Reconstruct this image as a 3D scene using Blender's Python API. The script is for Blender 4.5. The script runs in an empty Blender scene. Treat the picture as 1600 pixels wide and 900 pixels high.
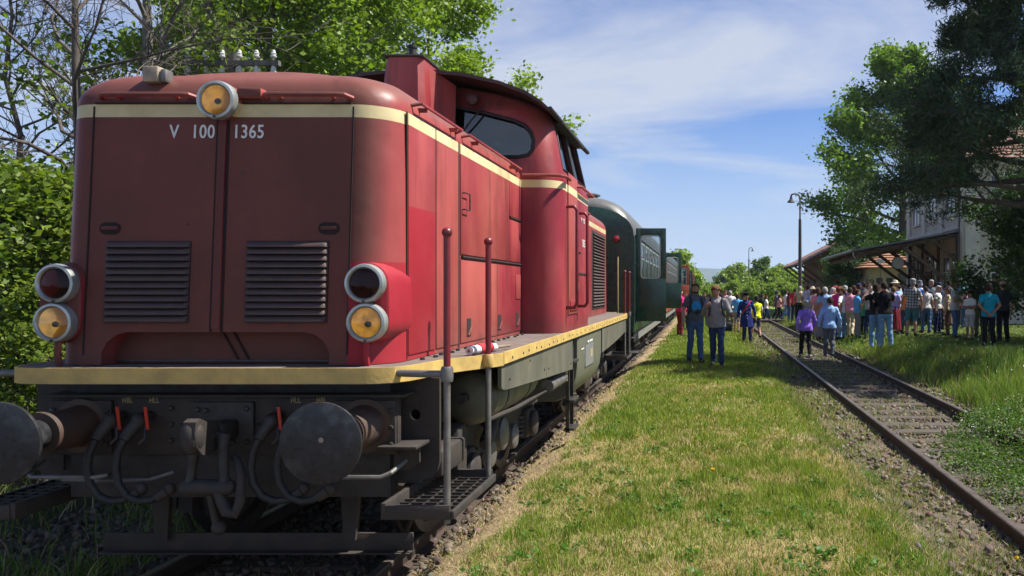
import bpy, bmesh, math, random
import numpy as np
from mathutils import Vector, Matrix

R = math.radians
PI = math.pi
scene = bpy.context.scene
COL = scene.collection

# ------------------------------------------------------------------ camera, sky, sun, exposure
F_PX = 1235.0                     # focal length in photograph pixels (1600 wide)
CX, CY = 1100.0, 452.0            # the rails' vanishing point
CAM_Z = 1.70
cam_d = bpy.data.cameras.new("camera")
cam = bpy.data.objects.new("camera", cam_d)
COL.objects.link(cam)
cam.location = (0, 0, CAM_Z)
cam.rotation_euler = (R(90), 0, 0)
cam_d.sensor_width = 36.0
cam_d.lens = F_PX / 1600.0 * 36.0
cam_d.shift_x = (800.0 - CX) / 1600.0
cam_d.shift_y = -(450.0 - CY) / 1600.0
cam_d.clip_start = 0.05
cam_d.clip_end = 12000
scene.camera = cam

SUN_AZ = R(10)                    # from +X towards +Y
SUN_EL = R(57)
SDIR = Vector((math.cos(SUN_AZ) * math.cos(SUN_EL), math.sin(SUN_AZ) * math.cos(SUN_EL), math.sin(SUN_EL)))
sun_d = bpy.data.lights.new("sun", 'SUN')
sun_d.energy = 5.0
sun_d.angle = R(0.53)
sun_d.color = (1.0, 0.95, 0.86)
sun = bpy.data.objects.new("sun", sun_d)
COL.objects.link(sun)
sun.rotation_euler = SDIR.to_track_quat('Z', 'Y').to_euler()
sun.location = (20, 10, 30)

world = bpy.data.worlds.new("World")
scene.world = world
world.use_nodes = True
def build_world():
    nt = world.node_tree
    n = nt.nodes; l = nt.links
    n.clear()
    out = n.new('ShaderNodeOutputWorld')
    bg = n.new('ShaderNodeBackground'); bg.inputs['Strength'].default_value = 0.053
    sky = n.new('ShaderNodeTexSky'); sky.sky_type = 'NISHITA'; sky.sun_disc = False
    sky.sun_elevation = SUN_EL
    sky.sun_rotation = R(90) - SUN_AZ
    sky.air_density = 1.0; sky.dust_density = 0.0; sky.ozone_density = 6.0; sky.altitude = 400
    # thin high cloud: a noise on the plane where the view ray meets the cloud deck
    geo = n.new('ShaderNodeTexCoord')
    sep = n.new('ShaderNodeSeparateXYZ'); l.new(geo.outputs['Generated'], sep.inputs[0])
    zc = n.new('ShaderNodeMath'); zc.operation = 'MAXIMUM'; zc.inputs[1].default_value = 0.03
    l.new(sep.outputs['Z'], zc.inputs[0])
    zz = n.new('ShaderNodeMath'); zz.operation = 'ADD'; zz.inputs[1].default_value = 0.06
    l.new(zc.outputs[0], zz.inputs[0])
    dx = n.new('ShaderNodeMath'); dx.operation = 'DIVIDE'; l.new(sep.outputs['X'], dx.inputs[0]); l.new(zz.outputs[0], dx.inputs[1])
    dy = n.new('ShaderNodeMath'); dy.operation = 'DIVIDE'; l.new(sep.outputs['Y'], dy.inputs[0]); l.new(zz.outputs[0], dy.inputs[1])
    cmb = n.new('ShaderNodeCombineXYZ'); l.new(dx.outputs[0], cmb.inputs[0]); l.new(dy.outputs[0], cmb.inputs[1])
    mp = n.new('ShaderNodeMapping'); mp.inputs['Rotation'].default_value = (0, 0, R(14)); mp.inputs['Scale'].default_value = (0.62, 0.95, 1)
    mp.inputs['Location'].default_value = (3.1, 1.25, 0)
    l.new(cmb.outputs[0], mp.inputs[0])
    n1 = n.new('ShaderNodeTexNoise'); n1.inputs['Scale'].default_value = 0.75; n1.inputs['Detail'].default_value = 9
    n1.inputs['Roughness'].default_value = 0.61; n1.inputs['Distortion'].default_value = 0.9
    l.new(mp.outputs[0], n1.inputs['Vector'])
    n2 = n.new('ShaderNodeTexNoise'); n2.inputs['Scale'].default_value = 0.28; n2.inputs['Detail'].default_value = 3
    l.new(mp.outputs[0], n2.inputs['Vector'])
    ad = n.new('ShaderNodeMath'); ad.operation = 'ADD'; l.new(n1.outputs['Fac'], ad.inputs[0]); l.new(n2.outputs['Fac'], ad.inputs[1])
    rmp = n.new('ShaderNodeValToRGB')
    rmp.color_ramp.elements[0].position = 0.452 ; rmp.color_ramp.elements[0].color = (0, 0, 0, 1)
    rmp.color_ramp.elements[1].position = 0.585; rmp.color_ramp.elements[1].color = (1, 1, 1, 1)
    hf = n.new('ShaderNodeMath'); hf.operation = 'MULTIPLY'; hf.inputs[1].default_value = 0.5
    l.new(ad.outputs[0], hf.inputs[0]); l.new(hf.outputs[0], rmp.inputs['Fac'])
    fac = n.new('ShaderNodeMath'); fac.operation = 'MULTIPLY'; fac.inputs[1].default_value = 0.88
    l.new(rmp.outputs['Color'], fac.inputs[0])
    # blue balance of the clear sky, as a film stock would record it
    hs = n.new('ShaderNodeHueSaturation'); hs.inputs['Saturation'].default_value = 1.0; hs.inputs['Value'].default_value = 1.0
    l.new(sky.outputs[0], hs.inputs['Color'])
    tn = n.new('ShaderNodeMix'); tn.data_type = 'RGBA'; tn.blend_type = 'MULTIPLY'; tn.inputs['Factor'].default_value = 1.0
    l.new(hs.outputs[0], tn.inputs['A']); tn.inputs['B'].default_value = (0.80, 0.95, 1.25, 1)
    mx = n.new('ShaderNodeMix'); mx.data_type = 'RGBA'
    l.new(fac.outputs[0], mx.inputs['Factor']); l.new(tn.outputs['Result'], mx.inputs['A'])
    mx.inputs['B'].default_value = (6.0, 6.4, 7.4, 1)
    # pale air low over the horizon
    hz = n.new('ShaderNodeMapRange'); hz.inputs['From Min'].default_value = 0.0; hz.inputs['From Max'].default_value = 0.26
    hz.inputs['To Min'].default_value = 0.92; hz.inputs['To Max'].default_value = 0.0; hz.interpolation_type = 'SMOOTHSTEP'
    l.new(sep.outputs['Z'], hz.inputs['Value'])
    m2 = n.new('ShaderNodeMix'); m2.data_type = 'RGBA'
    l.new(hz.outputs[0], m2.inputs['Factor']); l.new(mx.outputs['Result'], m2.inputs['A']); m2.inputs['B'].default_value = (4.7, 5.8, 7.6, 1)
    l.new(m2.outputs['Result'], bg.inputs['Color'])
    l.new(bg.outputs[0], out.inputs['Surface'])
build_world()

scene.view_settings.view_transform = 'Standard'
scene.view_settings.look = 'None'
scene.view_settings.exposure = 1.05
scene.view_settings.gamma = 1.0
scene.view_settings.use_curve_mapping = False
scene.render.engine = 'CYCLES'
scene.cycles.use_denoising = True
scene.cycles.max_bounces = 6
scene.cycles.transparent_max_bounces = 8
scene.cycles.caustics_reflective = False
scene.cycles.caustics_refractive = False

def at(px, py, Y):
    """photograph pixel at a chosen distance -> world point"""
    return Vector(((px - CX) * Y / F_PX, Y, CAM_Z + (CY - py) * Y / F_PX))

# ------------------------------------------------------------------ mesh helpers
class MB:
    def __init__(s):
        s.v = []; s.f = []; s.m = []; s.mi = 0
    def add(s, vs, fs):
        o = len(s.v)
        s.v.extend([tuple(p) for p in vs])
        for f in fs:
            s.f.append(tuple(i + o for i in f)); s.m.append(s.mi)
        return s
    def box(s, x0, x1, y0, y1, z0, z1, b=0.0):
        if x0 > x1: x0, x1 = x1, x0
        if y0 > y1: y0, y1 = y1, y0
        if z0 > z1: z0, z1 = z1, z0
        if b <= 0:
            vs = [(x, y, z) for z in (z0, z1) for y in (y0, y1) for x in (x0, x1)]
            fs = [(0, 2, 3, 1), (4, 5, 7, 6), (0, 1, 5, 4), (2, 6, 7, 3), (0, 4, 6, 2), (1, 3, 7, 5)]
            return s.add(vs, fs)
        b = min(b, (x1 - x0) * .45, (y1 - y0) * .45, (z1 - z0) * .45)
        bm = bmesh.new()
        bmesh.ops.create_cube(bm, size=1)
        for v in bm.verts:
            v.co = Vector(((x0 + x1) / 2 + v.co.x * (x1 - x0), (y0 + y1) / 2 + v.co.y * (y1 - y0), (z0 + z1) / 2 + v.co.z * (z1 - z0)))
        bmesh.ops.bevel(bm, geom=bm.edges[:], offset=b, segments=2, profile=0.5, affect='EDGES')
        s.addbm(bm)
        return s
    def addbm(s, bm):
        bm.verts.index_update()
        s.add([v.co for v in bm.verts], [[v.index for v in f.verts] for f in bm.faces])
        bm.free()
    def obox(s, c, u, v, w, hu, hv, hw):
        """oriented box; u,v,w axes, half sizes"""
        c = Vector(c); u = Vector(u).normalized() * hu; v = Vector(v).normalized() * hv; w = Vector(w).normalized() * hw
        vs = [c + a * u + b * v + d * w for d in (-1, 1) for b in (-1, 1) for a in (-1, 1)]
        return s.add(vs, [(0, 2, 3, 1), (4, 5, 7, 6), (0, 1, 5, 4), (2, 6, 7, 3), (0, 4, 6, 2), (1, 3, 7, 5)])
    def bar(s, p0, p1, w, h, up=(0, 0, 1)):
        p0 = Vector(p0); p1 = Vector(p1); d = p1 - p0
        side = d.cross(Vector(up))
        if side.length < 1e-6: side = Vector((1, 0, 0))
        side.normalize(); upv = side.cross(d).normalized()
        return s.obox((p0 + p1) / 2, d, side, upv, d.length / 2, w / 2, h / 2)
    def tube(s, pts, r, n=8, cap=True):
        pts = [Vector(p) for p in pts]
        k = len(pts)
        rr = r if isinstance(r, (list, tuple, np.ndarray)) else [r] * k
        t0 = (pts[1] - pts[0]).normalized()
        ref = Vector((0, 0, 1)) if abs(t0.z) < .9 else Vector((1, 0, 0))
        u = t0.cross(ref).normalized()
        vs = []
        for i, p in enumerate(pts):
            if i == 0: t = pts[1] - pts[0]
            elif i == k - 1: t = pts[-1] - pts[-2]
            else: t = (pts[i + 1] - pts[i]).normalized() + (pts[i] - pts[i - 1]).normalized()
            if t.length < 1e-9: t = t0
            t = t.normalized()
            u = (u - t * u.dot(t))
            u = u.normalized() if u.length > 1e-6 else t.orthogonal().normalized()
            w = t.cross(u)
            for j in range(n):
                a = 2 * PI * j / n
                vs.append(p + (u * math.cos(a) + w * math.sin(a)) * rr[i])
        fs = []
        for i in range(k - 1):
            for j in range(n):
                j2 = (j + 1) % n
                fs.append((i * n + j, i * n + j2, (i + 1) * n + j2, (i + 1) * n + j))
        if cap:
            fs.append(tuple(reversed(range(n)))); fs.append(tuple(range((k - 1) * n, k * n)))
        return s.add(vs, fs)
    def cyl(s, p0, p1, r0, r1=None, n=16):
        return s.tube([p0, p1], [r0, r0 if r1 is None else r1], n)
    def lathe(s, prof, c, axis=(0, 0, 1), n=24):
        """prof: (radius, height along axis)"""
        c = Vector(c); ax = Vector(axis).normalized()
        u = ax.orthogonal().normalized(); w = ax.cross(u)
        vs = []
        for r, h in prof:
            for j in range(n):
                a = 2 * PI * j / n
                vs.append(c + ax * h + (u * math.cos(a) + w * math.sin(a)) * r)
        fs = []
        k = len(prof)
        for i in range(k - 1):
            for j in range(n):
                j2 = (j + 1) % n
                fs.append((i * n + j, i * n + j2, (i + 1) * n + j2, (i + 1) * n + j))
        if prof[0][0] > 1e-5: fs.append(tuple(reversed(range(n))))
        if prof[-1][0] > 1e-5: fs.append(tuple(range((k - 1) * n, k * n)))
        return s.add(vs, fs)
    def prism(s, poly, axis, a, b):
        """poly 2D extruded along axis 'x','y','z' from a to b; poly in the two other axes in order"""
        def p3(p, t):
            return {'x': (t, p[0], p[1]), 'y': (p[0], t, p[1]), 'z': (p[0], p[1], t)}[axis]
        n = len(poly)
        vs = [p3(p, a) for p in poly] + [p3(p, b) for p in poly]
        fs = [tuple(reversed(range(n))), tuple(range(n, 2 * n))]
        for i in range(n):
            j = (i + 1) % n
            fs.append((i, j, n + j, n + i))
        return s.add(vs, fs)
    def loft(s, rings, cap=True, closed=True):
        n = len(rings[0]); k = len(rings)
        vs = [p for r in rings for p in r]
        fs = []
        for i in range(k - 1):
            for j in range(n if closed else n - 1):
                j2 = (j + 1) % n
                fs.append((i * n + j, i * n + j2, (i + 1) * n + j2, (i + 1) * n + j))
        if cap:
            fs.append(tuple(reversed(range(n)))); fs.append(tuple(range((k - 1) * n, k * n)))
        return s.add(vs, fs)
    def ball(s, c, rx, ry, rz, n=12, k=8):
        c = Vector(c)
        prof = []
        vs = [(c.x, c.y, c.z - rz)]
        for i in range(1, k):
            a = -PI / 2 + PI * i / k
            for j in range(n):
                t = 2 * PI * j / n
                vs.append((c.x + rx * math.cos(a) * math.cos(t), c.y + ry * math.cos(a) * math.sin(t), c.z + rz * math.sin(a)))
        vs.append((c.x, c.y, c.z + rz))
        fs = []
        for j in range(n): fs.append((0, 1 + (j + 1) % n, 1 + j))
        for i in range(k - 2):
            for j in range(n):
                j2 = (j + 1) % n
                fs.append((1 + i * n + j, 1 + i * n + j2, 1 + (i + 1) * n + j2, 1 + (i + 1) * n + j))
        top = len(vs) - 1; o = 1 + (k - 2) * n
        for j in range(n): fs.append((o + j, o + (j + 1) % n, top))
        return s.add(vs, fs)
    def torus(s, c, axis, r, rt, n=28, m=8):
        ax = Vector(axis).normalized(); u = ax.orthogonal().normalized(); w = ax.cross(u); c = Vector(c)
        vs = []
        for i in range(n):
            a = 2 * PI * i / n; d = u * math.cos(a) + w * math.sin(a)
            for j in range(m):
                b = 2 * PI * j / m
                vs.append(c + d * (r + rt * math.cos(b)) + ax * rt * math.sin(b))
        fs = [(i * m + j, ((i + 1) % n) * m + j, ((i + 1) % n) * m + (j + 1) % m, i * m + (j + 1) % m) for i in range(n) for j in range(m)]
        return s.add(vs, fs)
    def mesh(s, name, smooth=40, fix=True):
        me = bpy.data.meshes.new(name)
        me.from_pydata(s.v, [], s.f)
        if any(s.m): me.polygons.foreach_set('material_index', s.m)
        if fix:
            bm = bmesh.new(); bm.from_mesh(me); bmesh.ops.recalc_face_normals(bm, faces=bm.faces[:]); bm.to_mesh(me); bm.free()
        if smooth:
            me.polygons.foreach_set('use_smooth', [True] * len(me.polygons))
            me.set_sharp_from_angle(angle=R(smooth))
        me.update()
        return me
    def build(s, name, mat, parent=None, smooth=40, fix=True):
        return ob(name, s.mesh(name, smooth, fix), mat, parent)

def ob(name, me, mat=None, parent=None):
    o = bpy.data.objects.new(name, me)
    COL.objects.link(o)
    if mat is not None:
        for mm in (mat if isinstance(mat, (list, tuple)) else [mat]):
            me.materials.append(mm)
    if parent is not None: o.parent = parent
    return o
def tag(o, label=None, cat=None, group=None, kind=None):
    if label: o['label'] = label
    if cat: o['category'] = cat
    if group: o['group'] = group
    if kind: o['kind'] = kind
    return o
def empty(name, loc=(0, 0, 0), rz=0.0, **kw):
    o = bpy.data.objects.new(name, None); COL.objects.link(o)
    o.location = loc; o.rotation_euler = (0, 0, rz); o.empty_display_size = 0.3
    return tag(o, **kw)
def copy_tree(o, parent=None):
    c = o.copy(); COL.objects.link(c); c.parent = parent
    for ch in list(o.children): copy_tree(ch, c)
    return c
def boolean(o, cutters):
    for c in cutters:
        m = o.modifiers.new('b', 'BOOLEAN'); m.operation = 'DIFFERENCE'; m.solver = 'EXACT'; m.object = c
    dg = bpy.context.evaluated_depsgraph_get()
    me = bpy.data.meshes.new_from_object(o.evaluated_get(dg))
    o.modifiers.clear()
    old = o.data; o.data = me; bpy.data.meshes.remove(old)
    me.polygons.foreach_set('use_smooth', [True] * len(me.polygons)); me.set_sharp_from_angle(angle=R(35))
    for c in cutters: bpy.data.objects.remove(c)
def raw_mesh(name, V, fsize, colors=None, smooth=False, F=None):
    """V: (N*k,3) points. fsize: verts per face, faces laid out one after another, or F: (M,k) indices"""
    me = bpy.data.meshes.new(name)
    V = np.asarray(V, dtype=np.float32).reshape(-1, 3)
    if F is None:
        F = np.arange(len(V), dtype=np.int32).reshape(-1, fsize)
    F = np.asarray(F, dtype=np.int32); k = F.shape[1]
    me.vertices.add(len(V)); me.vertices.foreach_set('co', V.ravel())
    me.loops.add(F.size); me.loops.foreach_set('vertex_index', F.ravel())
    me.polygons.add(len(F)); me.polygons.foreach_set('loop_start', np.arange(0, F.size, k, dtype=np.int32))
    me.update(calc_edges=True)
    if colors is not None:
        C = np.ones((len(V), 4), dtype=np.float32); C[:, :3] = colors
        at_ = me.color_attributes.new('tint', 'FLOAT_COLOR', 'POINT'); at_.data.foreach_set('color', C.ravel())
    if smooth: me.polygons.foreach_set('use_smooth', [True] * len(me.polygons))
    return me
def text_mesh(s, size, depth=0.002, space=1.0, narrow=1.0):
    cu = bpy.data.curves.new('lettering', 'FONT'); cu.body = s; cu.size = size; cu.extrude = depth / 2
    cu.space_character = space; cu.align_x = 'CENTER'; cu.align_y = 'CENTER'; cu.resolution_u = 4
    cu.offset = size * .012
    t = bpy.data.objects.new('lettering', cu); COL.objects.link(t)
    dg = bpy.context.evaluated_depsgraph_get()
    me = bpy.data.meshes.new_from_object(t.evaluated_get(dg))
    bpy.data.objects.remove(t)
    for v in me.vertices: v.co.x *= narrow
    return me
# ------------------------------------------------------------------ materials
MATS = {}
def nodes(name):
    m = bpy.data.materials.new(name); m.use_nodes = True
    nt = m.node_tree
    b = nt.nodes['Principled BSDF']
    MATS[name] = m
    return m, nt, nt.nodes, nt.links, b
def ramp(n, stops):
    r = n.new('ShaderNodeValToRGB'); cr = r.color_ramp
    while len(cr.elements) < len(stops): cr.elements.new(0.5)
    for e, (p, c) in zip(cr.elements, stops):
        e.position = p; e.color = (c[0], c[1], c[2], 1) if not isinstance(c, (int, float)) else (c, c, c, 1)
    return r
def noise(n, l, vec, scale, detail=5, rough=.55, dist=0.0):
    t = n.new('ShaderNodeTexNoise'); t.inputs['Scale'].default_value = scale; t.inputs['Detail'].default_value = detail
    t.inputs['Roughness'].default_value = rough; t.inputs['Distortion'].default_value = dist
    if vec is not None: l.new(vec, t.inputs['Vector'])
    return t.outputs['Fac']
def mixc(n, l, fac, a, b, mode='MIX'):
    m = n.new('ShaderNodeMix'); m.data_type = 'RGBA'; m.blend_type = mode
    for key, val in (('Factor', fac), ('A', a), ('B', b)):
        if hasattr(val, 'is_output') or hasattr(val, 'links'): l.new(val, m.inputs[key])
        elif key == 'Factor': m.inputs[key].default_value = val
        else: m.inputs[key].default_value = (val[0], val[1], val[2], 1)
    return m.outputs['Result']
def math_(n, l, op, a, b=None):
    m = n.new('ShaderNodeMath'); m.operation = op
    for i, v in enumerate((a, b)):
        if v is None: continue
        if isinstance(v, (int, float)): m.inputs[i].default_value = v
        else: l.new(v, m.inputs[i])
    return m.outputs[0]
def bump(n, l, b, h, strength, dist=0.01):
    bp = n.new('ShaderNodeBump'); bp.inputs['Strength'].default_value = strength; bp.inputs['Distance'].default_value = dist
    l.new(h, bp.inputs['Height']); l.new(bp.outputs[0], b.inputs['Normal'])
def coords(n, scale=None, kind='Object'):
    t = n.new('ShaderNodeTexCoord'); return t.outputs[kind]
def stretch(n, l, vec, sc):
    m = n.new('ShaderNodeMapping'); m.inputs['Scale'].default_value = sc; l.new(vec, m.inputs[0]); return m.outputs[0]

def simple(name, c1, c2=None, scale=6.0, rough=.6, metal=0.0, bmp=0.0, bscale=40.0, spec=None, lo=.35, hi=.7, sc=None, rvar=0.0):
    m, nt, n, l, b = nodes(name)
    v = coords(n)
    if sc: v = stretch(n, l, v, sc)
    c2 = c2 or tuple(x * .7 for x in c1)
    f = noise(n, l, v, scale, 6, .6)
    r = ramp(n, [(lo, c1), (hi, c2)]); l.new(f, r.inputs[0])
    l.new(r.outputs[0], b.inputs['Base Color'])
    b.inputs['Roughness'].default_value = rough; b.inputs['Metallic'].default_value = metal
    if rvar:
        rr = ramp(n, [(.3, max(0, rough - rvar)), (.7, min(1, rough + rvar))]); l.new(noise(n, l, v, scale * 2.3), rr.inputs[0]); l.new(rr.outputs[0], b.inputs['Roughness'])
    if spec is not None: b.inputs['Specular IOR Level'].default_value = spec
    if bmp: bump(n, l, b, noise(n, l, v, bscale, 4), bmp)
    return m

def make_loco_red():
    m, nt, n, l, b = nodes('loco_paint')
    v = coords(n); sep = n.new('ShaderNodeSeparateXYZ'); l.new(v, sep.inputs[0])
    X, Y, Z = sep.outputs
    red = (0.20, 0.014, 0.026); fade = (0.34, 0.052, 0.060); brown = (0.084, 0.034, 0.024); orange = (0.40, 0.115, 0.072)
    vs = stretch(n, l, v, (1.0, 1.0, .28))
    f1 = ramp(n, [(.38, 0), (.66, 1)]); l.new(noise(n, l, vs, 2.2, 6, .62, .3), f1.inputs[0])
    c = mixc(n, l, f1.outputs[0], red, fade)
    f2 = ramp(n, [(.5, 0), (.72, 1)]); l.new(noise(n, l, vs, 1.1, 4, .5), f2.inputs[0])
    c = mixc(n, l, math_(n, l, 'MULTIPLY', f2.outputs[0], .55), c, orange)
    # every door panel has weathered a little differently
    oi = n.new('ShaderNodeObjectInfo'); pr = ramp(n, [(.0, 0), (.45, .0), (.75, .35), (1.0, .6)]); l.new(oi.outputs['Random'], pr.inputs[0])
    c = mixc(n, l, pr.outputs[0], c, (.38, .095, .075))
    # brown dust film on roof and nose, the nose darkened further as painted shade
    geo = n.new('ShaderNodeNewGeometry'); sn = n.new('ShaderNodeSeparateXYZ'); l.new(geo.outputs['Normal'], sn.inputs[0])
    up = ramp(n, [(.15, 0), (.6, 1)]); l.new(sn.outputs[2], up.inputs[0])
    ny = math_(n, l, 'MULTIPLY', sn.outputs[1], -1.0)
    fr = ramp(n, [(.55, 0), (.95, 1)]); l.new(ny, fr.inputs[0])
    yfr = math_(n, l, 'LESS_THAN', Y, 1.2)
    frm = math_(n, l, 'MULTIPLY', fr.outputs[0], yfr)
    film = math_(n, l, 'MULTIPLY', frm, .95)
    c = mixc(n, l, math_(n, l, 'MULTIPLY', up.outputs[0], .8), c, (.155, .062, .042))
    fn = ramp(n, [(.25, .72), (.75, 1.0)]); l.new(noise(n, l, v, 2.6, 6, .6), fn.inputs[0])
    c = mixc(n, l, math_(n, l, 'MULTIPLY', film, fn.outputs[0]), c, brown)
    # vertical dirt runs
    vd = stretch(n, l, v, (1.0, 1.0, .07))
    rd = ramp(n, [(.52, 0), (.72, 1)]); l.new(noise(n, l, vd, 7.0, 5, .6), rd.inputs[0])
    c = mixc(n, l, math_(n, l, 'MULTIPLY', rd.outputs[0], .55), c, (.09, .03, .028))
    # chips and rust specks
    cp = ramp(n, [(.675, 0), (.70, 1)]); l.new(noise(n, l, v, 34, 3, .7), cp.inputs[0])
    cm = ramp(n, [(.5, 0), (.62, 1)]); l.new(noise(n, l, v, 2.0, 3), cm.inputs[0])
    c = mixc(n, l, math_(n, l, 'MULTIPLY', math_(n, l, 'MULTIPLY', cp.outputs[0], cm.outputs[0]), .7), c, (.055, .028, .02))
    # grime along the foot of the hood
    gz_ = ramp(n, [(.0, 1), (1.0, 0)]); l.new(math_(n, l, 'MULTIPLY', math_(n, l, 'SUBTRACT', Z, 1.44), 4.5), gz_.inputs[0])
    gn = ramp(n, [(.35, .1), (.7, .8)]); l.new(noise(n, l, v, 9, 5), gn.inputs[0])
    c = mixc(n, l, math_(n, l, 'MULTIPLY', gz_.outputs[0], gn.outputs[0]), c, (.10, .045, .035))
    # fresh red repaint on the first side door and the foot of the corner
    def band(val, a, bb): return math_(n, l, 'MULTIPLY', math_(n, l, 'GREATER_THAN', val, a), math_(n, l, 'LESS_THAN', val, bb))
    p1 = math_(n, l, 'MULTIPLY', band(Y, .80, 1.335), band(Z, 1.40, 2.44))
    p2 = math_(n, l, 'MULTIPLY', band(Y, .3, .80), band(Z, 1.40, 2.07))
    xg = math_(n, l, 'GREATER_THAN', X, .80)
    pp = math_(n, l, 'MULTIPLY', math_(n, l, 'MAXIMUM', p1, p2), xg)
    c = mixc(n, l, math_(n, l, 'MULTIPLY', pp, .88), c, (.31, .016, .028))
    # cream waist stripe
    st = band(Z, 2.963, 3.043)
    sc_ = ramp(n, [(.3, (.62, .53, .30)), (.75, (.47, .38, .20))]); l.new(noise(n, l, v, 5, 5), sc_.inputs[0])
    c = mixc(n, l, st, c, sc_.outputs[0])
    l.new(c, b.inputs['Base Color'])
    rr = ramp(n, [(.3, .34), (.7, .58)]); l.new(noise(n, l, v, 3.5, 5), rr.inputs[0]); l.new(math_(n, l, 'MAXIMUM', rr.outputs[0], math_(n, l, 'MULTIPLY', film, .78)), b.inputs['Roughness'])
    b.inputs['Specular IOR Level'].default_value = .35
    hh = math_(n, l, 'ADD', noise(n, l, v, 2.4, 3), math_(n, l, 'MULTIPLY', noise(n, l, v, 60, 3), .04))
    bump(n, l, b, hh, .8, .014)
    return m

def make_tint(name, rough=.6, trans=0.0, spec=.3, mult=(1, 1, 1)):
    """foliage / grass: colour from the per-piece tint, part of the light passes through"""
    m, nt, n, l, b = nodes(name)
    a = n.new('ShaderNodeAttribute'); a.attribute_name = 'tint'
    c = mixc(n, l, 1.0, a.outputs['Color'], mult, 'MULTIPLY')
    l.new(c, b.inputs['Base Color']); b.inputs['Roughness'].default_value = rough
    b.inputs['Specular IOR Level'].default_value = spec
    if trans:
        t = n.new('ShaderNodeBsdfTranslucent'); l.new(mixc(n, l, 1.0, c, (1.15, 1.25, .55), 'MULTIPLY'), t.inputs['Color'])
        mx = n.new('ShaderNodeMixShader'); mx.inputs[0].default_value = trans
        l.new(b.outputs[0], mx.inputs[1]); l.new(t.outputs[0], mx.inputs[2])
        l.new(mx.outputs[0], n['Material Output'].inputs['Surface'])
    return m

def make_ground():
    m, nt, n, l, b = nodes('ground_soil')
    a = n.new('ShaderNodeAttribute'); a.attribute_name = 'tint'
    v = coords(n)
    f = ramp(n, [(.25, .55), (.75, 1.35)]); l.new(noise(n, l, v, 9, 8, .7), f.inputs[0])
    f2 = ramp(n, [(.3, .7), (.7, 1.25)]); l.new(noise(n, l, v, .9, 5, .6), f2.inputs[0])
    c = mixc(n, l, 1.0, mixc(n, l, 1.0, a.outputs['Color'], f.outputs[0], 'MULTIPLY'), f2.outputs[0], 'MULTIPLY')
    l.new(c, b.inputs['Base Color']); b.inputs['Roughness'].default_value = .95; b.inputs['Specular IOR Level'].default_value = .1
    bump(n, l, b, noise(n, l, v, 30, 6, .7), .6, .02)
    return m

def make_glass(name, tint=(.6, .7, .7), refl=.12, trans_mix=.8):
    m, nt, n, l, b = nodes(name)
    n.remove(b)
    tr = n.new('ShaderNodeBsdfTransparent'); tr.inputs[0].default_value = (*tint, 1)
    gl = n.new('ShaderNodeBsdfGlossy'); gl.inputs['Roughness'].default_value = .03; gl.inputs['Color'].default_value = (.9, .95, 1, 1)
    fr = n.new('ShaderNodeFresnel'); fr.inputs[0].default_value = 1.5
    fac = math_(n, l, 'ADD', fr.outputs[0], refl)
    mx = n.new('ShaderNodeMixShader'); l.new(fac, mx.inputs[0]); l.new(tr.outputs[0], mx.inputs[1]); l.new(gl.outputs[0], mx.inputs[2])
    l.new(mx.outputs[0], n['Material Output'].inputs['Surface'])
    return m
def make_lamp(name, col, emit, strength):
    m, nt, n, l, b = nodes(name)
    v = coords(n)
    w = noise(n, l, stretch(n, l, v, (5, 1, 1)), 22, 4, .6)
    r = ramp(n, [(.30, tuple(x * .16 for x in col)), (.55, tuple(x * .55 for x in col)), (.75, col)]); l.new(w, r.inputs[0])
    l.new(r.outputs[0], b.inputs['Base Color']); b.inputs['Roughness'].default_value = .12; b.inputs['Coat Weight'].default_value = .6
    if strength:
        l.new(mixc(n, l, 1.0, r.outputs[0], emit, 'MULTIPLY'), b.inputs['Emission Color']); b.inputs['Emission Strength'].default_value = strength
    return m

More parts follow.
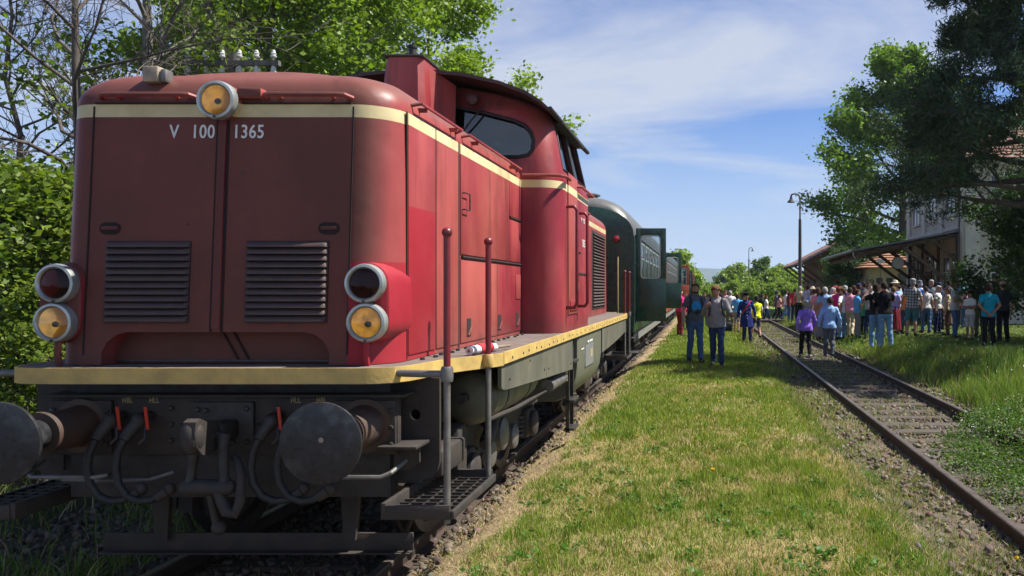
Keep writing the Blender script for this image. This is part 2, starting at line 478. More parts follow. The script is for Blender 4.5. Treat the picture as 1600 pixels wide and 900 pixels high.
M = {}
def make_materials():
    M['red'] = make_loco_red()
    M['rail_red'] = simple('handrail_red', (.17, .012, .020), (.11, .013, .016), 14, .38)
    M['yellow'] = simple('edge_yellow', (.58, .405, .115), (.36, .25, .085), 6, .6, bmp=.2, lo=.35, hi=.72)
    M['olive'] = simple('frame_olive_grey', (.145, .14, .105), (.085, .083, .065), 2.2, .5, sc=(1, 1, .5), rvar=.12)
    M['tankgreen'] = simple('tank_green_grey', (.115, .13, .09), (.15, .145, .11), 1.8, .42, rvar=.1)
    M['dark'] = simple('underframe_black', (.020, .0185, .017), (.038, .032, .027), 7, .62, bmp=.2, bscale=60, rvar=.15)
    M['dark2'] = simple('underframe_brown', (.042, .032, .026), (.020, .018, .017), 9, .7, bmp=.25, bscale=50)
    M['black'] = simple('rubber_black', (.012, .012, .013), (.02, .02, .02), 20, .6)
    M['gap'] = simple('seam_black', (.012, .008, .008), (.02, .01, .01), 20, .9)  # black; in seams and behind louvres it stands for shade
    M['steel'] = simple('worn_steel', (.085, .08, .076), (.04, .037, .034), 10, .42, .5, rvar=.12)
    M['galv'] = simple('galvanised_pipe', (.20, .195, .185), (.11, .10, .09), 11, .5, .45)
    M['chrome'] = simple('lamp_rim', (.48, .50, .48), (.30, .32, .30), 9, .3, .55)
    M['deck'] = simple('footplate_grey', (.15, .125, .11), (.095, .07, .06), 6, .85, bmp=.3, bscale=90)
    M['louvre'] = simple('louvre_brown', (.072, .042, .036), (.05, .033, .03), 8, .6)
    M['buffer'] = simple('buffer_face', (.030, .030, .032), (.075, .075, .080), 9, .36, .35, rvar=.2, lo=.5, hi=.7, bmp=.1)
    M['rusty'] = simple('buffer_rust', (.085, .045, .028), (.045, .035, .03), 7, .6)
    M['white_paint'] = simple('lettering_white', (.70, .70, .68), (.55, .55, .53), 12, .5)
    M['lever_red'] = simple('lever_red', (.55, .045, .02), (.4, .04, .02), 14, .4)
    M['letter_yellow'] = simple('lettering_yellow', (.42, .34, .14), (.25, .2, .1), 14, .6)
    M['beige'] = simple('beige_box', (.40, .33, .24), (.22, .18, .13), 12, .7, bmp=.3)
    M['refl_amber'] = simple('reflector_amber', (.92, .66, .30), (.22, .13, .055), 15, .22, .9, lo=.42, hi=.66)
    _b = M['refl_amber'].node_tree.nodes['Principled BSDF']; _b.inputs['Emission Color'].default_value = (1, .60, .18, 1); _b.inputs['Emission Strength'].default_value = .05  # bowl glows by itself, in place of the bulb's light on it
    M['refl_red'] = simple('reflector_red', (.42, .02, .03), (.2, .01, .015), 9, .25, .6)
    M['lamp_glass'] = make_glass('lamp_glass', (.98, .84, .52), .01)
    M['lamp_glass_red'] = make_glass('lamp_glass_red', (.42, .03, .04), -.02)
    M['roof_soot'] = simple('cab_roof_soot', (.062, .026, .024), (.035, .022, .02), 4, .6, bmp=.2)
    M['lens_amber'] = make_lamp('amber_lens', (.90, .62, .22), (1.0, .72, .30), 16.0)
    M['lens_red'] = make_lamp('red_lens', (.10, .006, .01), (.1, .01, .01), 0)
    M['glass'] = make_glass('cab_glass', (.35, .42, .42), .06)
    M['glass_coach'] = make_glass('coach_glass', (.72, .78, .78), -.025)
    M['coach_green'] = simple('coach_green', (.012, .045, .032), (.018, .055, .038), 3, .28, rvar=.06)
    M['coach_red'] = simple('coach_orange', (.38, .085, .028), (.28, .06, .025), 3, .35)
    M['coach_roof'] = simple('coach_roof', (.12, .12, .115), (.075, .075, .072), 3, .42, rvar=.1)
    M['coach_inside'] = simple('coach_interior', (.30, .20, .11), (.2, .13, .08), 4, .7)
    M['alu'] = simple('window_frame_white', (.55, .56, .54), (.42, .43, .42), 8, .4, .2)
    M['skirt'] = simple('coach_skirt', (.22, .22, .20), (.13, .13, .12), 5, .6)
    M['rail'] = simple('rail_rust', (.040, .029, .023), (.070, .045, .032), 9, .65, .3, bmp=.2)
    M['railtop'] = simple('rail_head', (.16, .135, .115), (.09, .07, .06), 7, .45, .5)
    M['wood'] = simple('sleeper_wood', (.085, .066, .052), (.048, .038, .031), 5, .9, bmp=.7, bscale=18, sc=(.35, 3.0, 1))
    M['stone'] = make_tint('ballast_stone', .9, 0, .2)
    M['grass'] = make_tint('grass_blade', .55, .32, .25)
    M['leaf'] = make_tint('leaf', .5, .38, .3)
    M['needle'] = make_tint('needle', .55, .2, .3)
    M['petal'] = make_tint('petal', .6, .2, .2)
    M['ground'] = make_ground()
    M['bark'] = simple('bark', (.105, .085, .068), (.05, .042, .036), 9, .9, bmp=.8, bscale=16, sc=(1, 1, .3))
    M['bark_grey'] = simple('bark_grey', (.16, .145, .125), (.08, .072, .064), 9, .9, bmp=.7, bscale=16, sc=(1, 1, .3))
    M['plaster'] = simple('old_plaster', (.50, .46, .38), (.36, .32, .26), 1.3, .92, bmp=.25, bscale=30)
    M['plaster_trim'] = simple('pale_trim', (.55, .52, .45), (.42, .39, .33), 2, .9)
    M['tile'] = simple('roof_tile', (.20, .085, .055), (.11, .06, .045), 4, .85, bmp=.3)
    M['tile_orange'] = simple('kiosk_roof_tile', (.26, .115, .055), (.18, .08, .04), 6, .8)
    M['zinc'] = simple('roof_sheet', (.15, .155, .16), (.10, .10, .105), 3, .5, .3)
    M['timber'] = simple('canopy_timber', (.10, .065, .042), (.055, .038, .028), 5, .8, bmp=.3)
    M['brick'] = simple('shed_brick', (.22, .075, .048), (.15, .055, .04), 6, .9, bmp=.4)
    M['window_dark'] = simple('window_pane_dark', (.03, .035, .04), (.05, .055, .06), 2, .08, spec=.7)
    M['pole'] = simple('lamp_pole', (.07, .068, .066), (.045, .043, .042), 6, .7)
    M['porcelain'] = simple('porcelain', (.62, .62, .60), (.5, .5, .48), 6, .25)
    M['cream_wall'] = simple('kiosk_wall', (.55, .48, .34), (.45, .38, .27), 3, .9)
    M['hill'] = simple('forest_hill', (.035, .06, .03), (.022, .042, .024), .02, .95)
    M['car_white'] = simple('car_white', (.62, .62, .63), (.58, .58, .6), 3, .25)
    M['car_red'] = simple('car_red', (.42, .03, .02), (.38, .03, .02), 3, .25)
    M['flag_red'] = simple('cloth_red', (.55, .025, .04), (.42, .02, .03), 20, .9)
    M['flag_white'] = simple('cloth_white', (.72, .72, .76), (.6, .6, .66), 20, .9)
    M['stick'] = simple('flag_stick', (.22, .16, .11), (.13, .10, .08), 15, .8)
    M['eye'] = simple('eye_dark', (.02, .015, .012), (.03, .02, .015), 30, .3)
    M['lip'] = simple('lip', (.32, .10, .08), (.28, .09, .07), 30, .5)
    M['hair_dark'] = simple('hair_dark', (.022, .016, .012), (.045, .03, .02), 40, .85, sc=(3, 3, .4), spec=.12)
    M['hair_brown'] = simple('hair_brown', (.050, .027, .016), (.085, .048, .027), 40, .85, sc=(3, 3, .4), spec=.12)
    M['hair_grey'] = simple('hair_grey', (.36, .35, .33), (.22, .215, .2), 40, .85, sc=(3, 3, .4), spec=.12)
    M['hair_blond'] = simple('hair_blond', (.16, .095, .045), (.10, .058, .028), 40, .85, sc=(3, 3, .4), spec=.12)
    M['hair_red'] = simple('hair_red', (.22, .045, .02), (.15, .03, .015), 40, .85, sc=(3, 3, .4), spec=.12)
    M['skin'] = simple('skin', (.46, .25, .175), (.40, .20, .135), 8, .5)
    M['skin_tan'] = simple('skin_tanned', (.36, .18, .115), (.30, .145, .09), 8, .5)
make_materials()
def cloth(rgb, name=None):
    """one woven-cloth material for each colour asked for"""
    key = 'cloth_%.3f_%.3f_%.3f' % rgb
    if key not in M:
        m, nt, n, l, b = nodes('cloth')
        v = coords(n)
        r = ramp(n, [(.3, rgb), (.75, tuple(c * .72 for c in rgb))]); l.new(noise(n, l, v, 7, 4), r.inputs[0])
        l.new(r.outputs[0], b.inputs['Base Color']); b.inputs['Roughness'].default_value = .9; b.inputs['Specular IOR Level'].default_value = .15
        bump(n, l, b, noise(n, l, stretch(n, l, v, (1, 1, .6)), 9, 3), .55, .03)
        M[key] = m
    return M[key]
# ------------------------------------------------------------------ terrain
TX = -2.965                        # axis of the train's track
RX = 3.155                         # axis of the track beyond the grass
TRAIL = -0.20                      # rail top, train's track
RRAIL = -0.12                      # rail top, other track
def sstep(a, b, x): t = np.clip((x - a) / (b - a), 0, 1); return t * t * (3 - 2 * t)
def gz(x, y):
    x = np.asarray(x, dtype=float); y = np.asarray(y, dtype=float)
    z = np.interp(x, [-80, -9, -6.0, -5.0, -4.5, -2.1, -1.75, -1.45, -.9, .9, 1.35, 1.75, 2.25, 2.5, 3.8, 4.1, 4.5, 4.9, 6.1, 9, 80],
                     [.3, .0, -.12, -.3, -.37, -.37, -.16, -.04, .0, .0, -.05, -.235, -.258, -.315, -.315, -.27, -.24, -.14, .20, .27, .35])
    plat = sstep(-2.0, -1.3, x) * (1 - sstep(1.3, 1.8, x))
    z = z - plat * .0070 * np.clip(y - 14, 0, 36)
    far = sstep(38, 62, y)
    z = z * (1 - far) - .30 * far
    return z
_rs = np.random.RandomState(11)
_lat = _rs.rand(256, 256)
def vnoise(x, y, s, off=0.0):
    x = np.asarray(x) * s + off + 1000; y = np.asarray(y) * s + off * 1.7 + 1000
    xi = np.floor(x).astype(int); yi = np.floor(y).astype(int); fx = x - xi; fy = y - yi
    fx = fx * fx * (3 - 2 * fx); fy = fy * fy * (3 - 2 * fy)
    g = lambda a, b: _lat[a % 256, b % 256]
    return (g(xi, yi) * (1 - fx) + g(xi + 1, yi) * fx) * (1 - fy) + (g(xi, yi + 1) * (1 - fx) + g(xi + 1, yi + 1) * fx) * fy
def fbm(x, y, s, off=0.0): return .55 * vnoise(x, y, s, off) + .3 * vnoise(x, y, s * 2.1, off + 7) + .15 * vnoise(x, y, s * 4.3, off + 13)

def build_ground():
    xs = np.unique(np.concatenate([np.linspace(-900, -60, 12), np.linspace(-60, -8, 20), np.arange(-8, 10, .14), np.linspace(10, 60, 20), np.linspace(60, 900, 12)]))
    ys = np.unique(np.concatenate([np.arange(-6, 26, .2), np.arange(26, 70, 1.0), np.geomspace(70, 6000, 40)]))
    X, Y = np.meshgrid(xs, ys); Z = gz(X, Y)
    near = 1 - sstep(40, 70, Y)
    Z = Z + near * ((fbm(X, Y, 1.6) - .5) * .05 + (vnoise(X, Y, 6.0) - .5) * .018)
    Z = Z - 2.0 * sstep(150, 900, Y)
    P = np.stack([X, Y, Z], -1).reshape(-1, 3)
    nx, ny = len(xs), len(ys)
    i = np.arange(nx * ny).reshape(ny, nx)
    F = np.stack([i[:-1, :-1], i[:-1, 1:], i[1:, 1:], i[1:, :-1]], -1).reshape(-1, 4)
    x, y = P[:, 0], P[:, 1]
    def lerp(a, b, t): return a + (b - a) * t[:, None]
    straw = np.array([.255, .190, .095]); green = np.array([.115, .145, .035]); path = np.array([.300, .222, .135])
    bed = np.array([.098, .078, .062]); forest = np.array([.062, .052, .034]); bank = np.array([.075, .098, .028]); field = np.array([.13, .20, .04])
    C = np.tile(forest, (len(P), 1))
    C = lerp(C, np.tile(bed, (len(P), 1)), sstep(-5.2, -4.7, x))
    pth = sstep(-2.05, -1.72, x + (vnoise(x, y, 1.1) - .5) * .3)
    C = lerp(C, np.tile(path, (len(P), 1)), pth)
    g = np.clip((fbm(x, y, .85, 3) - .42) * 2 + (y - 12) * .05, 0, .8)
    gr = straw + (green - straw) * g[:, None]
    C = lerp(C, gr, sstep(-1.5, -1.2, x + (vnoise(x, y, 1.7, 5) - .5) * .3))
    C = lerp(C, np.tile(bed * 1.15, (len(P), 1)), sstep(1.05, 1.55, x + (vnoise(x, y, 1.3, 9) - .5) * .7))
    C = lerp(C, np.tile(bank, (len(P), 1)), sstep(4.35, 4.75, x + (vnoise(x, y, 1.3, 2) - .5) * .4))
    C = lerp(C, np.tile(field, (len(P), 1)), sstep(40, 75, y))
    me = raw_mesh('ground', P, 4, C, True, F)
    o = ob('ground', me, M['ground']); tag(o, 'uneven ground of dry soil and grass under the tracks', 'ground', kind='structure')
build_ground()

def rail_mesh(name, y0, y1, z_top, hd=.15):
    mb = MB()
    zb = z_top - hd
    mb.mi = 0
    mb.prism([(-.0625, zb), (.0625, zb), (.0625, zb + .012), (.012, zb + .032), (.009, zb + .1), (.034, zb + .115), (.036, zb + .14),
              (-.036, zb + .14), (-.034, zb + .115), (-.009, zb + .1), (-.012, zb + .032), (-.0625, zb + .012)], 'y', y0, y1)
    mb.mi = 1
    mb.prism([(-.0355, zb + .1405), (.0355, zb + .1405), (.028, zb + hd - .001), (.012, zb + hd), (-.012, zb + hd), (-.028, zb + hd - .001)], 'y', y0, y1)
    return mb.mesh(name, 0)
def sleeper_proto(z_top, seed):
    rg = random.Random(seed)
    mb = MB()
    n = 9
    rings = []
    for i in range(n):
        x = -1.27 + 2.54 * i / (n - 1)
        j = lambda a: rg.uniform(-a, a)
        w = .125 + j(.006); t = z_top + j(.007)
        rings.append([(x, -w, z_top - .14), (x, w + j(.006), z_top - .14), (x, w + j(.006), t - .02), (x, w - .018, t), (x, 0, t - abs(j(.006))), (x, -w + .018, t), (x, -w, t - .02)])
    mb.loft(rings)
    return mb.mesh('sleeper', 30)
def chair_mesh(z):
    mb = MB()
    mb.box(-.15, .15, -.075, .075, z - .006, z + .012, .004)
    for s in (-1, 1):
        mb.box(s * .055, s * .095, -.035, .035, z + .012, z + .034, .006)
        mb.cyl((s * .085, 0, z + .03), (s * .085, 0, z + .062), .013, n=6)
        mb.cyl((s * .085, 0, z + .030), (s * .085, 0, z + .042), .022, n=6)
    return mb.mesh('rail_chair', 30)
def build_track(name, ax, ztop, y0, y1, ys0, ys1, label):
    root = empty(name, (ax, 0, 0), label=label, cat='railway track')
    r1 = rail_mesh('rail', y0, y1, ztop)
    for s in (-1, 1):
        o = ob('rail', r1, None, root); o.location = (s * .7535, 0, 0)
    r1.materials.append(M['rail']); r1.materials.append(M['railtop'])
    zs = ztop - .152
    protos = [sleeper_proto(zs, k) for k in range(4)]
    for p in protos: p.materials.append(M['wood'])
    ch = chair_mesh(zs); ch.materials.append(M['rail'])
    rg = random.Random(5)
    y = ys0; k = 0
    while y < ys1:
        s = ob('sleeper', protos[rg.randrange(4)], None, root)
        s.location = (rg.uniform(-.03, .03), y + rg.uniform(-.02, .02), rg.uniform(-.008, .006)); s.rotation_euler = (0, 0, rg.uniform(-.012, .012) + (PI if rg.random() < .5 else 0))
        if y < 22:
            for q in (-1, 1):
                c = ob('rail_chair', ch, None, s); c.location = (q * .7535, 0, 0)
        y += .64; k += 1
    return root
build_track('railway_track', TX, TRAIL, -5, 150, -.5, 60, 'railway track that the red locomotive and its coaches stand on')
build_track('railway_track', RX, RRAIL, -5, 150, .1, 55, 'empty weedy railway track between the grass strip and the crowd')
# timber crossing that people step over, far down the empty track
cr = empty('board_crossing', (RX, 47.5, 0), label='dark board crossing laid level over the empty track', cat='crossing')
for i in range(8):
    MB().box(-1.9, 1.9, -.9 + i * .24, -.9 + i * .24 + .22, RRAIL - .16, RRAIL + .012, .008).build('plank', M['timber'], cr)

# ------------------------------------------------------------------ loose ground cover
rs = np.random.RandomState(4)
def in_view(x, y, z=0.0, m=60):
    px = CX + F_PX * x / np.maximum(y, .1); py = CY - F_PX * (z - CAM_Z) / np.maximum(y, .1)
    return (y > 3.0) & (px > -m - 250) & (px < 1600 + m + 250) & (py < 900 + m + 260)
def scatter(x0, x1, y0, y1, dens):
    n = int((x1 - x0) * (y1 - y0) * dens)
    x = rs.uniform(x0, x1, n); y = rs.uniform(y0, y1, n)
    k = in_view(x, y); return x[k], y[k]
def blades(x, y, h, w, col, lean, z=None):
    n = len(x)
    z = gz(x, y) - .012 if z is None else z
    a = rs.uniform(0, 2 * PI, n); b = rs.uniform(0, 2 * PI, n)
    lx = np.cos(a) * lean * h; ly = np.sin(a) * lean * h
    hz = h * np.sqrt(np.clip(1 - np.minimum(lean, .97) ** 2, .05, 1))
    wx = np.cos(b) * w * .5; wy = np.sin(b) * w * .5
    P = np.zeros((n, 5, 3))
    P[:, 0] = np.stack([x - wx, y - wy, z], -1); P[:, 1] = np.stack([x + wx, y + wy, z], -1)
    mx, my, mz = x + lx * .35, y + ly * .35, z + hz * .58
    P[:, 2] = np.stack([mx - wx * .8, my - wy * .8, mz], -1); P[:, 3] = np.stack([mx + wx * .8, my + wy * .8, mz], -1)
    P[:, 4] = np.stack([x + lx, y + ly, z + hz], -1)
    F = (np.arange(n)[:, None, None] * 5 + np.array([[0, 1, 3], [0, 3, 2], [2, 3, 4]])[None]).reshape(-1, 3)
    C = np.repeat(col, 5, 0); C = C * np.tile(np.array([.75, .75, 1, 1, 1.1]), n)[:, None]  # roots coloured darker as shade between blades, tips lighter
    return P.reshape(-1, 3), F, C
def join_blades(parts):
    V = []; F = []; C = []; o = 0
    for p, f, c in parts: V.append(p); F.append(f + o); C.append(c); o += len(p)
    return np.concatenate(V), np.concatenate(F), np.concatenate(C)
def stuff(name, parts, mat, label, cat):
    V, F, C = join_blades(parts)
    o = ob(name, raw_mesh(name, V, 3, C, False, F), mat); tag(o, label, cat, kind='stuff'); return o
def vary(base, n, a=.25):
    return np.clip(np.array(base)[None] * (1 + rs.uniform(-a, a, (n, 1))) * (1 + rs.uniform(-a * .35, a * .35, (n, 3))), 0, 1)
GREEN = (.145, .215, .028); GREEN2 = (.215, .275, .040); STRAW = (.420, .330, .155); OLIVE = (.200, .205, .055)

def platform_grass():
    parts = []
    for (y0, y1, dens, w, hs) in ((3.6, 8, 6200, .0052, 1.0), (8, 14, 2900, .008, 1.0), (14, 26, 1050, .014, 1.05), (26, 60, 260, .03, 1.2)):
        x, y = scatter(-1.75, 2.0, y0, y1, dens)
        edge = sstep(-1.62, -1.25, x + (vnoise(x, y, 1.9, 3) - .5) * .35) * (1 - .88 * sstep(1.25, 1.7, x + (vnoise(x, y, 1.5, 4) - .5) * .55))
        pg = fbm(x, y, .85, 3)                                   # green patches
        pg2 = vnoise(x, y, 3.2, 21)
        green = (pg - .46) * 1.3 + (pg2 - .5) * 1.0 + (vnoise(x, y, 9.0, 44) - .5) * 1.3 + np.clip((y - 8) * .06, -.05, .75) + rs.normal(0, .45, len(x)) + .66
        keep = rs.rand(len(x)) < np.clip(edge, .012, 1) * np.where(green > .4, 1, .82)
        x, y, green, pg2 = x[keep], y[keep], green[keep], pg2[keep]; n = len(x)
        isg = green > .30
        col = np.where(isg[:, None], np.where((rs.rand(n) < .45)[:, None], vary(GREEN, n), vary(GREEN2, n)), np.where((rs.rand(n) < .75)[:, None], vary(STRAW, n, .3), vary(OLIVE, n)))
        tall = 1 + .35 * sstep(.62, .85, pg2) * isg
        h = np.where(isg, rs.uniform(.028, .085, n) * tall, rs.uniform(.03, .11, n)) * hs
        lean = np.where(isg, rs.uniform(.05, .75, n), rs.uniform(.5, .97, n))
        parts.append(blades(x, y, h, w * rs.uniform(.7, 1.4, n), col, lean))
    # loose taller tufts and flattened dead stalks
    for (y0, y1, dens, w, nb) in ((4.0, 9, 26, .006, 22), (9, 18, 9, .011, 16)):
        cx, cy = scatter(-1.45, 1.75, y0, y1, dens); m = len(cx); n = m * nb
        rr = np.repeat(rs.uniform(.012, .045, m), nb)
        x = np.repeat(cx, nb) + rs.normal(0, 1, n) * rr; y = np.repeat(cy, nb) + rs.normal(0, 1, n) * rr
        dead = np.repeat(rs.rand(m) < .3, nb)
        h = np.repeat(rs.uniform(.06, .15, m), nb) * rs.uniform(.5, 1.1, n)
        c = np.where(dead[:, None], vary((.36, .27, .15), n, .35), np.repeat(vary((.115, .20, .026), m, .35), nb, 0))
        parts.append(blades(x, y, h, w * rs.uniform(.7, 1.3, n), c, np.where(dead, rs.uniform(.6, .95, n), rs.uniform(.1, .7, n))))
    stuff('platform_grass', parts, M['grass'], 'short mown grass with dry straw patches between the two tracks', 'grass')
platform_grass()
def bank_grass():
    parts = []
    for (x0, x1, y0, y1, dens, w, h0, h1) in ((4.35, 11, 5.5, 14, 900, .009, .14, .42), (4.35, 13, 14, 24, 420, .015, .12, .36), (4.4, 14, 24, 60, 90, .035, .08, .2)):
        x, y = scatter(x0, x1, y0, y1, dens)
        k = rs.rand(len(x)) < .25 + .75 * sstep(4.3, 4.8, x + (vnoise(x, y, 1.4) - .5) * .5); x, y = x[k], y[k]; n = len(x)
        pg = fbm(x, y, .7, 33)
        # trodden shorter where the crowd stands
        tr = 1 - .72 * sstep(5.6, 6.5, x) * sstep(17, 20, y)
        isg = rs.rand(n) < .86
        col = np.where(isg[:, None], np.where((pg > .5)[:, None], vary((.125, .21, .036), n), vary((.19, .265, .045), n)), vary((.30, .25, .12), n))
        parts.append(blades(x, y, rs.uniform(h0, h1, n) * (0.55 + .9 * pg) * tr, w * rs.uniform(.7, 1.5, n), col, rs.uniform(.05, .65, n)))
    stuff('bank_grass', parts, M['grass'], 'tall green meadow grass on the bank before the crowd', 'grass')
bank_grass()
def track_weeds():
    parts = []
    # between and beside the rails of the empty track
    for (y0, y1, dens, w) in ((4.2, 11, 900, .006), (11, 22, 520, .013), (22, 60, 220, .035)):
        x, y = scatter(1.3, 4.7, y0, y1, dens)
        pg = fbm(x, y, .8, 51)
        thr = np.where(y < 9, .50, np.where(y < 22, .40, .28))
        edge = (1 - sstep(1.35, 2.3, x)) * .65 + sstep(4.0, 4.5, x) * .8
        k = (rs.rand(len(x)) < np.clip((pg - thr) * 7 + edge, .02, .95)); x, y = x[k], y[k]; n = len(x)
        isg = rs.rand(n) < .72
        col = np.where(isg[:, None], vary((.13, .19, .03), n, .3), vary((.34, .27, .15), n, .3))
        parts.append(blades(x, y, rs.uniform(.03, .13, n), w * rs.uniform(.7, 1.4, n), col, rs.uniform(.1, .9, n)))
    for (y0, y1, dens, w) in ((4.2, 9, 1500, .0055), (9, 16, 600, .010)):
        x, y = scatter(1.35, 2.4, y0, y1, dens); n = len(x)
        k = rs.rand(n) < .25 + .75 * (fbm(x, y, 1.8, 66) > .45); x, y = x[k], y[k]; n = len(x)
        g = rs.rand(n) < .35
        parts.append(blades(x, y, np.where(g, rs.uniform(.02, .09, n), rs.uniform(.03, .13, n)), w * rs.uniform(.6, 1.3, n), np.where(g[:, None], vary((.12, .19, .03), n, .35), vary((.33, .25, .155), n, .4)), np.where(g, rs.uniform(.2, .8, n), rs.uniform(.86, .97, n)), z=gz(x, y) + .008))
    stuff('track_weeds', parts, M['grass'], 'scattered weeds and dry stalks growing through the empty track', 'weeds')
    parts = []
    for (x0, x1, y0, y1, dens, w) in ((-9.5, -4.1, 4.6, 13, 900, .009), (-4.6, -1.55, 4.6, 14, 190, .006)):
        x, y = scatter(x0, x1, y0, y1, dens)
        k = rs.rand(len(x)) < np.clip((fbm(x, y, 1.0, 71) - .35) * 4, .1, 1); x, y = x[k], y[k]; n = len(x)
        isg = rs.rand(n) < (.8 if x0 < -5 else .3)
        col = np.where(isg[:, None], vary((.12, .19, .035), n, .35), vary((.34, .27, .16), n, .3))
        parts.append(blades(x, y, rs.uniform(.04, .3 if x0 < -5 else .10, n), w * rs.uniform(.7, 1.5, n), col, rs.uniform(.1, .95, n)))
    # dry litter trodden into the path beside the train
    for (y0, y1, dens, w) in ((4.2, 9, 1500, .005), (9, 18, 500, .010)):
        x, y = scatter(-2.15, -1.2, y0, y1, dens); n = len(x)
        parts.append(blades(x, y, rs.uniform(.02, .085, n), w * rs.uniform(.6, 1.3, n), np.where((rs.rand(n) < .85)[:, None], vary((.42, .32, .19), n, .35), vary((.14, .2, .035), n)), rs.uniform(.85, .97, n), z=gz(x, y) + .004))
    stuff('trackside_weeds', parts, M['grass'], 'dry stalks and green weeds under and beside the locomotive', 'weeds')
track_weeds()

def leaf_quads(P, size, nrm_up=.4, aspect=.62, tilt=None):
    """P (N,3) centres -> (N,4,3) rhombic leaves folded a little along the midrib"""
    n = len(P)
    d = rs.normal(0, 1, (n, 3)); d[:, 2] = d[:, 2] * (1 - nrm_up); d /= np.linalg.norm(d, axis=1)[:, None] + 1e-9
    u = rs.normal(0, 1, (n, 3)); u -= d * (u * d).sum(1)[:, None]; u /= np.linalg.norm(u, axis=1)[:, None] + 1e-9
    w = np.cross(d, u)
    s = size[:, None]
    Q = np.zeros((n, 4, 3))
    Q[:, 0] = P - d * s * .5; Q[:, 1] = P + u * s * aspect * .5 + w * s * .10; Q[:, 2] = P + d * s * .5; Q[:, 3] = P - u * s * aspect * .5 + w * s * .10
    return Q
def creeping_plants():
    # low leafy plants that spread over the right rail near the camera, with tiny white flowers
    x, y = scatter(2.5, 6.3, 5.0, 12.0, 1300)
    m = fbm(x, y, 1.3, 91)
    wob = (vnoise(x, y, 1.6, 8) - .5) * .7
    blob = sstep(2.62, 3.15, x + wob) * sstep(6.2, 7.2, y + wob) * (1 - sstep(0.0, .8, y - (9.0 + (x - 2.6) * 1.35) + wob))
    k = rs.rand(len(x)) < np.clip(blob * (m * 3.2 - .75), 0, 1); x, y = x[k], y[k]
    x = np.repeat(x, 3) + rs.normal(0, .03, 3 * len(x)); y = np.repeat(y, 3) + rs.normal(0, .03, 3 * len(y)); n = len(x)
    z = gz(x, y) + .03 + rs.beta(1.6, 1.4, n) * (.05 + .34 * fbm(x, y, 2.6, 5)) + .12 * sstep(3.3, 3.8, x)
    Q = leaf_quads(np.stack([x, y, z], -1), rs.uniform(.014, .042, n), .6)
    C = np.repeat(vary((.070, .135, .020), n, .5), 4, 0)
    o = ob('creeping_plants', raw_mesh('creeping_plants', Q, 4, C), M['leaf']); tag(o, 'low leafy green plants creeping over the right rail', 'plants', kind='stuff')
    # white flower dots
    x1, y1 = scatter(3.4, 5.6, 8.8, 12.5, 120); k = np.exp(-(((x1 - 3.85) / .4) ** 2 + ((y1 - 10.4) / .6) ** 2)) + .6 * np.exp(-(((x1 - 5.0) / .5) ** 2 + ((y1 - 11.0) / 1.3) ** 2)) > rs.rand(len(x1))
    x2, y2 = scatter(4.8, 7.0, 13, 22, 6)
    X = np.concatenate([np.repeat(x1[k], 4) + rs.normal(0, .02, 4 * k.sum()), x2]); Y = np.concatenate([np.repeat(y1[k], 4) + rs.normal(0, .02, 4 * k.sum()), y2]); n = len(X)
    Z = gz(X, Y) + rs.uniform(.16, .28, n)
    Q = leaf_quads(np.stack([X, Y, Z], -1), np.where(Y < 12.6, .018, .035), .2, 1.0)
    o = ob('white_flowers', raw_mesh('white_flowers', Q, 4, np.repeat(vary((.75, .75, .68), n, .1), 4, 0)), M['petal']); tag(o, 'tiny white flowers dotted over the weeds by the rail', 'flowers', kind='stuff')
    # broad-leaf rosettes in the mown grass
    cx, cy = scatter(-1.5, 1.5, 4.4, 13, 5.0)
    k = rs.rand(len(cx)) < .25 + .75 * (cy < 7); cx, cy = cx[k], cy[k]
    nl = 26; n = len(cx) * nl
    X = np.repeat(cx, nl) + rs.normal(0, .045, n); Y = np.repeat(cy, nl) + rs.normal(0, .045, n)
    Z = gz(X, Y) + rs.uniform(.01, .06, n)
    Q = leaf_quads(np.stack([X, Y, Z], -1), rs.uniform(.022, .045, n), .75, .7)
    o = ob('broadleaf_weeds', raw_mesh('broadleaf_weeds', Q, 4, np.repeat(vary((.07, .16, .025), n, .25), 4, 0)), M['leaf']); tag(o, 'dark green broad-leaved weeds in the mown grass', 'weeds', kind='stuff')
    # dandelions
    X = np.concatenate([rs.uniform(2.05, 2.35, 9), rs.uniform(-.9, 1.2, 10), rs.uniform(4.4, 6.5, 14)]); Y = np.concatenate([rs.uniform(4.9, 5.6, 9), rs.uniform(7, 16, 10), rs.uniform(9, 16, 14)])
    n = len(X); Z = gz(X, Y) + .07
    nl = 7
    Pc = np.stack([np.repeat(X, nl), np.repeat(Y, nl), np.repeat(Z, nl)], -1) + rs.normal(0, .004, (n * nl, 3))
    Q = leaf_quads(Pc, np.full(n * nl, .026), .7, .8)
    o = ob('dandelions', raw_mesh('dandelions', Q, 4, np.repeat(vary((.75, .48, .03), n * nl, .15), 4, 0)), M['petal']); tag(o, 'small yellow dandelion heads in the grass', 'flowers', kind='stuff')
creeping_plants()

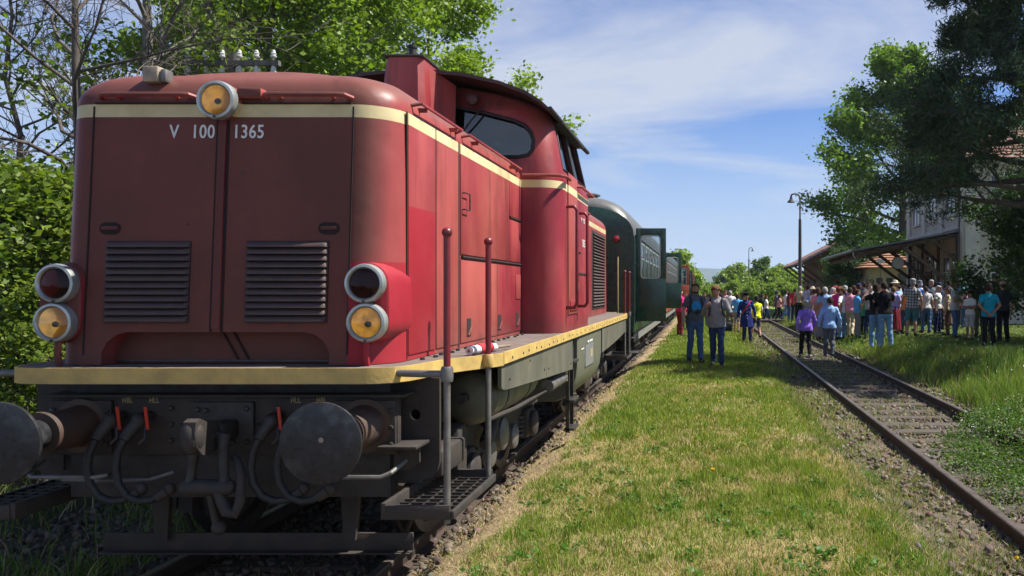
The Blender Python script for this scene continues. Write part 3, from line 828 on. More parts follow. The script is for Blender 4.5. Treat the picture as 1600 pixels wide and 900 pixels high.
def stones(x, y, size, z, col):
    n = len(x)
    cube = np.array([[a, b, c] for c in (-1, 1) for b in (-1, 1) for a in (-1, 1)], float)
    F = np.array([(0, 2, 3, 1), (4, 5, 7, 6), (0, 1, 5, 4), (2, 6, 7, 3), (0, 4, 6, 2), (1, 3, 7, 5)])
    P = cube[None] * (1 + rs.uniform(-.35, .25, (n, 8, 3)))
    P = P * (size[:, None, None] * rs.uniform(.55, 1.1, (n, 1, 3)) * .5)
    q = rs.normal(0, 1, (n, 4)); q /= np.linalg.norm(q, axis=1)[:, None]
    w, a, b, c = q.T
    Rm = np.stack([np.stack([1 - 2 * (b * b + c * c), 2 * (a * b - c * w), 2 * (a * c + b * w)], -1), np.stack([2 * (a * b + c * w), 1 - 2 * (a * a + c * c), 2 * (b * c - a * w)], -1), np.stack([2 * (a * c - b * w), 2 * (b * c + a * w), 1 - 2 * (a * a + b * b)], -1)], 1)
    P = np.einsum('nij,nkj->nki', Rm, P) + np.stack([x, y, z], -1)[:, None]
    FF = (np.arange(n)[:, None, None] * 8 + F[None]).reshape(-1, 4)
    return P.reshape(-1, 3), FF, np.repeat(col, 8, 0)
def ballast():
    parts = []
    for (y0, y1, dens, s0, s1) in ((4.0, 9, 620, .018, .062), (9, 16, 260, .03, .07), (16, 30, 60, .05, .09)):
        x, y = scatter(1.45, 4.75, y0, y1, dens)
        k = rs.rand(len(x)) < sstep(1.4, 1.9, x + (vnoise(x, y, 1.3, 9) - .5) * .5) * (1 - .85 * sstep(4.25, 4.6, x)) * np.where(x < 2.36, .10 + .35 * (vnoise(x, y, 2.2, 61) > .55), 1.0); x, y = x[k], y[k]; n = len(x)
        d = np.minimum(abs(x - (RX - .7535)), abs(x - (RX + .7535)))
        on = np.abs(((y - .1) / .64 + .5) % 1.0 - .5) * .64 < .13
        z = gz(x, y) + np.where(on & (x > 2.42), rs.uniform(-.03, .012, n), rs.uniform(-.01, .032, n))
        col = np.where((rs.rand(n) < .5)[:, None], vary((.135, .116, .100), n, .4), vary((.098, .073, .056), n, .35))
        parts.append(stones(x, y, rs.uniform(s0, s1, n), z, col))
    V, F, C = join_blades(parts)
    o = ob('ballast', raw_mesh('ballast', V, 4, C, False, F), M['stone']); tag(o, 'grey brown ballast stones of the empty track', 'ballast', kind='stuff')
    parts = []
    for (x0, x1, y0, y1, dens) in ((-5.4, -1.7, 4.4, 11, 330), (-5.0, -1.75, 11, 30, 45)):
        x, y = scatter(x0, x1, y0, y1, dens); n = len(x)
        k = rs.rand(n) < 1 - .85 * sstep(-2.1, -1.8, x); x, y = x[k], y[k]; n = len(x)
        parts.append(stones(x, y, rs.uniform(.02, .06, n), gz(x, y) + rs.uniform(-.005, .02, n), vary((.11, .09, .072), n, .4)))
    V, F, C = join_blades(parts)
    o = ob('ballast', raw_mesh('ballast', V, 4, C, False, F), M['stone']); tag(o, 'dark ballast stones under the red locomotive', 'ballast', kind='stuff')
ballast()
# ------------------------------------------------------------------ the locomotive
LOCO_Y = 4.29
L = empty('diesel_locomotive', (TX, LOCO_Y, TRAIL), label='faded dark red diesel locomotive with cream stripe at the head of the train', cat='locomotive')
def outline(hw, yf, yb, rx, ry, seg=7, both=False):
    p = []
    def arc(cx, cy, a0, a1):
        for i in range(seg + 1):
            a = a0 + (a1 - a0) * i / seg; p.append((cx + rx * math.cos(a), cy + ry * math.sin(a)))
    if both:
        arc(-hw + rx, yb - ry, PI / 2, PI)
    else:
        p.append((-hw, yb))
    arc(-hw + rx, yf + ry, PI, 1.5 * PI)
    arc(hw - rx, yf + ry, 1.5 * PI, 2 * PI)
    if both:
        arc(hw - rx, yb - ry, 0, PI / 2)
    else:
        p.append((hw, yb))
    return p
def yfront(z): return .50 + .095 * (z - 1.44) / 1.6
def hood_mesh(flip=False, yb=4.15, yf_off=0.0):
    rings = []
    for z in (1.44, 1.75, 2.2, 2.6, 2.9, 3.05):
        rings.append([(x, y, z) for x, y in outline(1.05, yfront(z) + yf_off, yb, .25, .29)])
    yf0 = yfront(3.05) + yf_off
    for i in range(1, 9):
        a = R(90) * i / 8
        d = .30 * (1 - math.cos(a)); z = 3.05 + .235 * math.sin(a)
        rings.append([(x, y, z) for x, y in outline(1.05 - d, yf0 + d * .95, yb, .25, .29)])
    for k in (.12, .28, .5, .75, .97):
        hw = .75 * (1 - k); z = 3.285 + .125 * (1 - (1 - k) ** 2)
        rx = min(.25, hw * .9)
        rings.append([(x, y, z) for x, y in outline(hw, yf0 + .285 + k * .42, yb, rx, .29)])
    if flip:
        rings = [[(-x, 12.1 - y, z) for x, y, z in r] for r in rings]
    mb = MB(); mb.loft(rings)
    return mb.mesh('hood', 40)
def build_hood():
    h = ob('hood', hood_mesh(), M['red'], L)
    # recess across the foot of the nose, above the coupling
    c = MB(); pts = [(-.69, 1.30), (.69, 1.30), (.69, 1.52), (.66, 1.58), (.60, 1.625), (.54, 1.64), (-.54, 1.64), (-.60, 1.625), (-.66, 1.58), (-.69, 1.52)]
    c.prism(pts, 'y', .2, .64); cc = c.build('cutter', None)
    cc.parent = None; cc.location = L.location
    h.parent = None; h.location = L.location
    bpy.context.view_layer.update()
    boolean(h, [cc])
    h.parent = L; h.location = (0, 0, 0)
    if not h.data.materials: h.data.materials.append(M['red'])
    MB().box(-.685, .685, .615, .625, 1.452, 1.462).build('recess_sill', M['steel'], L)
    # the door edges run on slantwise across the recess
    for x in (-.033, .033):
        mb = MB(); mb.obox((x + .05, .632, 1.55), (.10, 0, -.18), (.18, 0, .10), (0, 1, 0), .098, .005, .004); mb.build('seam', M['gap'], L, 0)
    # nose door seams: black strips stand in for shade in the gaps
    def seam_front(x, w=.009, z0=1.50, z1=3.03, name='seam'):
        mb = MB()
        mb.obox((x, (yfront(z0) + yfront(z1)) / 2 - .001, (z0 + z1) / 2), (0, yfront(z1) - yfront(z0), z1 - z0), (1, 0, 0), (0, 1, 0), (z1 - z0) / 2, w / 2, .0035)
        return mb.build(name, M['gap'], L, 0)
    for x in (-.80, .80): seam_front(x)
    # the raised centre strip between the nose doors
    mb = MB(); z0, z1 = 1.66, 2.95
    mb.obox((0, (yfront(z0) + yfront(z1)) / 2 - .004, (z0 + z1) / 2), (0, yfront(z1) - yfront(z0), z1 - z0), (1, 0, 0), (0, 1, 0), (z1 - z0) / 2, .024, .010)
    mb.build('centre_strip', M['red'], L, 30)
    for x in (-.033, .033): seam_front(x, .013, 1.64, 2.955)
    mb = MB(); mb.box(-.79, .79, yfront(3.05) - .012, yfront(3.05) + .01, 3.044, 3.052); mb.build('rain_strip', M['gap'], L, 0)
    # grab bars above the nose doors
    for x0, x1 in ((-.755, -.165), (.245, .79)):
        yb_ = yfront(3.08) - .055; z = 3.092
        mb = MB(); mb.tube([(x0, yb_ + .06, z - .01), (x0 + .03, yb_ + .01, z), (x0 + .07, yb_, z), (x1 - .07, yb_, z), (x1 - .03, yb_ + .01, z), (x1, yb_ + .06, z - .01)], .016, 8)
        for t in (.2, .8): mb.tube([(x0 + (x1 - x0) * t, yb_, z), (x0 + (x1 - x0) * t, yb_ + .09, z - .02)], .010, 6)
        mb.build('grab_bar', M['red'], L)
    mb = MB(); mb.box(.10, .25, yfront(3.08) - .045, yfront(3.08) + .06, 3.075, 3.135, .008); mb.build('lamp_bracket', M['red'], L)
    # side panels, both sides
    for s in (1, -1):
        def panel(y0, y1, z0, z1, nm='side_panel', proud=.009):
            mb = MB(); mb.box(s * 1.046, s * (1.05 + proud), y0, y1, z0, z1, .005); return mb.build(nm, M['red'], L, 30)
        d1 = panel(.812, 1.325, 1.475, 3.040); d2 = panel(1.347, 1.845, 1.475, 3.040)
        panel(1.915, 3.44, 2.175, 3.040); panel(3.455, 3.985, 2.62, 3.040); panel(3.455, 3.985, 2.175, 2.595); panel(1.915, 3.00, 1.475, 2.135); panel(3.012, 3.985, 1.475, 2.135)
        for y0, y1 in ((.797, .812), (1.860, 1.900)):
            MB().box(s * 1.047, s * 1.053, y0, y1, 1.45, 3.045).build('seam', M['gap'], L, 0)  # gap shade put in as black strips
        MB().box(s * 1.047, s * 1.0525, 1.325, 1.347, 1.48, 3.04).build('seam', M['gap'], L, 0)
        mb = MB(); mb.cyl((s * 1.062, 1.93, 2.155), (s * 1.062, 3.97, 2.155), .010, n=8); mb.build('hinge', M['gap'], L)
        mb = MB(); mb.cyl((s * 1.062, 3.46, 2.607), (s * 1.062, 3.97, 2.607), .009, n=8); mb.build('hinge', M['gap'], L)
        for y in (2.06, 3.02, 3.72):
            mb = MB(); mb.box(s * 1.052, s * 1.0625, y, y + .11, 1.515, 1.665, .004); mb.build('slot', M['gap'], L, 0)
            mb = MB(); mb.tube([(s * 1.068, y + .02, 1.53), (s * 1.072, y + .09, 1.60)], .008, 6); mb.build('slot_latch', M['red'], L)
        mb = MB(); mb.lathe([(.055, 0), (.055, .004), (.045, .004)], (s * 1.057, 1.57, 2.29), (s, 0, 0), 18); mb.build('latch_recess', M['gap'], L)
        mb = MB(); mb.box(s * 1.06, s * 1.07, 1.53, 1.61, 2.28, 2.30, .003); mb.build('latch', M['lever_red'], L)
        mb = MB(); mb.tube([(s * 1.056, 1.94, 2.66), (s * 1.085, 1.94, 2.66), (s * 1.085, 2.06, 2.66), (s * 1.085, 2.06, 2.53), (s * 1.085, 1.94, 2.53), (s * 1.056, 1.94, 2.53)], .006, 6); mb.build('wire_handle', M['dark'], L)
        # rails along the top edge of the hood side
        for y0, y1 in ((.90, 1.83), (1.97, 3.80)):
            x = s * 1.10; z = 3.125
            mb = MB(); mb.tube([(s * 1.03, y0, z - .02), (x, y0 + .03, z), (x, y1 - .03, z), (s * 1.03, y1, z - .02)], .0125, 8); mb.build('roof_rail', M['red'], L)
            for t in (.15, .85):
                mb = MB(); y = y0 + (y1 - y0) * t; mb.box(s * 1.03, s * 1.10, y - .007, y + .007, z - .035, z - .004, .002); mb.build('rail_bracket', M['red'], L)
        # small access plate
        mb = MB(); mb.box(s * 1.056, s * 1.066, 3.70, 3.90, 1.80, 2.05, .003); mb.build('access_plate', M['red'], L)
    # door of the far hood
    h2 = ob('hood', hood_mesh(True, yb=12.1 - 5.9, yf_off=.12), M['red'], L)
    for s in (1, -1):
        MB().box(s * 1.047, s * 1.06, 9.2, 10.9, 1.55, 2.92, .004).build('radiator_frame', M['louvre'], L)
        rg = MB()
        g = MB(); g.box(s * 1.058, s * 1.064, 9.25, 10.85, 1.58, 2.90); go = g.build('radiator_grille', M['gap'], L, 0)
        for i in range(24):
            z = 1.60 + i * .054
            mb = MB(); mb.obox((s * 1.072, 10.05, z + .02), (0, 1, 0), (s, 0, -.9), (0, 0, 1), .79, .016, .004); mb.build('slat', M['louvre'], go)
        mb = MB(); x = s * 1.085; z = 3.135
        mb.tube([(s * 1.03, 6.5, z - .02), (x, 6.53, z), (x, 8.7, z), (s * 1.03, 8.75, z - .02)], .015, 8); mb.build('roof_rail', M['red'], L)
        mb = MB(); mb.tube([(s * 1.056, 7.1, 2.5), (s * 1.085, 7.1, 2.5), (s * 1.085, 7.25, 2.5), (s * 1.085, 7.25, 2.37), (s * 1.085, 7.1, 2.37), (s * 1.056, 7.1, 2.37)], .006, 6); mb.build('wire_handle', M['dark'], L)
build_hood()

def front_rot(o, z): o.rotation_euler = (R(90) + math.atan(.095 / 1.6) * -1, 0, 0)
def build_nose():
    # louvred grilles
    for x0, x1 in ((-.683, -.171), (.173, .673)):
        z0, z1 = 1.700, 2.195
        mb = MB(); mb.obox(((x0 + x1) / 2, (yfront(z0) + yfront(z1)) / 2 - .001, (z0 + z1) / 2), (1, 0, 0), (0, yfront(z1) - yfront(z0), z1 - z0), (0, 1, 0), (x1 - x0) / 2 + .002, (z1 - z0) / 2 + .001, .003)
        g = mb.build('louvre_grille', M['gap'], L, 0)  # black backing paints in the shade under the louvres
        n = 12; p = (z1 - z0) / n
        for i in range(n):
            zb = z0 + i * p + .004; zt = zb + p * .86; y0 = yfront(zb) - .006; y1 = yfront(zt) - .004
            mb = MB(); d = .028; e = .014
            # a pressed louvre: closed at the top and the ends, open at the bottom edge
            prof = [(y1, zt), (y1 - d * .35, zt - .004), (y1 - d * .8, zt - .014), (y0 - d, zb + .006), (y0 - d, zb), (y0 - d + .006, zb + .002), (y0, zb + .012)]
            rings = []
            for x, sc in ((x0, .15), (x0 + e, .9), (x0 + e * 2, 1), (x1 - e * 2, 1), (x1 - e, .9), (x1, .15)):
                rings.append([(x, y1 + (a - y1) * sc if k not in (0, 6) else a, b) for k, (a, b) in enumerate(prof)])
            mb.loft(rings); mb.build('louvre', M['louvre'], g, 50)
    # oval door catches
    for x in (-.67, .67):
        z = 2.272; y = yfront(z)
        def stad(hx, hz, n=8):
            p = []
            for k in range(n + 1): a = -PI / 2 + PI * k / n; p.append((x + (hx - hz) + hz * math.cos(a), z + hz * math.sin(a)))
            for k in range(n + 1): a = PI / 2 + PI * k / n; p.append((x - (hx - hz) + hz * math.cos(a), z + hz * math.sin(a)))
            return p
        mb = MB(); mb.prism(stad(.064, .037), 'y', y - .005, y + .01); c = mb.build('catch', M['gap'], L, 0)
        mb = MB(); mb.box(x - .05, x + .05, y - .012, y - .003, z - .008, z + .014, .003); mb.build('catch_bar', M['red'], c)
    # lamps
    def lamp(x, z, y, lens, r=.119, tail=.20, tall=False):
        g = MB(); g.lathe([(r * .95, tail), (r * .97, .03), (r * .9, 0)], (x, y, z), (0, 1, 0), 28); h = g.build('headlight', M['red'], L)
        g = MB(); g.lathe([(r, .035), (r * 1.01, .005), (r * .96, -.016), (r * .84, -.02), (r * .76, -.008), (r * .74, .01)], (x, y, z), (0, 1, 0), 32); g.build('rim', M['chrome'], h)
        amb = lens is M['lens_amber']
        g = MB(); g.lathe([(r * .76, -.004), (r * .70, .012), (r * .52, .034), (r * .3, .048), (0, .054)], (x, y, z), (0, 1, 0), 28)
        g.build('reflector', M['refl_amber' if amb else 'refl_red'], h, 80)
        g = MB(); g.ball((x, y + .022, z), .016, .020, .016, 10, 8); g.build('bulb', lens, h)
        g = MB(); g.lathe([(r * .76, -.006), (r * .6, -.014), (r * .35, -.020), (0, -.023)], (x, y, z), (0, 1, 0), 28); g.build('lens', M['lamp_glass' if amb else 'lamp_glass_red'], h, 80)
        if amb:
            g = MB(); g.ball((x + .012, y - .002, z - .010), .024, .007, .020, 12, 8); g.build('bulb_shield', M['dark'], h)
        g = MB(); g.cyl((x, y - .018, z - r * .9), (x, y - .026, z - r * .9), .007, n=8); g.build('screw', M['dark'], h)
    lamp(0.0, 3.052, .515, M['lens_amber'], .117, .25)
    mb = MB()
    for i in range(1): mb.lathe([(.135, .10), (.130, .0), (.118, -.005)], (0, yfront(3.05) - .0, 3.03), (0, 1, 0), 28)
    mb.build('lamp_collar', M['red'], L)
    for s in (-1, 1):
        # twin housing for the two lamps on each corner
        mb = MB()
        def sta(r, y):
            return [(s * .932 + r * math.cos(R(180 * k / 10)), y, 1.935 + r * math.sin(R(180 * k / 10))) for k in range(11)] + [(s * .936 - r * math.cos(R(180 * k / 10)), y, 1.70 - r * math.sin(R(180 * k / 10))) for k in range(11)]
        mb.loft([sta(.108, .487), sta(.124, .497), sta(.130, .56), sta(.134, .84)])
        mb.build('lamp_housing', M['red'], L)
        lamp(s * .927, 1.935, .455, M['lens_red'], .119, .1); lamp(s * .938, 1.70, .455, M['lens_amber'], .119, .1)
        mb = MB(); mb.tube([(s * .93, .478, 1.585), (s * .93, .47, 1.50), (s * .93, .49, 1.44)], .018, 8); mb.build('conduit', M['red'], L)
    # numbers: V 100 on the one door, 1365 on the other
    for txt, x in (('V', -.300), ('100', -.122), ('1365', .158)):
        me = text_mesh(txt, .118, .003, 1.06, .80); o = ob('number_lettering', me, M['white_paint'], L)
        z = 2.868; o.location = (x, yfront(z) - .0035, z); o.rotation_euler = (R(90) - math.atan(.095 / 1.6), 0, 0)
    # weathered junction box on the brow
    bx = MB(); bx.box(-.515, -.415, .60, .70, 3.185, 3.285, .012); b = bx.build('junction_box', M['beige'], L)
    MB().box(-.412, -.372, .61, .69, 3.185, 3.270, .014).build('socket', M['galv'], b)
    # insignificant little bolts on the nose
    for x, z in ((.13, 2.62), (-.2, 2.30), (.35, 2.55), (-.35, 2.44)):
        mb = MB(); mb.cyl((x, yfront(z) + .004, z), (x, yfront(z) - .004, z), .006, n=8); mb.build('rivet', M['louvre'], L)
build_nose()

def build_cab():
    def ring(z, hw, yf, yb, r): return [(x, y, z) for x, y in outline(hw, yf, yb, r, r, 7, True)]
    def hw(z): return 1.47 - .17 * max(0, z - 3.05) / .8
    def yf(z): return 3.95 + .12 * max(0, z - 3.05) / .8
    rings = [ring(1.44, 1.47, 3.95, 6.10, .22), ring(2.2, 1.47, 3.95, 6.10, .22), ring(3.05, 1.47, 3.95, 6.10, .22), ring(3.45, hw(3.45), yf(3.45), 12.1 - 2.05 - yf(3.45), .22), ring(3.80, hw(3.80), yf(3.8), 10.05 - yf(3.8), .22)]
    rings += [ring(3.87, 1.24, 4.1, 5.95, .22), ring(3.97, .95, 4.12, 5.93, .22), ring(4.06, .5, 4.14, 5.91, .22), ring(4.09, .25, 4.16, 5.89, .2)]
    mb = MB(); mb.loft(rings); cab = mb.build('cab', M['red'])
    inner = MB(); inner.loft([ring(1.75, 1.41, 4.01, 6.04, .2), ring(3.05, 1.41, 4.01, 6.04, .2), ring(3.78, hw(3.78) - .06, yf(3.78) + .06, 10.05 - yf(3.78) - .06, .2)])
    cut = [inner.build('cutter', None)]
    fw = [(.26, 3.30), (1.02, 3.285), (1.12, 3.305), (1.165, 3.36), (1.175, 3.46), (1.14, 3.56), (1.07, 3.63), (.96, 3.68), (.60, 3.775), (.24, 3.84)]
    for s in (1, -1):
        for y0, y1 in ((3.7, 4.35), (5.7, 6.4)):
            c = MB(); c.prism([(s * a, b) for a, b in fw], 'y', y0, y1); cut.append(c.build('cutter', None))
        for y0, y1, q in ((4.26, 5.0, .10), (5.08, 5.84, -.10)):
            c = MB(); sw = [(y0, 3.20), (y1, 3.20), (y1 - (.1 if q < 0 else 0), 3.72), (y0 + (.1 if q > 0 else 0), 3.72)]
            c.prism(sw, 'x', s * .95, s * 1.75); cut.append(c.build('cutter', None))
    bpy.context.view_layer.update()
    boolean(cab, cut); cab.parent = L
    if not cab.data.materials: cab.data.materials.append(M['red'])
    for i in range(len(cab.data.materials)): cab.data.materials[i] = M['red']
    for rear in (0, 1):
        for s in (1, -1):
            def wy(z, off): y = yf(z) + off; return 10.05 - y if rear else y
            g = MB(); n = len(fw)
            g.add([(s * a, wy(b, .028), b) for a, b in fw] + [(s * a, wy(b, .034), b) for a, b in fw], [tuple(range(n)), tuple(range(2 * n - 1, n - 1, -1))] + [(i, n + i, n + (i + 1) % n, (i + 1) % n) for i in range(n)])
            w = g.build('windscreen', M['glass'], L, 0)
            t = MB(); t.tube([(s * a, wy(b, -.004), b) for a, b in fw + fw[:2]], .020, 8, False); t.build('window_seal', M['black'], w)
            # wiper
            t = MB(); t.tube([(s * .66, wy(3.86, -.05), 3.84), (s * .52, wy(3.70, -.06), 3.66), (s * .40, wy(3.55, -.03), 3.50)], .010, 6); t.tube([(s * .30, wy(3.62, -.02), 3.60), (s * .52, wy(3.42, -.02), 3.40)], .010, 6); t.build('wiper', M['black'], L)
    for s in (1, -1):
        for y0, y1, q in ((4.26, 5.0, .10), (5.08, 5.84, -.10)):
            sw = [(y0, 3.20), (y1, 3.20), (y1 - (.1 if q < 0 else 0), 3.72), (y0 + (.1 if q > 0 else 0), 3.72)]
            g = MB(); n = 4
            g.add([(s * (hw(b) - .030), a, b) for a, b in sw] + [(s * (hw(b) - .036), a, b) for a, b in sw], [tuple(range(n)), tuple(range(2 * n - 1, n - 1, -1))] + [(i, n + i, n + (i + 1) % n, (i + 1) % n) for i in range(n)])
            w = g.build('side_window', M['glass'], L, 0)
            t = MB(); t.tube([(s * (hw(b) - .004), a, b) for a, b in sw + sw[:2]], .018, 6, False); t.build('window_seal', M['black'], w)
    # inside: floor, desks, seats
    MB().box(-1.38, 1.38, 4.04, 6.0, 1.76, 1.80).build('cab_floor', M['dark'], L)
    MB().box(.25, 1.25, 4.12, 4.55, 1.8, 2.95, .03).build('driver_desk', M['dark'], L)
    MB().box(-1.25, -.25, 5.5, 5.93, 1.8, 2.95, .03).build('driver_desk', M['dark'], L)
    for x, y in ((.85, 5.0), (-.85, 5.05)):
        mb = MB(); mb.box(x - .22, x + .22, y - .2, y + .22, 2.3, 2.4, .03); mb.box(x - .2, x + .2, y + .18, y + .25, 2.4, 3.05, .03); mb.cyl((x, y, 1.8), (x, y, 2.3), .05); mb.build('driver_seat', M['black'], L)
    # roof shell with overhanging edges
    prof = [(1.40, 3.735), (1.31, 3.82), (1.15, 3.92), (.88, 4.02), (.5, 4.105), (0, 4.15)]
    prof = prof + [(-x, z) for x, z in prof[-2::-1]]
    low = [(x, z - .035) for x, z in prof[::-1]]
    mb = MB(); mb.prism(prof + low, 'y', 3.74, 6.32); roof = mb.build('cab_roof', M['roof_soot'], L, 30)
    for s in (1, -1):
        mb = MB(); mb.tube([(s * 1.405, 3.72, 3.735), (s * 1.405, 6.34, 3.735)], .022, 8); mb.build('gutter', M['dark'], roof)
        # fold-down sun blind housing over the side windows
        mb = MB(); mb.box(s * 1.33, s * 1.44, 4.3, 5.8, 3.69, 3.715, .008); mb.build('sun_visor', M['dark'], roof)
    # exhaust tower ahead of the cab
    mb = MB()
    def sq(x0, x1, y0, y1, z, c=.05): return [(x0 + c, y0, z), (x1 - c, y0, z), (x1, y0 + c, z), (x1, y1, z), (x0, y1, z), (x0, y0 + c, z)]
    mb.loft([sq(-.22, .23, 3.42, 3.95, 3.3), sq(-.20, .21, 3.46, 4.0, 3.9), sq(-.18, .19, 3.50, 4.0, 4.19)])
    tw = mb.build('exhaust_tower', M['red'], L, 20)
    for s in (1, -1):
        mb = MB(); mb.add([(s * .19, 3.60, 3.30), (s * .38, 3.90, 3.30), (s * .38, 3.95, 4.02), (s * .19, 3.66, 4.14), (s * .19, 4.0, 3.30), (s * .19, 4.0, 4.14)], [(0, 1, 2, 3), (1, 4, 5, 2), (3, 2, 5), (0, 4, 1), (0, 3, 5, 4)])
        mb.build('tower_cheek', M['red'], tw, 0)
    mb = MB(); mb.box(-.195, .205, 3.485, 3.98, 4.19, 4.215, .008); mb.build('tower_cap', M['dark'], tw)
    mb = MB(); mb.lathe([(.07, 0), (.07, .015), (.04, .02), (.038, .12), (.046, .125), (.046, .15), (.0, .152)], (.02, 3.7, 4.212), (0, 0, 1), 18); mb.build('exhaust_pipe', M['black'], tw)
    # horn and lamp under the roof edge
    mb = MB(); mb.lathe([(.065, 0), (.06, .05), (.03, .07), (.0, .072)], (.545, 3.99, 3.885), (0, -1, 0), 18); mb.build('cab_horn', M['roof_soot'], L)
    # drip rail at the waist, corner and door side
    mb = MB()
    for s in (1, -1):
        mb = MB(); mb.tube([(s * 1.08, 3.905, 3.085), (s * 1.36, 3.905, 3.085), (s * 1.47, 3.94, 3.085), (s * 1.515, 4.04, 3.085), (s * 1.515, 4.28, 3.085)], .018, 8); mb.build('drip_rail', M['red'], L)
        mb = MB(); mb.tube([(s * 1.46, 4.95, 3.10), (s * 1.53, 4.98, 3.10), (s * 1.53, 5.95, 3.10), (s * 1.46, 5.98, 3.10)], .018, 8); mb.build('drip_rail', M['red'], L)
        # cab door in the side wall, with its frame lines
        mb = MB(); mb.box(s * 1.466, s * 1.482, 4.38, 4.98, 1.62, 3.18, .006); d = mb.build('cab_door', M['red'], L, 30)
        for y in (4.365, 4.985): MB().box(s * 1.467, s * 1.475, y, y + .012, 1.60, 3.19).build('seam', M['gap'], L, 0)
        mb = MB(); mb.box(s * 1.478, s * 1.495, 4.44, 4.92, 1.66, 1.78, .006); mb.build('kick_plate', M['red'], d)
        mb = MB(); mb.tube([(s * 1.48, 4.90, 2.32), (s * 1.53, 4.90, 2.32), (s * 1.53, 4.82, 2.32)], .012, 8); mb.build('door_handle', M['steel'], d)
        mb = MB(); mb.box(s * 1.478, s * 1.505, 4.86, 4.94, 1.86, 1.98, .006); mb.build('door_lock', M['beige'], d)
        MB().box(s * 1.466, s * 1.480, 5.05, 5.98, 2.08, 2.10).build('hinge', M['gap'], L, 0)
        # long grab rails either side of the door
        for y in (4.30, 5.06):
            mb = MB(); x = s * 1.585
            mb.tube([(s * 1.46, y, 2.80), (x - s * .03, y, 2.80), (x, y, 2.76), (x, y, 1.74), (x - s * .03, y, 1.70), (s * 1.46, y, 1.70)], .020, 10); mb.build('grab_rail', M['rail_red'], L)
        for txt, z, sz, mt in (('V', 2.74, .085, 5.36), ('100', 2.74, .085, 5.54), ('1365', 2.46, .13, 5.50)):
            me = text_mesh(txt, sz, .003, 1.05, .85); o = ob('number_lettering', me, M['white_paint'], L); o.location = (s * 1.4725, mt if s > 0 else 11 - mt, z); o.rotation_euler = (R(90), 0, s * R(90))
build_cab()

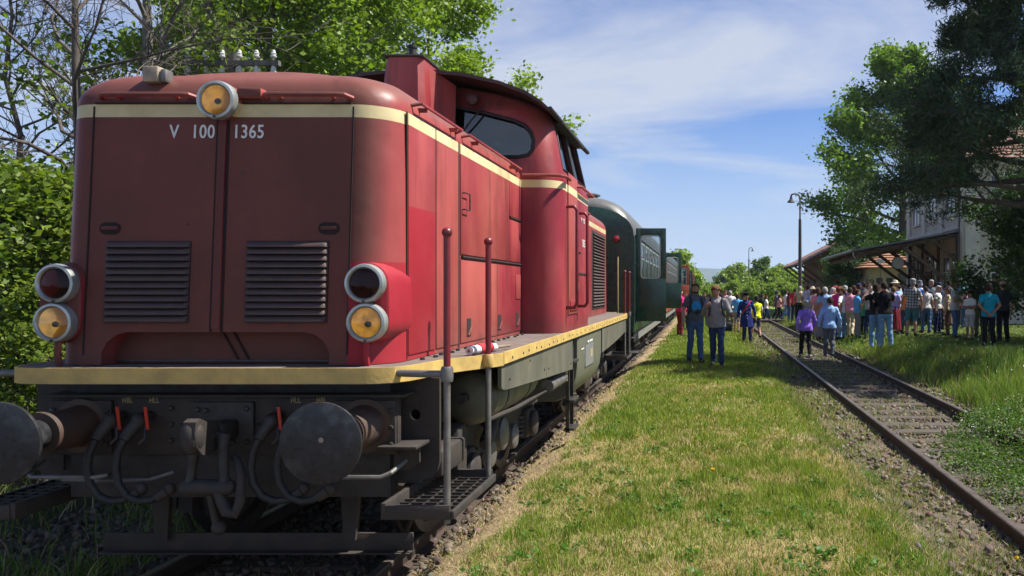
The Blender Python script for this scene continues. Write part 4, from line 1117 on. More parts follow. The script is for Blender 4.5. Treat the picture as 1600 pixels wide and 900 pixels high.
RIGHT = [(.95, .345), (1.04, .36), (1.12, .41), (1.175, .50), (1.205, .64), (1.24, .88), (1.35, 1.13), (1.42, 1.27), (1.48, 1.38), (1.50, 1.45)]
def build_deck():
    fr = RIGHT
    rear = [(x, 12.1 - y) for x, y in fr[::-1]]
    right = fr + rear
    plan = right + [(-x, y) for x, y in right[::-1]]
    mb = MB(); mb.prism(plan, 'z', 1.34, 1.436); deck = mb.build('footplate', M['deck'], L, 0)
    # yellow edge: outer strip all round
    def strip(pts, z0, z1, th, name, closed=False):
        n = len(pts); rings = []
        for i in range(n):
            a = Vector(pts[i - 1]) if (i > 0 or closed) else Vector(pts[0]); b = Vector(pts[(i + 1) % n]) if (i < n - 1 or closed) else Vector(pts[-1])
            d = (b - a).normalized(); nrm = Vector((d.y, -d.x))
            p = Vector(pts[i]); q = p + nrm * th
            rings.append([(p.x, p.y, z0), (q.x, q.y, z0), (q.x, q.y, z1), (p.x, p.y, z1)])
        mb = MB(); mb.loft(rings, True); return mb.build(name, M['yellow'], L, 25)
    front = [(-x, y) for x, y in fr[::-1]] + fr
    strip(front, 1.346, 1.439, .012, 'edge_strip')
    back = [(-x, y) for x, y in rear][::-1]
    strip(rear + [(-x, y) for x, y in rear[::-1]], 1.338, 1.441, .012, 'edge_strip')
    strip([(1.50, 1.452), (1.50, 10.648)], 1.355, 1.441, .014, 'edge_strip'); strip([(-1.50, 10.648), (-1.50, 1.452)], 1.355, 1.441, .014, 'edge_strip')
    # bolt holes down the yellow edge
    bm_ = MB(); bm_.cyl((0, 0, 0), (.006, 0, 0), .011, n=8); bme = bm_.mesh('bolt'); bme.materials.append(M['gap'])
    rg = random.Random(3)
    y = 1.7
    while y < 10.5:
        o = ob('bolt', bme, None, L); o.location = (1.512, y, 1.385 + rg.uniform(-.006, .02)); y += rg.choice((.30, .36, .42, .2))
    # raised angle at the foot of the hood, small bolt heads on the deck
    rg = random.Random(8)
    for i in range(16):
        mb = MB(); x = 1.12 + rg.uniform(-.01, .02); yy = .9 + i * .19; mb.cyl((x, yy, 1.434), (x, yy, 1.452), .016, n=6); mb.build('deck_bolt', M['dark2'], L)
    # olive side skirts
    for s in (1, -1):
        mb = MB(); mb.prism([(1.46, 1.354), (3.1, 1.354), (3.1, 1.075), (1.62, 1.15), (1.50, 1.165), (1.46, 1.19)], 'x', s * 1.465, s * 1.492); mb.build('side_skirt', M['olive'], L, 0)
        mb = MB(); mb.prism([(3.106, 1.354), (4.58, 1.354), (4.58, 1.005), (3.106, 1.074)], 'x', s * 1.465, s * 1.492); mb.build('side_skirt', M['olive'], L, 0)
        for a, b, za, zb in ((7.16, 8.55, .985, 1.02), (8.556, 9.6, 1.02, 1.06), (9.606, 10.64, 1.06, 1.12)):
            mb = MB(); mb.prism([(a, 1.354), (b, 1.354), (b, zb), (a, za)], 'x', s * 1.465, s * 1.492); mb.build('side_skirt', M['olive'], L, 0)
        for y, z in ((1.7, 1.22), (3.0, 1.16), (3.2, 1.15), (4.45, 1.08), (2.4, 1.30)):
            mb = MB(); mb.cyl((s * 1.490, y, z), (s * 1.499, y, z), .010, n=8); mb.build('rivet', M['dark'], L)
        # fuel tank hanging from the frame, rounded below
        prof = [(1.487, 1.335), (1.487, 1.0), (1.47, .86), (1.42, .72), (1.33, .62), (1.22, .575), (.85, .56), (.85, 1.335)]
        rings = []
        for y, sc in ((5.03, .97), (5.06, 1), (7.05, 1), (7.08, .97)):
            rings.append([(s * (.85 + (x - .85) * sc), y, .56 + (z - .56) * sc + (1 - sc) * .2) for x, z in prof])
        mb = MB(); mb.loft(rings); t = mb.build('fuel_tank', M['tankgreen'], L, 35)
        mb = MB(); mb.box(s * 1.488, s * 1.491, 5.55, 6.25, .93, 1.20); mb.build('data_panel', simple('panel_grey', (.16, .17, .17), (.2, .2, .19), 6, .5) if 'panel_grey' not in MATS else MATS['panel_grey'], t, 0)
        # ladder ahead of the tank
        mb = MB()
        for y in (4.66, 4.95): mb.box(s * 1.40, s * 1.44, y - .02, y + .02, .28, 1.34)
        lad = mb.build('ladder', M['dark'], L, 0)
        for z in (.30, .62, 1.06): mb = MB(); mb.box(s * 1.38, s * 1.50, 4.64, 4.97, z, z + .03, .006); mb.build('rung', M['steel'], lad)
        # hose with yellow coupling under the skirt
        mb = MB(); mb.cyl((s * 1.40, 3.6, .93), (s * 1.40, 4.42, .93), .065, n=14); mb.build('air_filter', M['galv'], L)
        MB().box(s * 1.37, s * 1.45, 4.44, 4.50, .88, 1.06, .01).build('drain_cock', M['yellow'], L)
        # air reservoir under the footplate
        mb = MB(); mb.lathe([(0, -.07), (.09, -.06), (.16, -.035), (.20, .0), (.205, .04), (.205, 1.45), (.2, 1.5), (.1, 1.56), (0, 1.57)], (s * 1.215, 1.62, 1.085), (0, 1, 0), 28); tk = mb.build('air_reservoir', M['olive'], L, 45)
        for y in (1.95, 2.75): mb = MB(); mb.lathe([(.209, 0), (.209, .03)], (s * 1.215, y, 1.085), (0, 1, 0), 28); mb.build('tank_strap', M['dark'], tk)
        mb = MB(); mb.cyl((s * 1.20, 1.58, 1.10), (s * 1.20, 1.44, 1.10), .035, n=12); mb.build('drain_valve', M['dark2'], tk)
        mb = MB(); mb.tube([(s * 1.36, 1.6, .93), (s * 1.38, 2.4, .90), (s * 1.38, 4.4, .88), (s * 1.34, 4.6, .8)], .018, 8); mb.build('air_pipe', M['dark2'], L)
    # painted data marks on the tank, too worn to read
    for y0, y1, z0, z1, mt in ((5.98, 6.16, 1.02, 1.13, 'letter_yellow'), (5.72, 5.86, 1.222, 1.25, 'white_paint'), (5.90, 6.16, 1.222, 1.25, 'white_paint'), (5.2, 5.42, 1.17, 1.185, 'white_paint')):
        MB().box(1.4905, 1.4925, y0, y1, z0, z1).build('data_mark', M[mt], L, 0)
build_deck()

def build_front_gear():
    # buffer beam
    mb = MB(); mb.box(-1.07, 1.07, .60, .66, .875, 1.236, .006); beam = mb.build('buffer_beam', M['dark2'], L)
    MB().box(-1.10, 1.13, .545, .95, 1.238, 1.254, .004).build('beam_flange', M['dark2'], L)
    MB().box(-1.0, 1.0, .66, .74, .60, 1.33).build('headstock', M['dark'], L)
    # end plates with a lifting hole
    for s in (1, -1):
        mb = MB(); poly = [(s * .95, 1.335), (s * 1.28, 1.335), (s * 1.28, .80), (s * 1.265, .74), (s * 1.225, .70), (s * 1.17, .685), (s * .95, .685)]
        mb.prism(poly, 'y', .745, .775); pl = mb.build('end_plate', M['dark2'])
        c = MB(); c.cyl((s * 1.123, .6, 1.10), (s * 1.123, .9, 1.10), .036, n=18); cc = c.build('cutter', None)
        bpy.context.view_layer.update(); boolean(pl, [cc]); pl.parent = L
        for i in range(len(pl.data.materials)): pl.data.materials[i] = M['dark2']
        MB().box(s * 1.14, s * 1.28, .80, 1.30, .69, .86, .02).build('sand_box', M['dark2'], L)
    MB().box(-1.15, 1.15, .76, .79, .66, .88, .006).build('lower_plate', M['dark'], L)
    # hook plate with its bolts
    MB().box(-.20, .19, .575, .602, .90, 1.205, .004).build('hook_plate', M['dark'], L)
    bm_ = MB(); bm_.lathe([(.017, 0), (.017, .014), (.012, .018), (0, .019)], (0, 0, 0), (0, -1, 0), 6); bme = bm_.mesh('bolt', 30); bme.materials.append(M['steel'])
    for x, z, y in [(-.33, a, .60) for a in (1.165, 1.065, .965)] + [(.33, a, .60) for a in (1.165, 1.065, .965)] + [(-.15, 1.16, .577), (-.10, 1.155, .577), (.15, 1.165, .577), (.155, .96, .577), (-.15, .96, .577), (.06, .96, .577)]:
        o = ob('bolt', bme, None, L); o.location = (x, y, z); o.scale = (1.0, 1.0, 1.0)
    for x0, x1 in ((-.27, -.205), (.195, .27)): MB().box(x0, x1, .596, .601, 1.058, 1.072).build('slot', M['gap'], L, 0)
    # buffers
    for s in (1, -1):
        x = s * .875; z = 1.06
        mb = MB(); mb.lathe([(.165, .60), (.165, .575), (.13, .57), (.122, .55), (.118, .30), (.13, .295), (.13, .262), (.10, .26)], (x, 0, z), (0, 1, 0), 28); bf = mb.build('buffer', M['rusty'], L, 35)
        mb = MB(); mb.lathe([(.088, .32), (.088, .07), (.12, .055), (.20, .042), (.222, .036), (.226, .026), (.224, .014), (.20, .008), (.1, .001), (0, 0)], (x, 0, z), (0, 1, 0), 40); mb.build('buffer_head', M['buffer'], bf, 35)
        mb = MB(); mb.box(x - .19, x + .19, .575, .602, z - .17, z + .155, .006); mb.build('buffer_base', M['dark2'], bf)
        for a in (-1, 1):
            for b in (-1, 0, 1):
                o = ob('bolt', bme, None, bf); o.location = (x + a * .165, .578, z + b * .105 - .01)
        # grease marks on the buffer face, patches of old paint
        mb = MB(); mb.lathe([(.019, .0), (.014, -.002), (0, -.0025)], (x + .01, .002, z + .02), (0, 1, 0), 10)
        if s > 0: mb.build('grease_spot', M['beige'], bf)
        # shunter's handle below the buffer
        mb = MB(); mb.tube([(s * .62, .60, .80), (s * .62, .45, .785), (s * .66, .42, .78), (s * 1.04, .42, .78), (s * 1.09, .44, .80), (s * 1.12, .60, .84)], .014, 8); mb.build('shunter_handle', M['galv'], L)
        # small tread beside the beam
        mb = MB(); mb.box(s * .98, s * 1.22, .50, .74, .925, .945, .004); st = mb.build('corner_tread', M['dark2'], L)
        mb = MB(); mb.prism([(s * 1.03, .925), (s * 1.19, .925), (s * 1.19, .82), (s * 1.13, .77), (s * 1.03, .77)], 'y', .64, .66); mb.build('tread_bracket', M['dark2'], st, 0)
    # draw hook and screw coupling
    mb = MB(); mb.box(-.055, .055, .42, .60, .985, 1.10, .02)
    hook = [(.42, 1.12), (.30, 1.13), (.235, 1.16), (.195, 1.145), (.185, 1.08), (.205, 1.0), (.26, .945), (.34, .93), (.40, .96), (.44, 1.0), (.44, 1.1)]
    hk = mb.build('draw_hook', M['dark'], L); hk.location = (.045, 0, 0)
    mb = MB(); mb.prism(hook, 'x', -.036, .036); mb.ball((-.01, .235, 1.055), .062, .06, .105, 16, 12); mb.build('hook_nose', M['dark2'], hk, 30)
    mb = MB()
    for x in (-.085, .085):
        mb.tube([(x * .8, .40, 1.03), (x, .37, .96), (x * 1.15, .36, .80), (x * 1.2, .36, .735)], [.042, .030, .026, .040], 10)
    mb.cyl((-.085, .40, 1.035), (.085, .40, 1.035), .03, n=12)
    mb.build('coupling_link', M['dark'], hk)
    mb = MB(); mb.cyl((-.13, .36, .735), (.13, .36, .735), .048, n=14); mb.ball((-.13, .36, .735), .03, .045, .045); mb.ball((.13, .36, .735), .03, .045, .045); mb.build('coupling_nut', M['dark2'], hk)
    mb = MB(); mb.tube([(.06, .35, .73), (.10, .33, .66), (.13, .33, .60), (.17, .34, .585), (.19, .36, .65), (.18, .39, .80), (.14, .42, .88), (.10, .44, .90)], [.026, .03, .034, .034, .03, .026, .024, .02], 10); mb.build('coupling_bow', M['dark2'], hk)
    mb = MB(); mb.cyl((0, .36, .75), (.04, .38, .50), .02, n=10); mb.ball((.05, .385, .49), .04, .04, .045); mb.build('coupling_screw', M['dark2'], hk)
    # brake hoses with red cocks
    for x, flip in ((-.63, -1), (-.46, -1), (.345, 1), (.50, 1)):
        mb = MB(); mb.cyl((x, .60, 1.12), (x, .50, 1.12), .032, n=12); mb.ball((x, .50, 1.10), .042, .045, .05); mb.tube([(x, .50, 1.10), (x - .03, .46, 1.04), (x - .045, .44, 1.0)], [.04, .035, .032], 10)
        ck = mb.build('air_cock', M['dark'], L)
        mb = MB(); mb.bar((x + .055, .50, 1.05), (x + .05, .485, 1.19), .018, .008, (0, 1, 0)); mb.build('cock_lever', M['lever_red'], ck)
        mb = MB(); mb.tube([(x + .02, .52, 1.09), (x + .05, .48, 1.0), (x + .02, .47, .97)], .010, 6); mb.build('cock_linkage', M['steel'], ck)
        hx = x - .045
        pts = [(hx, .44, 1.0), (hx - .025, .425, .93), (hx - .035, .42, .84), (hx - .02, .42, .74), (hx + .03, .425, .665), (hx + .10, .43, .635), (hx + .17, .44, .64), (hx + .21, .46, .68)]
        mb = MB(); mb.tube(pts, .0225, 10); mb.build('brake_hose', M['black'], ck)
        mb = MB(); mb.tube([(hx + .19, .45, .65), (hx + .25, .46, .69)], [.03, .036], 10); mb.ball((hx + .26, .46, .70), .035, .03, .04); mb.build('hose_coupling', M['dark2'], ck)
    for txt, x in (('HBL', -.60), ('HLL', -.435), ('HLL', .44), ('HBL', .60)):
        me = text_mesh(txt, .05, .002, 1.05, .7); o = ob('hose_lettering', me, M['letter_yellow'], L); o.location = (x, .5975, 1.213); o.rotation_euler = (R(90), 0, 0)
    # pipes hanging below
    mb = MB(); mb.tube([(-1.0, .60, .72), (-.7, .5, .74), (-.4, .50, .745), (-.28, .55, .78)], .013, 8); mb.build('air_pipe', M['galv'], L)
    # rail guard: brackets and cross bar
    for s in (1, -1):
        mb = MB(); mb.prism([(s * .56, .70), (s * .70, .70), (s * .66, .24), (s * .58, .24)], 'y', .93, .97); mb.build('guard_bracket', M['dark2'], L, 0)
    mb = MB(); mb.box(-1.03, 1.03, .965, .985, .16, .28, .004); mb.box(-1.03, 1.03, .90, .985, .155, .165, .003); mb.build('rail_guard', M['dark2'], L)
    # corner steps and hand posts
    for rear in (0, 1):
        for s in (1, -1):
            def T(p): return (p[0], 12.1 - p[1], p[2]) if rear else p
            def bx(a): x0, x1, y0, y1, z0, z1 = a; return (x0, x1, 12.1 - y1, 12.1 - y0, z0, z1) if rear else a
            xo = 1.45
            for k, y in enumerate((.37, 1.26)):
                mb = MB(); mb.tube([T((s * xo, y, 1.40)), T((s * xo, y, 2.235))], .0205, 12); mb.ball(T((s * xo, y, 2.235)), .031, .031, .031, 12, 8); mb.build('hand_post', M['rail_red'], L)
                mb = MB(); mb.tube([T((s * xo, y, .52)), T((s * xo, y, 1.40))], .0205, 12); mb.build('hand_post', M['galv'], L)
                mb = MB(); mb.lathe([(.032, -.045), (.036, -.03), (.036, .03), (.03, .045)], T((s * xo, y, 1.40)), (0, 0, 1), 14); mb.build('post_collar', M['yellow'] if k else M['galv'], L)
            mb = MB(); mb.tube([T((s * 1.13, .43, 1.40)), T((s * 1.3, .385, 1.40)), T((s * xo, .37, 1.40))], .022, 10); mb.build('post_arm', M['galv'], L)
            mb = MB(); mb.box(*bx((s * 1.07, s * 1.10, .34, 1.28, .55, .645)), .004); mb.box(*bx((s * 1.475, s * 1.50, .34, 1.28, .55, .60)), .004)
            mb.box(*bx((s * 1.10, s * 1.475, .335, .36, .55, .635)), .004); mb.box(*bx((s * 1.10, s * 1.475, 1.26, 1.285, .55, .635)), .004)
            stp = mb.build('step', M['dark2'], L)
            for i in range(11): mb = MB(); y = .40 + i * .08; mb.box(*bx((s * 1.10, s * 1.475, y, y + .012, .565, .592))); mb.build('grating_bar', M['dark'], stp, 0)
            for i in range(4): mb = MB(); x = 1.16 + i * .085; mb.box(*bx((s * x, s * (x + .01), .36, 1.26, .560, .588))); mb.build('grating_bar', M['dark'], stp, 0)
            mb = MB(); mb.tube([T((s * 1.085, 1.0, .60)), T((s * 1.0, .95, .60)), T((s * .95, .9, .62)), T((s * .92, .85, .75))], .03, 8); mb.build('step_arm', M['dark2'], stp)
build_front_gear()

def build_running_gear():
    # frame and machinery that closes the space between the bogies
    MB().box(-.55, .55, .8, 11.3, .72, 1.335, .01).build('main_frame', M['dark'], L)
    MB().box(-.86, .86, 4.95, 7.15, .50, 1.3, .03).build('centre_tank', M['dark'], L)
    # shared wheel meshes
    w = MB(); w.lathe([(.0, -.04), (.09, -.04), (.10, .05), (.16, .06), (.18, .01), (.36, .0), (.39, .05), (.47, .06), (.475, -.05), (.505, -.055), (.505, -.085), (.39, -.09), (.36, -.05), (.18, -.05), (.0, -.05)], (0, 0, 0), (1, 0, 0), 36)
    wm = w.mesh('wheel', 35); wm.materials.append(M['steel'])
    for y in (1.95, 4.15, 7.95, 10.15):
        mb = MB(); mb.cyl((-.8, y, .475), (.8, y, .475), .085, n=14); ax = mb.build('axle', M['dark'], L)
        for s in (1, -1):
            o = ob('wheel', wm, None, ax); o.location = (s * .755, y, .475); o.rotation_euler = (0, 0, 0 if s > 0 else PI)
    for yc in (3.05, 9.05):
        for s in (1, -1):
            mb = MB(); x0, x1 = s * .98, s * 1.06
            a, b = yc - 1.1, yc + 1.1
            poly = [(a - .62, .62), (a - .62, .78), (a + .35, .80), (yc - .5, .70), (yc + .5, .70), (b - .35, .80), (b + .62, .78), (b + .62, .62), (b - .2, .60), (b - .3, .50), (a + .3, .50), (a + .2, .60)]
            mb.prism(poly, 'x', x0, x1); bg = mb.build('bogie_frame', M['dark2'], L, 0)
            for y in (a, b):
                mb = MB(); mb.box(s * 1.0, s * 1.12, y - .16, y + .16, .34, .64, .02); mb.lathe([(.135, 0), (.135, .06), (.12, .075), (.03, .085), (0, .085)], (s * 1.10, y, .475), (s, 0, 0), 22); mb.build('axle_box', M['dark2'], bg)
                for d in (-.27, .27):
                    mb = MB()
                    for i in range(5): mb.torus((s * 1.03, y + d, .40 + i * .045), (0, 0, 1), .06, .016, 14, 6)
                    mb.build('coil_spring', M['dark'], bg)
                for d in (-.53, .53):
                    mb = MB(); mb.prism([(y + d - .05, .3), (y + d + .05, .28), (y + d + .06, .66), (y + d - .04, .66)], 'x', s * .70, s * .80); mb.build('brake_shoe', M['dark2'], bg, 0)
                    mb = MB(); mb.bar((s * .86, y + d, .32), (s * .86, y + d, .78), .05, .03); mb.build('brake_hanger', M['dark2'], bg, 0)
            for y, z, r in ((yc - .42, .46, .12), (yc + .42, .46, .12), (yc, .56, .15)):
                mb = MB(); mb.lathe([(r, 0), (r, .05), (r * .85, .065), (.02, .07), (0, .07)], (s * 1.06, y, z), (s, 0, 0), 22); mb.build('damper_cover', M['galv'], bg)
            mb = MB(); mb.cyl((s * 1.16, a + .25, .62), (s * 1.16, a + .75, .86), .04, n=12); mb.cyl((s * 1.16, a + .3, .64), (s * 1.16, a + .5, .74), .055, n=12); mb.build('damper', M['dark2'], bg)
            mb = MB(); mb.box(s * 1.0, s * 1.22, a - .62, a - .40, .42, .92, .03); mb.tube([(s * 1.0, a - .5, .45), (s * .85, a - .45, .30), (s * .78, a - .44, .12)], .018, 8); mb.build('sand_box', M['dark2'], bg)
            mb = MB(); mb.box(s * .9, s * 1.02, b + .40, b + .62, .42, .92, .03); mb.build('sand_box', M['dark2'], bg)
    # rear beam, buffers, coupling
    MB().box(-1.07, 1.07, 11.44, 11.50, .875, 1.236, .006).build('buffer_beam', M['dark2'], L)
    for s in (1, -1):
        mb = MB(); mb.lathe([(.12, 0), (.12, .3), (.088, .31), (.088, .54), (.2, .555), (.226, .575), (.22, .59), (0, .6)], (s * .875, 11.5, 1.06), (0, 1, 0), 24); mb.build('buffer', M['dark'], L)
    mb = MB(); mb.tube([(-.4, 11.5, 1.1), (-.4, 11.65, .9), (-.35, 11.8, .7), (-.3, 12.0, .85), (-.3, 12.3, 1.1)], .022, 8); mb.build('brake_hose', M['black'], L)
    mb = MB(); mb.bar((0, 11.5, 1.05), (0, 12.7, 1.0), .09, .06); mb.build('coupling_link', M['dark'], L)
build_running_gear()

def build_flag():
    f = empty('signal_flag', (TX + 1.33, LOCO_Y + 1.22, TRAIL + 1.443), label='rolled red and white signal flag on a wooden stick lying on the footplate', cat='flag')
    d = Vector((.13, .60, 0)); n = d.normalized()
    f.rotation_euler = (0, 0, math.atan2(n.y, n.x))
    def seg(x0, x1, r, m, nm, lump=.12):
        rg = random.Random(int(x0 * 1000)); rings = []
        k = 8
        for i in range(k + 1):
            x = x0 + (x1 - x0) * i / k
            rings.append([(x, r * (1 + rg.uniform(-lump, lump)) * math.cos(a), r * .98 + .0 + r * (1 + rg.uniform(-lump, lump)) * math.sin(a)) for a in [2 * PI * j / 12 for j in range(12)]])
        mb = MB(); mb.loft(rings); mb.build(nm, m, f, 60)
    seg(0, .13, .030, M['flag_white'], 'cloth_roll'); seg(.125, .30, .034, M['flag_red'], 'cloth_roll', .2); seg(.29, .37, .028, M['flag_white'], 'cloth_roll')
    mb = MB(); mb.tube([(-.01, 0, .028), (.62, 0, .022)], .0115, 8); mb.build('stick', M['stick'], f)
build_flag()
# ------------------------------------------------------------------ coaches
def coach_profile(t=1.0):
    """half-round roofed section; t<1 pulls the roof down towards the coach end"""
    side = [(1.45, .98), (1.47, 1.3), (1.47, 2.9), (1.455, 3.05)]
    roof = []
    for i in range(1, 9):
        a = R(90) * i / 8
        roof.append((1.455 * math.cos(a) ** .72 if i < 8 else 0.0, 3.05 + .93 * t * math.sin(a) ** .9))
    r = side + roof
    return r + [(-x, z) for x, z in r[-2::-1]]
def build_coach(y0, length, paint, label, doors, inner, nwin=7, detail=True):
    C = empty('passenger_coach', (TX, y0, TRAIL), label=label, cat='coach', group='coaches behind the locomotive')
    rings = []
    for y, t in ((0, .70), (.05, .80), (.14, .89), (.30, .955), (.55, .99), (.8, 1.0), (length - .8, 1.0), (length - .3, .95), (length - .1, .86), (length, .74)):
        rings.append([(x, y, z) for x, z in coach_profile(t)])
    mb = MB(); mb.loft(rings)
    body = mb.build('body', None)
    me = body.data; me.materials.append(paint); me.materials.append(M['coach_roof'])
    cut = []
    DW = .70
    for yd, op in doors:
        c = MB(); c.box(.9, 1.8, yd, yd + DW, 1.18, 3.02); c_ = c.build('cutter', None); cut.append(c_)
    bpy.context.view_layer.update()
    if cut: boolean(body, cut)
    me = body.data
    while len(me.materials) < 2: me.materials.append(M['coach_roof'])
    me.materials[0] = paint; me.materials[1] = M['coach_roof']
    for p in me.polygons:
        c = p.center; p.material_index = 1 if (c.z > 3.09 and abs(p.normal.y) < .93 or (p.normal.z > .25 and c.z > 2.95)) else 0
    body.parent = C
    for yd, op in doors:
        MB().box(.895, .905, yd + .01, yd + DW - .01, 1.2, 3.0).build('vestibule_wall', inner, C, 0)
        fr = MB(); 
        for a, b in ((yd - .035, yd + .01), (yd + DW - .01, yd + DW + .035)): fr.box(1.44, 1.485, a, b, 1.16, 3.04, .006)
        fr.box(1.44, 1.485, yd + .01, yd + DW - .01, 3.01, 3.05, .006); fr.build('door_frame', paint, C)
        # leaf: hinged on the locomotive side of the doorway, swung straight out
        lf = empty('door_leaf', (1.475, yd - .01, 0)); lf.parent = C
        lf.rotation_euler = (0, 0, -R(op))
        # built along +y from the hinge: width .68
        W = .66; t = .022
        z0, z1 = 1.20, 3.235; wx0, wx1, wz0, wz1 = .11, .53, 2.14, 3.07
        lm = MB()
        lm.box(-t, t, 0, W, z0, wz0, .008); lm.box(-t, t, 0, wx0, wz0, z1, .008); lm.box(-t, t, wx1, W, wz0, z1, .008); lm.box(-t, t, wx0, wx1, wz1, z1, .008)
        # fill the corners of the light so that it is rounded
        for (yy, zz, sy, sz) in ((wx0, wz0, 1, 1), (wx1, wz0, -1, 1), (wx0, wz1, 1, -1), (wx1, wz1, -1, -1)):
            r = .07; p = [(yy - sy * .02, zz - sz * .02)] + [(yy + sy * (r - r * math.sin(a)), zz + sz * (r - r * math.cos(a))) for a in [R(90) * k / 6 for k in range(7)]]
            lm.prism(p, 'x', -t + .003, t - .003)
        pl = lm.build('panel', paint, lf)
        g = MB(); g.box(-.004, .004, wx0 - .01, wx1 + .01, wz0 - .01, wz1 + .01); g.build('pane', M['glass_coach'], lf, 0)
        fm = MB()
        r = .07; loop = []
        for (cy_, cz_, a0) in ((wx1 - r, wz1 - r, 0), (wx0 + r, wz1 - r, 90), (wx0 + r, wz0 + r, 180), (wx1 - r, wz0 + r, 270)):
            for k in range(5): a = R(a0 + 90 * k / 4); loop.append((0, cy_ + r * math.cos(a), cz_ + r * math.sin(a)))
        fm.tube([(-t - .003, b, c) for a, b, c in loop + loop[:2]], .011, 6, False); fm.tube([(t + .003, b, c) for a, b, c in loop + loop[:2]], .011, 6, False)
        fm.box(-t - .004, t + .004, wx0, wx1, 2.585, 2.61); fm.build('window_trim', M['alu'], lf)
        h = MB(); h.tube([(-t, .59, 1.96), (-t - .05, .59, 1.96), (-t - .05, .48, 1.955)], .012, 8); h.box(-t - .008, -t + .002, .56, .62, 1.80, 2.0, .003); h.build('door_handle', M['steel'], lf)
        # footboards under the doorway
        for z, x in ((.80, 1.42), (.48, 1.50)):
            s = MB(); s.box(x - .3, x + .02, yd - .05, yd + DW + .05, z, z + .035, .006); st = s.build('footboard', M['dark'], C)
            MB().bar((x - .28, yd, z), (x - .28, yd, 1.0), .03, .02).build('footboard_bracket', M['dark'], st, 0)
    # windows on both sides: frame with two panes, the upper one drops
    w0, w1 = 1.35, length - 1.35
    pitch = (w1 - w0) / nwin; ww = min(1.05, pitch * .76)
    fm = MB(); y_ = ww / 2
    for a, b, c, d in ((-y_, -y_ + .05, 2.05, 3.0), (y_ - .05, y_, 2.05, 3.0), (-y_ + .05, y_ - .05, 2.05, 2.10), (-y_ + .05, y_ - .05, 2.95, 3.0), (-y_ + .05, y_ - .05, 2.60, 2.64)):
        fm.box(1.462, 1.492, a, b, c, d, .005)
    fme = fm.mesh('window_frame'); fme.materials.append(M['alu'])
    pm = MB(); pm.box(1.468, 1.476, -y_ + .04, y_ - .04, 2.09, 2.96); pme = pm.mesh('pane', 0); pme.materials.append(M['window_dark'])
    for i in range(nwin):
        for s in (0, 1):
            w = ob('window_frame', fme, None, C); w.location = (0, w0 + pitch * (i + .5), 0); w.rotation_euler = (0, 0, PI * s)
            ob('pane', pme, None, w)
    # waist mouldings and gutter
    for s in (1, -1):
        MB().box(s * 1.463, s * 1.478, .85 + .45, length - 1.2, 1.96, 1.985, .003).build('waist_moulding', paint, C, 0)
        mb = MB(); mb.tube([(s * 1.465, .25, 3.075), (s * 1.465, length - .25, 3.075)], .018, 6); mb.build('gutter', M['coach_roof'], C)
        MB().box(s * 1.36, s * 1.38, .9, length - .9, .70, 1.0).build('sole_bar', M['skirt'], C, 0)
    # end: gangway, lamps, buffers
    for yy, d in ((0, -1), (length, 1)):
        mb = MB(); mb.box(-.45, .45, yy + d * .0, yy + d * .06, 1.15, 3.15, .02); gw = mb.build('gangway_door', paint, C)
        mb = MB(); mb.tube([(-.55, yy + d * .10, 1.1), (-.55, yy + d * .10, 3.1), (-.45, yy + d * .10, 3.25), (.45, yy + d * .10, 3.25), (.55, yy + d * .10, 3.1), (.55, yy + d * .10, 1.1)], .09, 8); mb.build('gangway_bellows', M['black'], C)
        MB().box(-1.2, 1.2, yy - .05 if d > 0 else yy + .02, yy - .02 if d > 0 else yy + .05, .80, 1.17).build('headstock', M['dark'], C, 0)
        for s in (1, -1):
            mb = MB(); mb.lathe([(.115, -.04), (.10, .28), (.08, .30), (.08, .46), (.2, .47), (.22, .49), (0, .5)], (s * .875, yy, 1.02), (0, d, 0), 20); mb.build('buffer', M['dark'], C)
            mb = MB(); mb.lathe([(.085, -.03), (.085, .05), (.07, .06)], (s * 1.08, yy, 2.98), (0, d, 0), 18); tl = mb.build('tail_lamp', M['black'], C)
            mb = MB(); mb.lathe([(.068, .055), (.05, .075), (0, .085)], (s * 1.08, yy, 2.98), (0, d, 0), 18); mb.build('lens', M['lens_tail'], tl)
    if detail:
        mb = MB(); mb.tube([(1.12, -.04, 1.3), (1.12, -.08, 1.4), (1.12, -.08, 2.5), (1.12, -.04, 2.6)], .016, 8); mb.build('end_handrail', M['letter_yellow'], C)
        mb = MB(); mb.tube([(.35, -.05, 1.05), (.38, -.2, .8), (.36, -.35, .62), (.2, -.45, .6)], .024, 8); mb.build('brake_hose', M['black'], C)
    # roof ribs and ventilators
    for k in range(5):
        y = length * (k + .5) / 5
        mb = MB(); mb.lathe([(.16, -.1), (.16, .06), (.22, .07), (.22, .10), (.1, .14), (0, .145)], (0.35, y, 3.98), (0, 0, 1), 16); mb.build('ventilator', M['coach_roof'], C)
    # underframe and three axles
    MB().box(-1.2, 1.2, .3, length - .3, .78, .98).build('underframe', M['dark'], C, 0)
    for a, b, zb in ((2.6, 4.2, .45), (length * .55, length * .55 + 1.6, .42)):
        for s in (1, -1): MB().box(s * .75, s * 1.25, a, b, zb, .78, .02).build('battery_box', M['dark2'], C)
    w = MB(); w.lathe([(.0, -.04), (.1, -.04), (.1, .05), (.36, .0), (.44, .05), (.47, -.05), (.5, -.08), (.38, -.08), (0, -.06)], (0, 0, 0), (1, 0, 0), 24); wm = w.mesh('wheel', 35); wm.materials.append(M['steel'])
